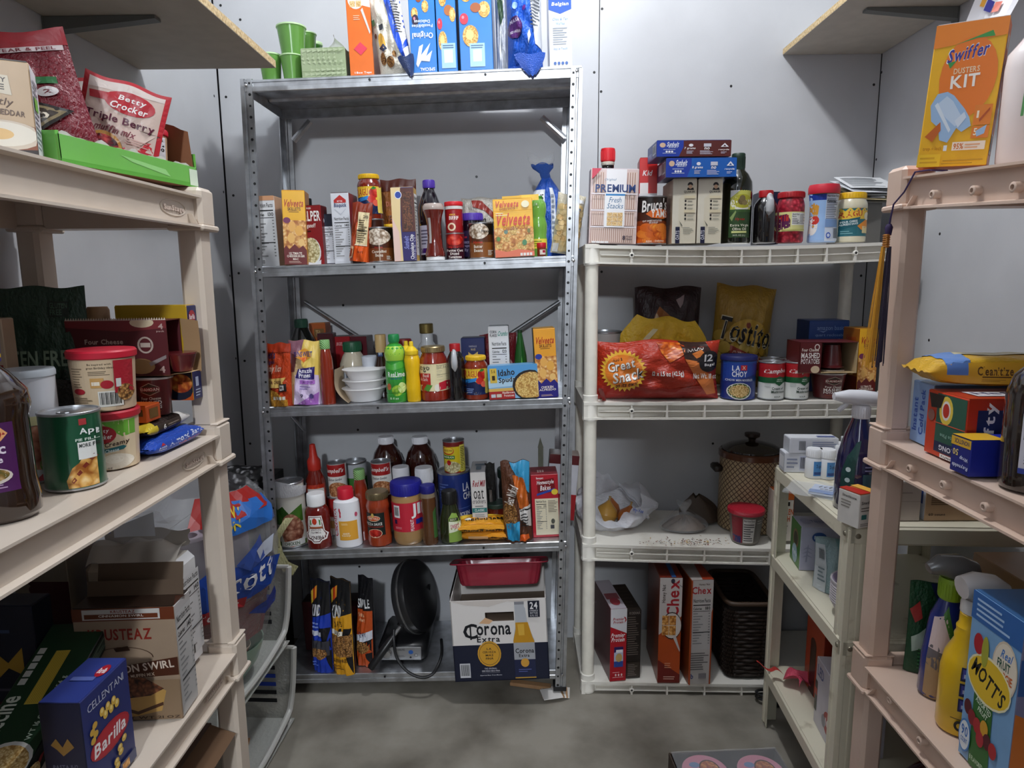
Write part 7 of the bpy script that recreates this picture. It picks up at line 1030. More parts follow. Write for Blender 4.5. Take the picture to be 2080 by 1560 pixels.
h_ = hv(1970, 45, 1.17, z_)
mb = MB(); mb.grid(lambda a, b: (-.012+.06*a+.01*b, -.014+.012*b+.006*sin(4*a), h_+.05*b*(1-.35*a)+.003*sin(9*a)), 8, 5, M('e4e2e6', .5)); o = mb.build('torn_flap', t, smooth=0)
printed([R(30, 40, 46, 80, '3a3a98'), R(48, 40, 64, 80, 'd85a3a'), R(18, 50, 28, 80, 'e8a83a')], lambda a, b, q: (-.012+.06*a+.01*b, -.0165-q+.012*b+.006*sin(4*a), h_+.05*b*(1-.35*a)+.003*sin(9*a)), o)
round_('detergent_jug', 'white plastic jug at the right edge beside the duster box', pos(.842, 1.09, zr(1.18)+.004, .13, .235), [(92, 0), (98, 3), (98, 62), (94, 72), (60, 84), (34, 88), (34, 92)], M('e8dedc', .3), [(40, 90), (44, 91), (44, 99), (40, 100), (1, 100)], M('f0eae8', .3), [P([(8, 30), (10, 30), (11, 48), (9, 46)], '5a9a5a'), R(9, 48, 11, 54, 'c84a3a')], bn='jug_body', cn='cap', sq=.7)
# tassel
p = at(1848, 352, X=.692); q = at(1813, 462, Y=1.255); t = thing('tassel', 'purple and gold graduation tassel hanging from the right beige unit', 'tassel', (q.x-.004, q.y, q.z))
t.location.x = min(t.location.x, .674); L0 = t.location; zt_ = zr(1.2)+.004-L0.z
mb = MB(); mb.tube([(.06, -.06, zt_+.001), (.03, -.055, zt_+.003), (.012, -.048, zt_+.001), (.006, -.03, zt_-.03), (.001, -.008, .04), (0, 0, .004)], .0016, M('3a2a5a', .6), 6); mb.build('cord', t)
mb = MB(); mb.tube([(0, 0, .006), (0, 0, 0), (0, 0, -.014)], [.004, .007, .005], M('2c1c4a', .7), 10); mb.build('knot', t)
mb = MB(); mb.tube([(-.003, 0, -.012), (-.003, 0, -.036)], .0055, M('c88a4a', .3, .7), 12)
for k in range(6): mb.tube([(-.003+.006*cos(a), .006*sin(a), -.014-.004*k) for a in [i*pi/6 for i in range(13)]], .0009, M('b87a3a', .3, .7), 5)
mb.build('gold_band', t)
for nm, x0, c in (('gold_strands', -.007, 'd89a1c'), ('purple_strands', .004, '2a1838')):
    mb = MB(); rd = random.Random(7)
    for k in range(26):
        dx, dy = rd.gauss(0, .0035), rd.gauss(0, .0035); L = rd.uniform(.20, .225); s = -.012 if c == 'd89a1c' else -.004
        mb.tube([(x0+dx*.4, dy*.4, -.034), (x0+dx+s*.4, dy, -.034-L*.4), (x0+dx*1.5+s, dy*1.4+rd.gauss(0, .002), -.034-L)], .0011, M(c, .5), 4, False)
    o = mb.build(nm, t, smooth=0); o['kind'] = 'stuff'
# shelf 2
z2r = .982
carton('cold_pack_box', 'pale blue instant cold pack box at the far end of the right beige unit', pos(.832, 1.168, z2r, .20, .113), .07, dict(f='5a6a80', s='7a9ac8', t='8aa8d4', l='8fb0e0'), [R(50, 20, 80, 80, '3a4a6a')], [T('Instant', -24, 40, 64, 53, '2a58b8', 90), T('Cold Pack', -8, 46, 112, 59, '2a58b8', 90), G(70, 10, 74, 60, 1, '5a80c4'), R(84, 0, 100, 20, '2a58b8')], yaw=-.06)
carton('trash_bag_box', 'red orange trash bag box with a dark green label on the right beige unit', pos(.812, 1.052, z2r, .20, .110), .105, dict(f='b83018', s='c43a1c', t='b83a20', l='c83c1c'), [T('Hefty', -8, 30, 44, 52, 'e8e0e0', 90), R(8, 16, 30, 84, '1c2a5a'), T('Hefty', -6, 40, 44, 60, 'f4f0f0', 90), T('PROTECTION', 2, 42, 82, 58, 'e8c8bc', 90), G(60, 10, 64, 80, 1, 'd89a88')], [P([(26, 98), (98, 98), (98, 8), (26, 8)], '2c5a48'), R(26, 8, 98, 24, '1c2448'), E(50, 74, 17, 22, 'e8c84a'), E(50, 74, 11, 15, 'e8e0d8'), E(50, 74, 8, 11, 'c03020'), P([(4, 96), (44, 96), (36, 76), (12, 74)], '1c1814'), T('STRONG', 94, 20, 40, 12, 'e8e8f0'), T('White Pine', 88, 38, 40, 32, '8ab0a0'), R(22, 52, 100, 53.4, 'd85a3a'), E(14, 62, 9, 9, '8a5a50'), R(44, 1, 74, 7, 'f0ece8'), T('Hefty', 71, 6, 47, 1.6, '1a1a1a')], top=[R(14, 20, 70, 60, 'e4e0e4'), T('Hefty', 18, 28, 66, 54, '1c2458'), E(84, 50, 12, 30, '2a2420')], yaw=.0)
t = carton('foil_box', 'dark blue foil wrap box with a yellow band overhanging the shelf edge', pos(.815, .997, z2r, .26, .056), .046, dict(f='1e2a90', s='1c2478', t='2432a8', l='20287c'), [P([(22, 70), (56, 70), (56, 36), (39, 20), (22, 36)], 'd8b04a'), T('EASY', 26, 56, 52, 66, '3a2a14'), T('OPEN', 28, 46, 50, 54, '8a6a2a'), T('BOX', 31, 36, 47, 44, '8a6a2a'), T('Reynolds', 60, 60, 96, 80, 'c8ccf0', 0, .2)], [R(0, 76, 100, 100, 'e0b030'), T('NONSTICK', 92, 95, 16, 82, '1c2060'), T('50', 40, 66, 12, 48, 'e8d080'), T('Wrap', 92, 52, 50, 38, 'dfe2f4', 0, .15), T('Reynolds', 94, 28, 14, 14, 'dfe2f4', 0, .15)], top=[R(0, 0, 20, 100, 'e0b030'), G(30, 30, 80, 70, 2, '8a94d8')])
round_('peroxide_bottle', 'dark brown peroxide bottle with a white label at the right picture edge', pos(.742, .905, z2r, .084, .195), [(92, 0), (98, 3), (96, 12), (98, 20), (98, 70), (80, 84), (44, 92), (40, 93)], glass('2a211c'), [(46, 92), (50, 93), (50, 99), (46, 100), (1, 100)], '1c1c1c', [R(6, 14, 96, 68, 'd4d2dc'), R(6, 58, 80, 67, '2c3c8c'), T('TopCare', 12, 60, 64, 65, 'dcdff0'), T('3% USP', 10, 53, 40, 56.5, '4a4a54'), T('Hydrogen', 8, 46, 62, 52, '2c2c34'), T('Peroxide', 8, 39, 58, 45, '2c2c34'), G(10, 30, 54, 38, 3, '8a8a9a'), G(10, 21, 40, 28, 3, '6a6a74'), R(46, 22, 58, 28, '4a4a54'), R(6, 14, 96, 18, '3a4a9c'), T('32 FL OZ', 12, 14.8, 50, 17.4, 'dcdff0'), BC(52, 18.4, 74, 24, 'd4d2dc')], bn='bottle', cn='cap')
t = packet('wipes_packet', 'yellow and blue cleaning wipes packet lying on the cold pack box', (.835, 1.160, z2r+.1175), .275, .10, .052, -.14, 0, 'e0b030', [R(10, 0, 24, 100, '6a90d0'), R(24, 40, 70, 100, 'd0c8a8')], None, 17)
front_print(t, .275, .10, .052, [R(0, 0, 100, 100, 'd8a42c'), R(10, 40, 22, 100, '5a80c4'), T('Cleanitize', 27, 40, 47, 82, '5a3a14'), R(30, 30, 46, 36, '5a3a14'), G(30, 10, 46, 24, 2, 'a87a1c'), E(54, 56, 3, 16, '3a3428')])
# shelf 3
z3r = .517
t = pouch('scoop_pouch', 'green and navy pouch standing by the far post of the right beige unit', pos(.815, 1.212, z3r, .12, .185), .032, '1c4a2c', [P([(30, 100), (100, 100), (100, 50), (50, 60)], '1c2450'), P([(0, 70), (14, 80), (18, 62), (8, 56)], 'a83028'), P([(4, 40), (30, 54), (26, 30), (6, 24)], 'a8b8a8'), T('SPOTTED', 44, 70, 90, 78, '5a6a9a'), T('PLUMES', 44, 60, 90, 67, '5a6a9a'), G(14, 6, 60, 30, 6, '3a7a44')], 'stand', seed=95, yaw=-.1)
t = round_('carpet_spray_bottle', 'navy carpet cleaner spray bottle with a lime collar and grey head', pos(.785, 1.125, z3r, .088, .195), [(88, 0), (96, 3), (92, 40), (70, 80), (38, 98)], M('1c2c78', .25, 0, .6), [(40, 96), (46, 98), (46, 115), (42, 117), (1, 117)], M('8aac2c', .35), [P([(2, 0), (50, 0), (46, 20), (20, 44), (2, 40)], 'a88a64'), P([(2, 34), (50, 20), (54, 44), (2, 56)], '6a6468'), P([(2, 50), (50, 44), (24, 84), (2, 80)], 'd8c4c4'), P([(16, 84), (54, 40), (58, 48), (26, 92)], '3f7a34'), R(58, 30, 98, 72, 'b8b094'), T('BISSELL', 62, 60, 94, 68, '1c2c5a', 0, .2)], bn='bottle', cn='collar', ridges=26, sq=.75)
mb = MB(); mb.tube([(-.045, 0, .245), (-.025, 0, .252), (.005, 0, .247), (.03, 0, .238), (.045, 0, .225)], [.010, .019, .025, .023, .012], M('6a6a6a', .25, 0, .6), 14); mb.build('trigger_head', t)
hh = hv(1915, 1235, 1.075, z3r)
t = round_('stain_spray_bottle', 'bright yellow stain remover spray bottle with a white trigger head', pos(.767, 1.024, z3r, .098, hh), [(92, 0), (98, 3), (98, 52), (88, 64), (62, 76), (64, 80), (58, 83), (60, 87), (52, 90), (52, 98), (40, 100)], M('e2b414', .3, 0, .5), [(42, 98), (50, 99), (50, 106), (44, 110), (1, 110)], M('d8d4d0', .35), [[R(14, 48-13*k, 46, 59-13*k, '1c1c48') for k in range(3)], [R(16, 50-13*k, 44, 57.6-13*k, '4a4a9a') for k in range(3)], [P([(18, 51-13*k), (42, 51-13*k), (40, 54-13*k), (30, 54-13*k), (28, 56-13*k), (24, 54-13*k), (18, 54-13*k)], 'd8d8e8') for k in range(3)], T('For', 38, 66, 48, 69, '3a2c0a'), T('Use in:', 34, 62, 54, 65, '3a2c0a'), R(66, 14, 96, 46, 'c8b090'), G(68, 16, 94, 44, 8, '5a3a5a'), R(66, 36, 96, 40, '4a2a6a'), T('4', 78, 56, 90, 68, '2a1c4a'), [E(18+14*k, 10, 6, 4.5, '1a1408') for k in range(3)], [E(18+14*k, 10, 3, 2.2, 'e2b414') for k in range(3)], R(8, 15.4, 52, 16, '3a2c0a')], bn='bottle', cn='collar', sq=.78)
mb = MB(); mb.tube([(-.030, 0, hh*1.20), (-.008, 0, hh*1.215), (.02, 0, hh*1.20), (.045, 0, hh*1.17)], [.019, .023, .022, .012], M('dcd8d6', .25, 0, .5), 14); mb.tube([(0, 0, hh*1.08), (0, 0, hh*1.2)], .016, M('dcd8d6', .3), 12); mb.build('trigger_head', t)
hm = hv(1968, 1195, 1.005, z3r)
carton('fruit_snack_box', 'light blue and green fruit snack box at the right picture edge', pos(.82, .893, z3r, .21, hm), .108, dict(f='7a7a9a', s='6a9ac8', t='3a6aa0', l='7aa6d0'), [P([(0, 0), (40, 0), (30, 40), (0, 50)], 'c8702a'), R(0, 60, 30, 80, '2a5a98')], [R(0, 84, 100, 100, '2e64a8'), G(10, 86, 84, 98, 4, 'a8c4e4'), P([(24, 0), (64, 0), (60, 56), (22, 52)], '2f6a2c'), E(74, 68, 24, 16, 'd8c8b0'), E(74, 68, 22, 14.6, 'e8dcc8'), T('Real', 66, 74, 86, 79, '3a78c0', 0, .25), T('FRUIT', 60, 68, 84, 73, '2a5a48'), T('VEGGIE', 58, 62, 90, 67, 'd8682a'), T('juice', 68, 57, 84, 61, '3a78c0', 0, .2), E(48, 55, 44, 14, 'f0e8c0'), E(48, 55, 42, 12.6, 'e8c02c'), T("MOTT'S", 14, 50, 82, 60, '1a1a16', -20), E(22, 72, 10, 6, 'b0202c'), E(36, 70, 7, 9, 'a8a83a'), T('ASSORTED', 28, 38, 60, 41.5, 'd8e8d0', -14), T('FRUIT', 34, 34, 54, 37, 'd8e8d0', -14), [E(x, y, 8, 4.6, c) for x, y, c in ((14, 32, '5a1420'), (24, 28, '8a1c28'), (36, 26, 'b0242c'), (50, 28, 'd8a02c'), (58, 22, '5a1420'), (70, 20, 'b0242c'), (44, 20, 'b02834'))], E(13, 14, 12.6, 10, '4a86c8'), E(13, 14, 11, 8.8, 'dfe4e8'), T('90', 6, 13.5, 20, 20, '2a6ab8'), T('COUNT', 6, 9.5, 20, 12.5, '2a6ab8'), T('8 FLAVORED', 28, 4, 56, 7, 'c8e0c0')], yaw=.0, lean=0)
t = carton('cardboard_box', 'brown cardboard box at the back of the right beige unit behind the spray bottles', pos(.965, 1.04, z3r, .22, hv(1935, 1118, 1.22, z3r)), .17, dict(f='7a5a3a', s='8a6a48', t='9a7854'), [], [], yaw=0)
t = thing('bowling_ball', 'glossy dark burgundy ball on the lowest shelf of the right beige unit', 'ball', (.845, 1.145, .1015))
mb = MB(); mb.lathe([(.13*sin(pi*k/18), .13-.13*cos(pi*k/18)) for k in range(19)], M('3a0c1c', .12, 0, 1), 36); mb.build('ball', t)
mb = MB(); mb.lathe([(.05, .0), (.052, .004), (.04, .006)], M('1a1a1a', .5), 24); mb.v = [(x, y, z-.0) for x, y, z in mb.v]; mb.build('ring_stand', t)

# ================= left beige unit =================
zl1, zl2, zl3 = 1.4395, 1.0005, .5525
carton('soup_mix_box', 'beige soup mix box with a torn dark top at the left picture edge', pos(-.640, .832, zl1, .112, hv(60, 118, .84, zl1)), .055, dict(f='cdb08e', s='e4e2e2', t='3a2a22', r='e0e0e2'), [P([(26, 88), (80, 84), (82, 64), (30, 70)], 'ded2bc'), T('TASTEFULLY', 32, 78, 78, 83, '4a4038', -3), T('SIMPLE', 36, 70, 76, 76, '4a4038', -3), T('Perfectly', 36, 52, 82, 62, '5a3a28', -4, .25, 0), T('POTATO CHEDDAR', 32, 44, 92, 50, '6a5040', -4), P([(26, 0), (100, 0), (100, 32), (60, 40), (26, 34)], '8a4a28'), E(68, 22, 38, 16, 'd8c8b4'), E(68, 23, 33, 13, 'ece4d4'), E(66, 23, 14, 6, 'e8c080'), P([(26, 0), (100, 0), (100, 8), (60, 6)], '2a1a14')], right=[P([(0, 94), (100, 90), (100, 0), (0, 0)], 'dcdde2'), G(8, 10, 92, 86, 14, '7a7e88'), R(10, 52, 60, 66, '6ab83a')], yaw=.5)
ty0, ty1 = .905, 1.288; tcx = -.725; tw = .262
t = thing('open_tray_box', 'bright green low box with a torn brown flap holding mixes on the left beige unit', 'box', (tcx, (ty0+ty1)/2, zl1+.0012), 0, 0, None, .044)
dd = ty1-ty0; gr = M('72c050', .35, 0, .3); kr_ = M('8a5a3c', .8); mb = MB(); t.location.z = zl1+.012
mb.box((-tw/2, -dd/2, 0), (tw/2, dd/2, .002), kr_)
for a, b, m in (((tw/2-.0015, -dd/2, 0), (tw/2, dd/2, .036), gr), ((-tw/2, -dd/2, 0), (-tw/2+.002, dd/2, .06), gr), ((-tw/2, -dd/2, 0), (tw/2, -dd/2+.002, .04), gr), ((-tw/2, dd/2-.0015, 0), (tw/2, dd/2, .06), gr)): mb.box(a, b, m)
mb.box((tw/2-.0035, -dd/2, .002), (tw/2-.0016, dd/2-.002, .0345), kr_); mb.build('tray_wall', t, smooth=0)
mb = MB(); mb.grid(lambda a, b: (-tw/2+.06+(tw-.062)*a, dd/2-.0035-.012*b, .004+(.112+.014*sin(5*a)+.006*sin(17*a))*b), 16, 4, kr_); mb.build('torn_flap', t, smooth=0)
mb = MB(); mb.grid(lambda a, b: (tw/2-.0016+.0012*b, -dd/2+dd*a, .0335+(.004+.0025*sin(31*a)+.002*sin(57*a))*b), 40, 2, M('e4e0da', .8)); mb.build('torn_edge', t, smooth=0)
printed([P([(36, 80), (70, 60), (74, 30), (44, 60)], '9ad884'), P([(0, 0), (100, 0), (100, 22), (0, 16)], '5aa83a'), R(92, 8, 100, 92, 'd8e8d0')], lambda a, b, q: (tw/2+q, -dd/2+a*dd, b*.034), t, 'side_print', nx=4)
zt1 = zl1+.018
pouch('walnut_pouch', 'dark red walnut pouch leaning left in the green tray box', pos(-.705, 1.02, zt1+.003, .165, hv(140, 62, 1.03, zt1+.02)), .045, '7a1826', [R(0, 86, 100, 100, '9a2a32'), R(30, 82, 96, 86, 'd8c8c8'), T('TEAR & PEEL', 44, 82.6, 90, 85.4, '7a2a34'), P([(20, 64), (84, 60), (84, 54), (20, 58)], '2f6a3c'), T('WALNUTS', 10, 57, 66, 62, 'dfe8dc', -2), E(74, 48, 9, 4, 'e4dcdc'), T('2', 71, 46.5, 77, 49.6, '7a1826'), P([(0, 40), (60, 42), (90, 30), (60, 16), (0, 12)], '2a2422'), P([(4, 38), (58, 40), (84, 30), (58, 18), (4, 15)], '8a7a5a'), P([(8, 36), (57, 38), (78, 30), (57, 20), (8, 18)], '3a3028'), T('DIAMOND', -20, 26, 70, 33, 'e8dcc8', -2), G(40, 4, 86, 10, 2, 'b87a80')], 'stand', roll=-.20, seed=101, yaw=.42)
BC2 = [R(0, 0, 100, 100, 'c02a34'), R(6, 4, 94, 96, 'd0b8ac'), P([(6, 96), (94, 96), (94, 90), (6, 84)], 'e0d0c8')]
pouch('muffin_mix_pouch', 'red edged triple berry muffin mix pouch leaning right in the green tray box', pos(-.672, 1.15, zt1+.002, .128, .142), .028, 'b8a09a', [BC2, P([(8, 80), (50, 84), (50, 74), (10, 72)], 'b01c28'), E(56, 76, 30, 13, 'b81c2a'), T('Betty', 42, 76, 74, 84, 'f6eeec', 0, .2), T('Crocker', 34, 67, 78, 75, 'f6eeec', 0, .2), T('Triple Berry', 8, 48, 90, 59, '5a1c34'), T('muffin mix', 22, 38, 70, 46, '7a3440', 0, .25), E(36, 20, 22, 18, 'c8924a'), E(36, 22, 18, 12, 'berry'), E(38, 8, 16, 6, 'd8a860'), G(60, 30, 90, 38, 3, 'b89088')], 'stand', roll=.26, seed=103, yaw=.42)
for k, (x, y, r, lab) in enumerate(((-.735, 1.20, .1, 'red edged mix pouch behind the triple berry one'), (-.700, 1.245, .06, 'red edged mix pouch farthest back in the green tray box'))):
    pouch('muffin_mix_pouch', lab, pos(x, y, zt1+.012, .12, .155-.01*k), .022, 'b8a09a', [BC2, E(50, 74, 30, 12, 'b81c2a')], 'stand', roll=r, seed=105+k, yaw=.3)
FRT = lambda nm, c: [E(50, 66, 34, 15, 'a81c2a'), T('Betty', 34, 67, 64, 75, 'f4ecea', 4, .2), T('Crocker', 28, 57, 72, 66, 'f4ecea', 4, .2)]
TUB = [(84, 0), (86, 1), (94, 80), (95, 88)]; TCAP = [(96, 86), (101, 88), (102, 97), (98, 100), (1, 99.5)]
round_('frosting_tub', 'small white tub with a red lid at the far end of the green tray box', pos(-.648, 1.205, zt1+.014, .072, .082), TUB, M('c4a080', .4), TCAP, 'c41c30', [R(40, 0, 98, 82, 'dcd8dc'), T('Nutrition Facts', 42, 72, 94, 79, '1a1a1a'), R(42, 62, 96, 65, '1a1a1a'), T('Calories', 44, 52, 74, 58, '1a1a1a'), T('140', 80, 52, 96, 59, '1a1a1a'), G(44, 8, 94, 48, 7, '6a6a70'), R(22, 0, 36, 82, 'b81c2a')], yaw=.3, bn='tub_body')
# shelf 2
t = round_('dressing_bottle', 'large brown vinaigrette bottle with a purple label at the left picture edge', pos(-.628, .758, zl2, .096, hv(20, 690, .80, zl2)), [(86, 0), (98, 3), (100, 12), (94, 22), (92, 56), (100, 64), (96, 72), (60, 82), (40, 86), (38, 88)], glass('2a1a10'), [(44, 87), (48, 88), (48, 90, 'd8b830'), (48, 92), (48, 92, '1c2070'), (50, 99), (46, 100), (1, 100)], '1c2070', [R(2, 18, 84, 56, '4a1a52'), P([(30, 54), (70, 54), (78, 50), (70, 46), (30, 46)], 'e8a870'), P([(32, 53), (68, 53), (75, 50), (68, 47), (32, 47)], 'a82a24'), T('KRAFT', 36, 48, 68, 52, 'f4ece8'), T('Balsamic', 6, 39, 74, 45, 'e8dce8'), T('Vinaigrette', -12, 33, 70, 38, 'e8dce8'), E(50, 27, 28, 5, 'd8ccc4'), E(50, 27.6, 25, 4, 'salad'), G(46, 20, 76, 23, 2, 'b89ab8')], bn='bottle', cn='cap', sq=.8, yaw=.5)
round_('cookie_canister', 'white canister with a meat picture behind the brown bottle', pos(-.705, .925, zl2, .074, hv(66, 752, .95, zl2)), [(94, 0, 'galv'), (96, 1.5), (96, 1.6, M('d8dae0', .35)), (96, 93), (96, 93, M('c8d0d8', .3)), (100, 94), (100, 98), (96, 100), (1, 99)], M('d8dae0', .35), None, None, [E(72, 32, 30, 20, 'meat'), E(86, 16, 14, 8, '6a9a4a'), P([(60, 2), (98, 2), (98, 14), (74, 8)], 'c04a58'), R(60, 52, 98, 60, 'e0dca8')], yaw=.3, bn='canister_body')
p = at(150, 1003, Z=zl2)
can('pie_filling_can', 'green pie filling can with a lattice pie picture on the left beige unit', pos(-.632, .888, zl2, .078, hv(150, 832, .93, zl2)), [(3, '1c5438')], [P([(62, 4), (98, 4), (98, 44), (88, 48), (80, 36), (70, 30), (60, 14)], 'pie'), [P([(70+8*k, 10+9*k), (75+8*k, 14+9*k), (72+8*k, 18+9*k), (67+8*k, 13+9*k)], '7a2a1c') for k in range(4)], R(80, 40, 98, 62, 'e4e4e0'), T('MORE FRUIT', 82, 55, 108, 60, '1c2a24'), T('Apple', 84, 70, 112, 80, 'e8ece8'), T('PIE FILLING', 78, 63.5, 112, 67, 'd8e4d8'), R(84, 84, 92, 92, 'a8383a')], yaw=.1, pull=True)
zu = zl2
h0 = hv(240, 838, 1.0, zl2)
round_('frosting_tub', 'cream cheese frosting tub with a red lid under the other tub', pos(-.638, .988, zl2, .093, h0), TUB, M('d8c0a0', .35), TCAP, 'b41c2e', [R(2, 1, 98, 84, 'd8c4a4'), P([(56, 84), (98, 84), (98, 58), (84, 56), (66, 72)], '6aa83a'), P([(2, 66), (24, 62), (30, 56), (2, 56)], 'a81c2a'), E(54, 62, 22, 16, 'a81c2a'), T('Betty', 44, 64, 66, 72, 'f4ecea', 4, .2), T('Crocker', 40, 54, 70, 62, 'f4ecea', 4, .2), T('Rich & Creamy', 26, 38, 92, 48, '3a2018', 6, .2), P([(30, 28), (84, 34), (88, 38), (84, 41), (30, 34)], '1c6068'), T('Cream Cheese', 36, 30, 78, 36, 'd8e4e4', 6, .2), E(72, 14, 24, 14, 'e8e0d0'), E(70, 18, 14, 7, 'f0eadc'), T('NET WT 16 OZ', 32, 2, 66, 5, '4a4034')], yaw=.25, bn='tub_body')
round_('frosting_tub', 'frosting tub with recipe text and a barcode stacked on the cream cheese tub', pos(-.634, .984, zl2+h0+.002, .095, hv(205, 712, 1.03, zl2+h0)), TUB, M('c8ac90', .35), TCAP, 'c41c34', [R(2, 2, 78, 84, 'd0b898'), T('Be inspired with', 42, 76, 76, 80, '4a3a2a'), T('great Birthday ideas!', 40, 70, 80, 74.5, '4a3a2a'), G(42, 60, 78, 68, 3, '6a5a48'), G(14, 40, 34, 74, 8, '8a765e'), R(44, 40, 64, 56, 'c89a5a'), R(46, 44, 58, 50, 'ece0cc'), E(68, 45, 9, 7, 'a81c2a'), E(24, 34, 10, 5, 'a81c2a'), BC(54, 8, 88, 34, 'dcd8d0'), R(78, 30, 98, 84, 'a01c2a'), E(90, 30, 9, 14, 'gran'), R(80, 40, 86, 54, 'c8c8c4'), G(16, 8, 46, 26, 5, '8a765e')], yaw=.25, bn='tub_body')
t = packet('almond_bark_packet', 'royal blue almond bark packet lying at the front edge of the left beige unit', (-.630, 1.146, zl2), .165, .07, .030, pi/2-.03, 0, '1c48b0', [T('Almond Bark', 26, 30, 96, 66, 'e8ecf8')], None, 19)
front_print(t, .165, .07, .030, [R(0, 0, 100, 100, '1e4cb4'), T('Almond Bark', 28, 36, 96, 88, 'e8ecf8', 3), T('Vanilla Flavored', 46, 10, 88, 28, 'd87a6a', 2), P([(12, 60), (16, 86), (20, 60)], 'b82a2a'), T('Amish', 8, 36, 22, 56, 'd8dff4'), T('Pantry', 8, 14, 22, 34, 'd8dff4')])
t = packet('chocolate_packet', 'black brown chocolate packet with white and yellow ends on the almond bark', (-.640, 1.140, zl2+.032), .15, .062, .021, pi/2+.03, 0, '2a1c16', [R(80, 0, 100, 100, 'd8d4ce'), R(0, 0, 20, 100, 'c8b030')], None, 21)
front_print(t, .15, .062, .021, [R(0, 0, 22, 100, 'c0a828'), R(22, 0, 76, 100, '2a1c16'), R(76, 0, 100, 100, 'd0ccc8'), T('6', 34, 20, 40, 80, 'e8e4e0'), G(44, 24, 70, 76, 2, '8a7a70')])
carton('candy_box', 'orange candy box between the frosting tubs and the mashed potato cup', pos(-.655, 1.088, zl2+.0545, .075, .028), .044, dict(f='c8561c', s='b84a18', t='c0551c'), [R(56, 40, 92, 80, '5a3a14')], right=[R(20, 20, 80, 80, '6a4a1c')])
potato_cup('dark red mashed potato cup on the packets of the left beige unit', pos(-.638, 1.138, zl2+.0545, .064, .068), .25)
zc_ = zl2+.0545+.0705; t = thing('potato_cup_carton', 'dark red four pack carton with a torn open end on the left beige unit', 'carton', (-.690, 1.172, zc_+.001), .06)
w_, h_, d_ = .168, hv(240, 652, 1.15, zc_), .055; RD = M('541a20', .4); k_ = .0016; mb = MB()
mb.box((-w_/2, -d_/2, 0), (w_/2, -d_/2+k_, h_), RD); mb.box((-w_/2, d_/2-k_, 0), (w_/2, d_/2, h_), RD); mb.box((-w_/2, -d_/2, 0), (w_/2, d_/2, k_), kr_); mb.box((-w_/2, -d_/2, h_-k_), (w_/2, d_/2, h_), RD); mb.box((-w_/2, -d_/2, 0), (-w_/2+k_, d_/2, h_), RD); mb.build('carton_sleeve', t, smooth=0)
KB = M('a88660', .8); mb = MB(); mb.grid(lambda a, b: (w_/2+.001+.036*a, d_/2-.002-.012*a+.004*sin(3*b), .002+h_*(.98-.04*a)*b), 6, 8, KB); mb.grid(lambda a, b: (w_/2+.001+.034*a, -d_/2+.004+(d_-.02)*b, .0015+.004*a), 4, 4, M('c8a878', .8)); mb.build('open_flap', t, smooth=0)
mb = MB(); mb.lathe([(.016, .006), (.024, .034), (.0255, .036), (.0255, .039), (.001, .039)], M('5c1a1e', .25, 0, .4), 24, (w_/2+.012, -.004)); mb.build('cup_inside', t)
mb = MB(); mb.add([(-w_/2+w_*i/40, -d_/2, h_) for i in range(41)]+[(-w_/2+w_*(i+.5)/40, -d_/2+.001, h_+.005) for i in range(40)], [(i, i+1, 41+i) for i in range(40)], M('c8b8a8', .8)); mb.build('torn_edge', t, smooth=0)
printed([P([(0, 100), (100, 100), (100, 86), (60, 80), (0, 88)], '7a2a2e'), E(76, 96, 12, 9, 'd8c8a8'), T('4', 92, 84, 97, 94, 'c0a8a0'), T('pack', 90, 78, 98, 82, 'c0a8a0'), T('Four Cheese', 18, 58, 56, 67, 'c8b0a4'), T('MASHED', 16, 38, 58, 52, 'd0bcb0'), T('POTATOES', 16, 22, 58, 34, 'd0bcb0'), E(78, 56, 8, 15, 'b8a89c'), E(78, 56, 6, 12, '541a20'), R(73, 52, 83, 60, 'b8a89c'), E(72, 18, 14, 14, '9a7a50'), P([(80, 24), (98, 38), (98, 32), (82, 18)], '8a8080'), T('4', 90, 6, 96, 18, 'b8a098'), P([(0, 34), (8, 40), (8, 20), (0, 16)], '6a3034')], lambda s, tt, o: ((s-.5)*w_, -d_/2-o, tt*h_), t, 'front_print')
zb2 = zl2+.072
carton('rice_cake_box', 'plain carton hidden beneath the yellow pasta box', pos(-.705, 1.204, zl2, .10, .071), .04, dict(f='5a4a3a', s='4a3a2e', t='6a5a48'), [])
carton('pasta_box', 'yellow and navy pasta box standing behind the mashed potato carton', pos(-.660, 1.206, zb2, .13, hv(300, 622, 1.215, zb2)), .036, dict(f='b89420', s='1e2458', t='c8a428', r='1e2458'), [T('THE PASTA YOU LOVE', 24, 78, 76, 84, '6a520e'), R(0, 0, 100, 8, 'b8501c'), E(80, 22, 28, 22, '1c2030'), E(84, 18, 16, 10, 'chili')], right=[E(50, 88, 34, 7, 'a01c28'), T('Barilla', 22, 85.4, 78, 90.6, 'f0e8e8'), [R(30, 40+7*k, 70, 43+7*k, 'b89420') for k in range(5)], R(30, 14, 62, 24, 'a8b0c8'), G(24, 3, 80, 12, 3, 'a8b0c8')])
pouch('flour_pouch', 'dark green gluten free flour pouch at the back of the left beige unit', pos(-.800, 1.115, zl2, .132, hv(70, 584, 1.13, zl2)), .05, '22402f', [T('GLUTEN FREE', -24, 52, 86, 62, '8aa088'), T('BREAD FLOUR', -30, 42, 80, 50, '14241a'), R(58, 82, 82, 92, '182a20'), T('GLUTEN', 60, 87, 80, 91, '4a6a54'), T('FREE', 60, 83, 74, 86.5, '4a6a54'), P([(20, 34), (44, 26), (54, 0), (10, 0)], '9a7a48'), P([(50, 40), (90, 30), (90, 20), (60, 28)], '2f5a40')], 'stand', seed=111, yaw=.25)
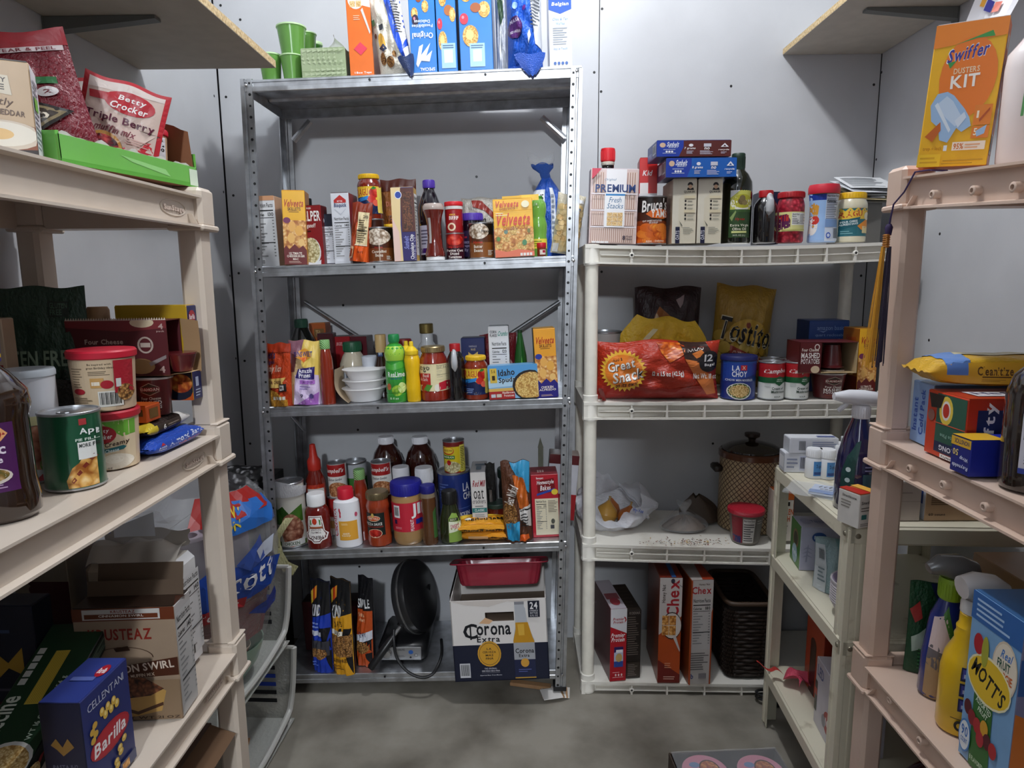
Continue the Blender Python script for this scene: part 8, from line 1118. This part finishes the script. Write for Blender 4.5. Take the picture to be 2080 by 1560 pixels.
pouch('dark_snack_bag', 'black bag with a beige nutrition panel behind the green can', pos(-.735, 1.06, zl2, .11, .13), .04, '14110f', [R(10, 22, 70, 36, 'c8b8a0'), T('Nutrition Facts', 12, 26, 66, 33, '2a2420')], 'stand', seed=113, yaw=.3)
carton('baking_box', 'cream box with a spatula picture at the left picture edge', pos(-.815, 1.0, zl2, .075, hv(22, 648, 1.02, zl2)), .035, dict(f='b8a48c', s='a89078', t='9a8468'), [E(60, 80, 30, 12, '6a5038'), P([(30, 84), (80, 90), (86, 70), (36, 66)], '5a4634'), R(74, 60, 94, 70, '8a1c24'), T('Parmesan', 30, 44, 92, 50, '5a4634', 0, .2), P([(40, 58), (52, 64), (56, 60), (44, 55)], '3a2c20')], yaw=.2)
t = thing('rolling_pin', 'wooden rolling pin upright at the back behind the green flour pouch', 'rolling pin', (-.765, 1.222, zl2+.0005))
hp = hv(160, 624, 1.22, zl2); mb = MB(); mb.lathe([(.012, 0), (.014, .004), (.014, .03), (.018, .034), (.019, hp-.006), (.016, hp), (.001, hp)], M('a88058', .5, var=.15), 20); mb.build('roller', t)
# shelf 3
fk = pos(-.658, 1.035, zl3, .165, hv(260, 1236, 1.035, zl3))
t = carton('muffin_mix_box', 'brown and cream cinnamon swirl mix box with an opened top', fk, .062, dict(f='a08a74', s='b8b4b0', t='2a1c14', r='c0bcba'), [R(0, 89, 100, 100, '6a341c'), R(10, 90, 86, 99, 'c8c4c0'), R(12, 91, 84, 95, '6a341c'), T('KRUSTEAZ', 38, 95.8, 62, 98.4, '8a2a20'), T('CINNAMON SWIRL', 26, 92.4, 70, 94.4, 'e4dcd4'), T('KRUSTEAZ', 14, 72, 76, 82, '8a2a20'), [P([(46+30*cos(a), 56+10*sin(a)), (46+30*cos(a+.16), 56+10*sin(a+.16)), (46+29*cos(a+.16), 56+9.5*sin(a+.16)), (46+29*cos(a), 56+9.5*sin(a))], '4a3022') for a in [i*.16 for i in range(20)]], P([(38, 65), (52, 67), (54, 63), (40, 62)], '3a2418'), P([(0, 44), (100, 56), (100, 40), (0, 36)], '4a2616'), T('CINNAMON SWIRL', 4, 43, 96, 50, 'd8c8b8', 6), T('CAKE & MUFFIN MIX', 34, 38.5, 76, 41.5, 'c8b4a0', 5), R(0, 0, 100, 36, '8a7258'), P([(30, 30), (60, 38), (86, 26), (80, 8), (44, 2), (28, 14)], 'b8904e'), P([(26, 28), (44, 40), (66, 38), (84, 28), (70, 22), (46, 20)], 'crumble'), P([(30, 16), (56, 8), (82, 16), (82, 13), (56, 5), (30, 12)], '4a2a18'), T('NET WT 21 OZ', 36, 1, 98, 3.4, '3a2a1e')], right=[N(4, 2, 96, 92, 'c4c2c0')], yaw=.06)
w_, h_ = fk[3], fk[4]; mb = MB(); K2 = M('5a4838', .8)
mb.grid(lambda a, b: (-w_/2+.01+(w_-.02)*a, .029+.012*b, h_+.048*b), 4, 2, K2); mb.grid(lambda a, b: (-w_/2+.002+(w_-.004)*a, .012+.006*b, h_+.026*b), 4, 2, K2); mb.grid(lambda a, b: (w_/2-.001+.004*b, -.028+.04*a, h_+.018*b*(1-a)), 4, 2, M('6a341c', .5)); mb.build('opened_flap', t, smooth=0)
t = carton('flour_bag', 'white paper flour bag with a folded top and nutrition panel by the far post', pos(-.712, 1.148, zl3, .172, hv(330, 1150, 1.15, zl3)), .085, dict(f='b4a694', s='d4d2d2', t='c8c0b4', r='dcdcde'), [], right=[N(14, 12, 96, 84, 'd4d4d6'), R(24, 14, 50, 22, '3a3a3c')], flap=False, b=.012)  # front of the white bag is darker, shade put into its colour
w_, h_ = .172, hv(330, 1150, 1.15, zl3); PW = M('cfc8be', .7)
mb = MB(); mb.grid(lambda a, b: ((w_/2-.004)*(2*a-1)*(1-.05*b), -.036+.062*b+.004*sin(11*a)*b, h_-.004+.032*sin(pi*b*.75)+.006*sin(9*a+4*b)+.004*sin(19*a)), 22, 10, PW); mb.grid(lambda a, b: ((w_/2-.002)*(2*a-1)*.95+.003*sin(9*b), .024-.004*sin(6*a)+.006*b, h_+.012+.03*b+.004*sin(13*a)), 20, 5, PW); mb.build('folded_top', t, smooth=.9)
carton('pasta_box', 'navy twisted pasta box with a red oval logo at the front edge', pos(-.632, .834, zl3, .058, .167), .112, dict(f='12142a', s='232c66', t='2c3a80', r='1e2a68'), [P([(20, 62), (34, 68), (48, 60), (62, 68), (76, 60), (62, 56), (48, 52), (34, 58)], '7a5a28'), T('PASTA 11-12', 20, 40, 80, 44, '5a5a6a'), E(52, 20, 32, 7, '4a1c28'), T('Barilla', 26, 16, 78, 23, '8a8088', 0, .1)], right=[T('CELLENTANI', 12, 84, 88, 91, 'b8bcd0', 0, 0, 0), E(50, 46, 42, 13, 'a81c2c'), E(50, 46, 39, 11, 'b82232'), T('Barilla', 16, 40, 84, 52, 'f0ecec', 0, .15), [[E(38+6*k, 72+2.5*(-1)**k, 5, 4, 'd8b048'), E(38+6*k, 73+2.5*(-1)**k, 2.4, 2, 'f0d88a')] for k in range(6)], [[E(18+3*(-1)**k, 70-4*k, 5, 3, 'd0a440')] for k in range(4)], [[E(72-5*k+3*(-1)**k, 32-4.4*k, 5.4, 3.2, 'd8b048'), E(72-5*k+3*(-1)**k, 33-4.4*k, 2.4, 1.5, 'f0d88a')] for k in range(7)], R(60, 2, 96, 12, '4a5070'), R(64, 3, 80, 10, 'pasta')], top=[G(20, 40, 80, 60, 1, '5a68a8'), E(78, 66, 14, 14, 'a81c2c'), T('Barilla', 68, 60, 88, 72, 'f0ecec')])  # front repeats the navy and logo in darker tones, as painted shade
def lerp3(a, b, s): return Vector(a)+(Vector(b)-Vector(a))*s
t = thing('fettuccine_box', 'long dark green fettuccine box lying tilted left of the navy pasta box', 'box', (-.727, .925, .645), .10, 0, None, .34)
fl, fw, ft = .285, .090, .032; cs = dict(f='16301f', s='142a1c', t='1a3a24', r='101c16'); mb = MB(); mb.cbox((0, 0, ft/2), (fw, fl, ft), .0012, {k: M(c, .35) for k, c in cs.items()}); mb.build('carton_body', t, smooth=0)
topf = lambda s, tt, o: (-fw/2+s*fw, -fl/2+tt*fl, ft+o)
printed([R(38, 46, 62, 80, 'd0b84a'), [R(39+3*k, 46.5, 40+3*k, 79.5, 'a88a2a') for k in range(8)], T('Fettuccine', -52, 26, 76, 36, 'd8e0d4', 90), T('Barilla', -20, 8, 40, 14, 'c02a30', 90), T('NET WT 16 OZ (1 LB) 454 g', 6, 38, 150, 41.5, 'b8c8b8', 90), E(60, 12, 44, 13, 'd8d8d4'), E(60, 12, 38, 11, 'noodle'), [R(8, 58+5*k, 20, 62+5*k, 'd0d4d0') for k in range(5)]], topf, t, 'top_print', asp=fw/fl)
printed([T('Fettuccine', 30, 25, 56, 75, 'a8b0a8', 0, .2), P([(10, 30), (20, 60), (24, 50), (14, 22)], 'a82a30'), R(62, 16, 94, 84, '2a3a30'), G(64, 24, 92, 76, 4, '6a7a6c'), E(6, 40, 12, 50, 'noodle')], lambda s, tt, o: (fw/2+o, -fl/2+s*fl, tt*ft), t, 'side_print')
carton('pasta_box', 'dark pasta box with a bow tie noodle at the left picture edge', pos(-.84, 1.0, zl3, .115, hv(25, 1232, 1.0, zl3)), .045, dict(f='0e1226', s='0c1020', t='14182e'), [P([(38, 66), (58, 56), (80, 68), (80, 46), (58, 52), (38, 42)], 'b8902e'), R(36, 34, 90, 36, '4a4a5a'), E(60, 20, 32, 7, '4a1420'), T('Barilla', 38, 16, 84, 23, '7a6a70'), G(40, 78, 80, 84, 1, '3a4a6a')])
carton('cookie_carton', 'cream carton with a dark red scalloped stamp at the back of the lowest beige shelf', pos(-.868, 1.14, zl3, .10, hv(160, 1118, 1.15, zl3)), .09, dict(f='8a8070', s='6a6050', t='6a5a4a'), [R(30, 34, 100, 78, '4a161c'), [E(30, 36+6*k, 3, 2.4, '4a161c') for k in range(8)], [E(33+7*k, 34, 3, 2.4, '4a161c') for k in range(10)], G(6, 84, 60, 90, 1, '5a5040')])
carton('spice_carton', 'small dark carton propping up the far end of the fettuccine box', pos(-.735, .978, zl3, .08, .118), .04, dict(f='141414', s='101010', t='1a1a1a'), [])
zf2 = zl3+h_+.045
t = thing('zip_bag', 'clear zip bag with blue print lying on top of the flour bag', 'bag', (-.735, 1.190, zf2), .15)
mb = MB(); mb.grid(lambda a, b: (-.10+.18*a, -.045+.1*b+.006*sin(6*a), .003+.075*(a**.8)*(1-.5*b)*(.6+.4*sin(3*a+2*b))+.005*sin(15*a+6*b)), 24, 14, 'film'); mb.grid(lambda a, b: (-.10+.18*a, -.05+.11*b, .001+.002*sin(9*a)), 12, 6, 'film'); mb.build('bag_film', t, smooth=1.2)
mb = MB(); mb.grid(lambda a, b: (.0+.07*a, -.047+.002*sin(5*a), .012+.045*b*(.4+a*.6)), 10, 5, M('d4d8de', .4)); mb.grid(lambda a, b: (-.055+.05*a+.012*b, -.049+.001*sin(4*a), .010+.022*b+.012*a), 8, 4, M('3a5ab8', .4)); mb.build('blue_print', t, smooth=1)
t = carton('cardboard_box', 'open brown cardboard box on the lowest level of the left beige unit', pos(-.765, .97, .1005, .27, hv(420, 1482, 1.22, .1)), .27, dict(f='4a3624', s='3a2a1c', t='5a4230'), [], flap=False)
mb = MB(); hb = hv(420, 1482, 1.22, .1); mb.grid(lambda a, b: (.135+.05*b, -.13+.26*a, hb-.001-.02*b), 3, 2, M('6a4e36', .8)); mb.build('box_flap', t, smooth=0)

# ================= baskets and towel bag in the left gap =================
def basket(label, z, fill):
    t = thing('stacking_basket', label, 'basket', (-.795, 1.60, z), -.04, 0, 'white stacking baskets')
    W, D, H = .235, .42, .235; FR = 'frost'; mb = MB()
    mb.box((-W/2, -D/2, .004), (W/2, D/2, .007), FR); mb.box((-W/2, -D/2, .004), (-W/2+.003, D/2, H), FR)
    def side(y):
        # side wall whose front edge drops in a curve
        f = lambda a, b: (-W/2+(W-.01-.0*b)*a+.018*b*a*a, y, .006+(H-.006)*b)
        mb.grid(f, 8, 6, FR)
        o = MB()
    side(D/2-.002); side(-D/2+.002); mb.build('basket_wall', t, smooth=0)
    mb = MB(); S = M('d0d0cb', .4)
    rim = [(W/2+.010, -D/2+.004, H), (W/2+.004, -D/2+.006, H*.55), (W/2-.002, -D/2+.016, H*.28), (W/2-.004, -D/2+.05, .040), (W/2-.004, 0, .026), (W/2-.004, D/2-.05, .040), (W/2-.002, D/2-.016, H*.28), (W/2+.004, D/2-.006, H*.55), (W/2+.012, D/2-.004, H)]
    sp = []
    for i in range(len(rim)-1):
        for k in range(5):
            a, b, c, d = [Vector(rim[max(0, min(len(rim)-1, i+j))]) for j in (-1, 0, 1, 2)]; s = k/5
            sp.append(.5*((2*b)+(c-a)*s+(2*a-5*b+4*c-d)*s*s+(3*b-a-3*c+d)*s**3))
    mb.tube(sp+[Vector(rim[-1])], .0085, S, 8); mb.build('front_rim', t)
    mb = MB(); mb.tube([(W/2+.010, -D/2+.004, H), (-W/2, -D/2, H), (-W/2, D/2, H), (W/2+.012, D/2-.004, H)], .006, S, 8); mb.build('top_rim', t)
    for k in range(6):
        mb = MB(); zz = .06+.026*k; mb.box((-.03, D/2-.0050, zz), (.07, D/2-.0042, zz+.012), M('1a1c22' if k not in (2, 3) else '2a4ac0', .6)); mb.build('side_slot', t, smooth=0)
    for y in (-D/2+.02, D/2-.02):
        mb = MB(); mb.cbox((W/2-.02, y, .002), (.03, .03, .016), .004, S); mb.build('foot', t)
    return t
b1 = basket('lower white stacking basket holding pieces of cardboard', .003, 0)
b2 = basket('upper white stacking basket under the bag of paper towels', .250, 1)
for k, (x, y, z, a, c, lab) in enumerate(((-.795, 1.52, .075, .5, '8a7660', 'piece of brown cardboard tilted high inside the lower basket'), (-.795, 1.60, .025, .3, '8a6648', 'piece of brown cardboard lower inside the lower basket'), (-.76, 1.47, .013, .06, '6a5038', 'scrap of cardboard on the floor of the lower basket'))):
    t = thing('cardboard_piece', lab, 'cardboard', (x, y, z), .15*k, 0, 'cardboard scraps in the basket', a)
    mb = MB(); mb.cbox((0, 0, .002), (.15-.03*k, .18-.05*k, .003), .001, M(c, .8)); mb.build('sheet', t, smooth=0)
t = round_('green_bowl', 'pale green bowl in the upper white basket', pos(-.768, 1.52, .262, .19, .10), [(46, 0), (50, 3), (84, 50), (100, 97), (100, 100), (97, 100), (80, 52), (46, 8), (1, 7)], M('9ab8a4', .3, 0, .4), bn='bowl_wall')
t = thing('striped_paper_cups', 'stack of striped paper cups leaning in the green bowl', 'paper cups', (-.77, 1.57, .285), 0, .5)
for k in range(5):
    mb = MB(); z = .012*k; mb.lathe([(.022, z), (.0305, z+.07), (.032, z+.072), (.030, z+.073), (.021, z+.004)], M(('c8b8a0', 'a8584a')[k % 2], .6), 20); mb.build('cup', t)
bx_, by_, bz_ = -.765, 1.60, .375
t = thing('paper_towel_bag', 'big clear bag of paper towels with a blue brand label in the upper basket', 'bag', (bx_, by_, bz_))
zt2 = at(480, 985, Y=1.6).z-bz_; rx, ry = .118, .16
def tb(a, b, k=1):
    th = 2*pi*a; pr = (.62+.5*sin(pi*min(1, b*.62+.12)))*(1 if b < .86 else 1-(b-.86)*2.2)
    r = k*pr*(1+.05*sin(3*th+2*b)+.03*sin(7*th+9*b)+.018*sin(17*th-6*b))
    return (rx*r*cos(th), ry*r*sin(th), zt2*b)
mb = MB(); mb.grid(tb, 56, 24, 'film'); mb.build('bag_film', t, smooth=1.5)
mb = MB()
for x, y, z in ((-.03, -.07, .11), (-.03, .06, .11), (.03, -.01, .12)): mb.lathe([(.001, z), (.055, z), (.055, z+.20), (.02, z+.20), (.02, z+.17)], M('b8a8b4', .85, var=.1), 24, (x, y))
o = mb.build('towel_rolls', t)
mb = MB(); mb.grid(lambda a, b: tb(a, .05+.27*b, .90-.02*sin(9*a)), 40, 8, crinkle('8a2018')); mb.build('red_wrapper', t, smooth=1.4)
def lab(s, tt, o): # wraps the aisle and camera side of the bag
    p_ = Vector(tb(.72+.33*s, tt, 1.03+o*40)); return p_
printed([P([(16, 86), (94, 88), (84, 100), (16, 100)], 'b0201c'), P([(30, 80), (92, 78), (100, 92), (30, 98)], '2a70c8'), T('GLOW', 30, 88, 62, 94, 'e8c83a', 0, .2), T('ON', 42, 82, 58, 87, 'e8d040'), P([(12, 36), (90, 40), (96, 52), (70, 60), (30, 62), (12, 54)], '1c48a8'), T('Scott', 36, 44, 84, 58, 'f0f0f4', 4, .2), P([(14, 32), (56, 34), (58, 40), (16, 40)], 'a82028'), T('Towels', 20, 34, 52, 39, 'f0e8e8', 3, .2), P([(60, 28), (90, 34), (96, 24), (76, 22)], '1c3c98'), P([(50, 62), (72, 74), (76, 60), (60, 56)], '3a58a8'), P([(66, 66), (84, 70), (82, 60), (70, 58)], 'c8d0e0')], lab, t, 'printed_label', nx=10)
t = carton('storage_tote', 'tall dark storage tote in the back left corner behind the steel unit', pos(-.866, 1.93, .001, .14, .66), .26, dict(f='1c1a1a', s='161414', t='222020'), [])
pouch('patterned_cloth', 'crumpled black and white patterned cloth on the dark tote in the corner', (-.84, 1.94, .6650, .15, .06, FL), .12, 'cloth', [], 'sack', seed=121)

# ================= floor in front =================
t = thing('noodle_tray', 'open dark carton tray of pink lidded noodle cups on the floor', 'tray', (.535, 1.47, .001), .06)
mb = MB(); W, D, H = .285, .255, .06; c = M('4a3c34', .6); mb.box((-W/2, -D/2, 0), (W/2, D/2, .002), c)
for a, b in (((-W/2, -D/2), (-W/2+.003, D/2)), ((W/2-.003, -D/2), (W/2, D/2)), ((-W/2, -D/2), (W/2, -D/2+.003)), ((-W/2, D/2-.003), (W/2, D/2))): mb.box((a[0], a[1], 0), (b[0], b[1], H), c)
mb.build('tray_wall', t, smooth=0)
mb = MB(); mb.grid(lambda a, b: (-W/2+.004+(W-.008)*a, -D/2+.004+(D-.008)*b, H+.006+.002*sin(14*a)*sin(9*b)), 14, 12, 'film'); mb.build('shrink_film', t, smooth=1)
for i in (0, 1):
    for j in (0, 1):
        x, y = .535+(-.070+.14*i), 1.47+(-.063+.122*j); w = thing('noodle_cup', ('near left', 'far left', 'near right', 'far right')[2*i+j]+' pink lidded noodle cup in the floor tray', 'cup', (x, y, .0042), .06, 0, 'pink lidded noodle cups')
        mb = MB(); mb.lathe([(.042, 0), (.043, .002), (.054, .048)], M('d8a0b0', .4), 28); mb.build('cup_wall', w)
        mb = MB(); mb.lathe([(.054, .047), (.058, .049), (.058, .052), (.001, .0525)], M('d88aa0', .35), 28); o = mb.build('peel_lid', w)
        printed([E(62, 55, 24, 30, '3a1c10'), E(62, 55, 21, 26, 'chili'), E(30, 70, 12, 9, '6a8ab8'), T('ttok', 26, 44, 46, 58, 'c82a50', -8, .2), T('bokki', 24, 32, 48, 42, 'c82a50', -8, .2)], lambda s, tt, q: ((s-.5)*.11, (tt-.5)*.11, .0524+q), w, 'lid_print')
t = thing('duffel_bag', 'black rounded bag hanging over the edge of the right wall shelf', 'bag', (.985, 1.80, 1.9990), .0)
mb = MB(); mb.grid(lambda a, b: ((.155*sin(pi*min(.999, b*.9+.1))**.45)*cos(2*pi*a)-.02, .2*sin(pi*min(.999, b*.9+.1))**.45*sin(2*pi*a), .001+.17*b), 32, 12, M('141416', .7)); mb.build('bag_body', t, smooth=1.2)
mb = MB(); mb.tube([(-.10, -.06, .15), (-.1, -.03, .2), (-.1, .03, .2), (-.1, .06, .15)], .008, M('1a1a1c', .7), 8); mb.build('carry_handle', t)
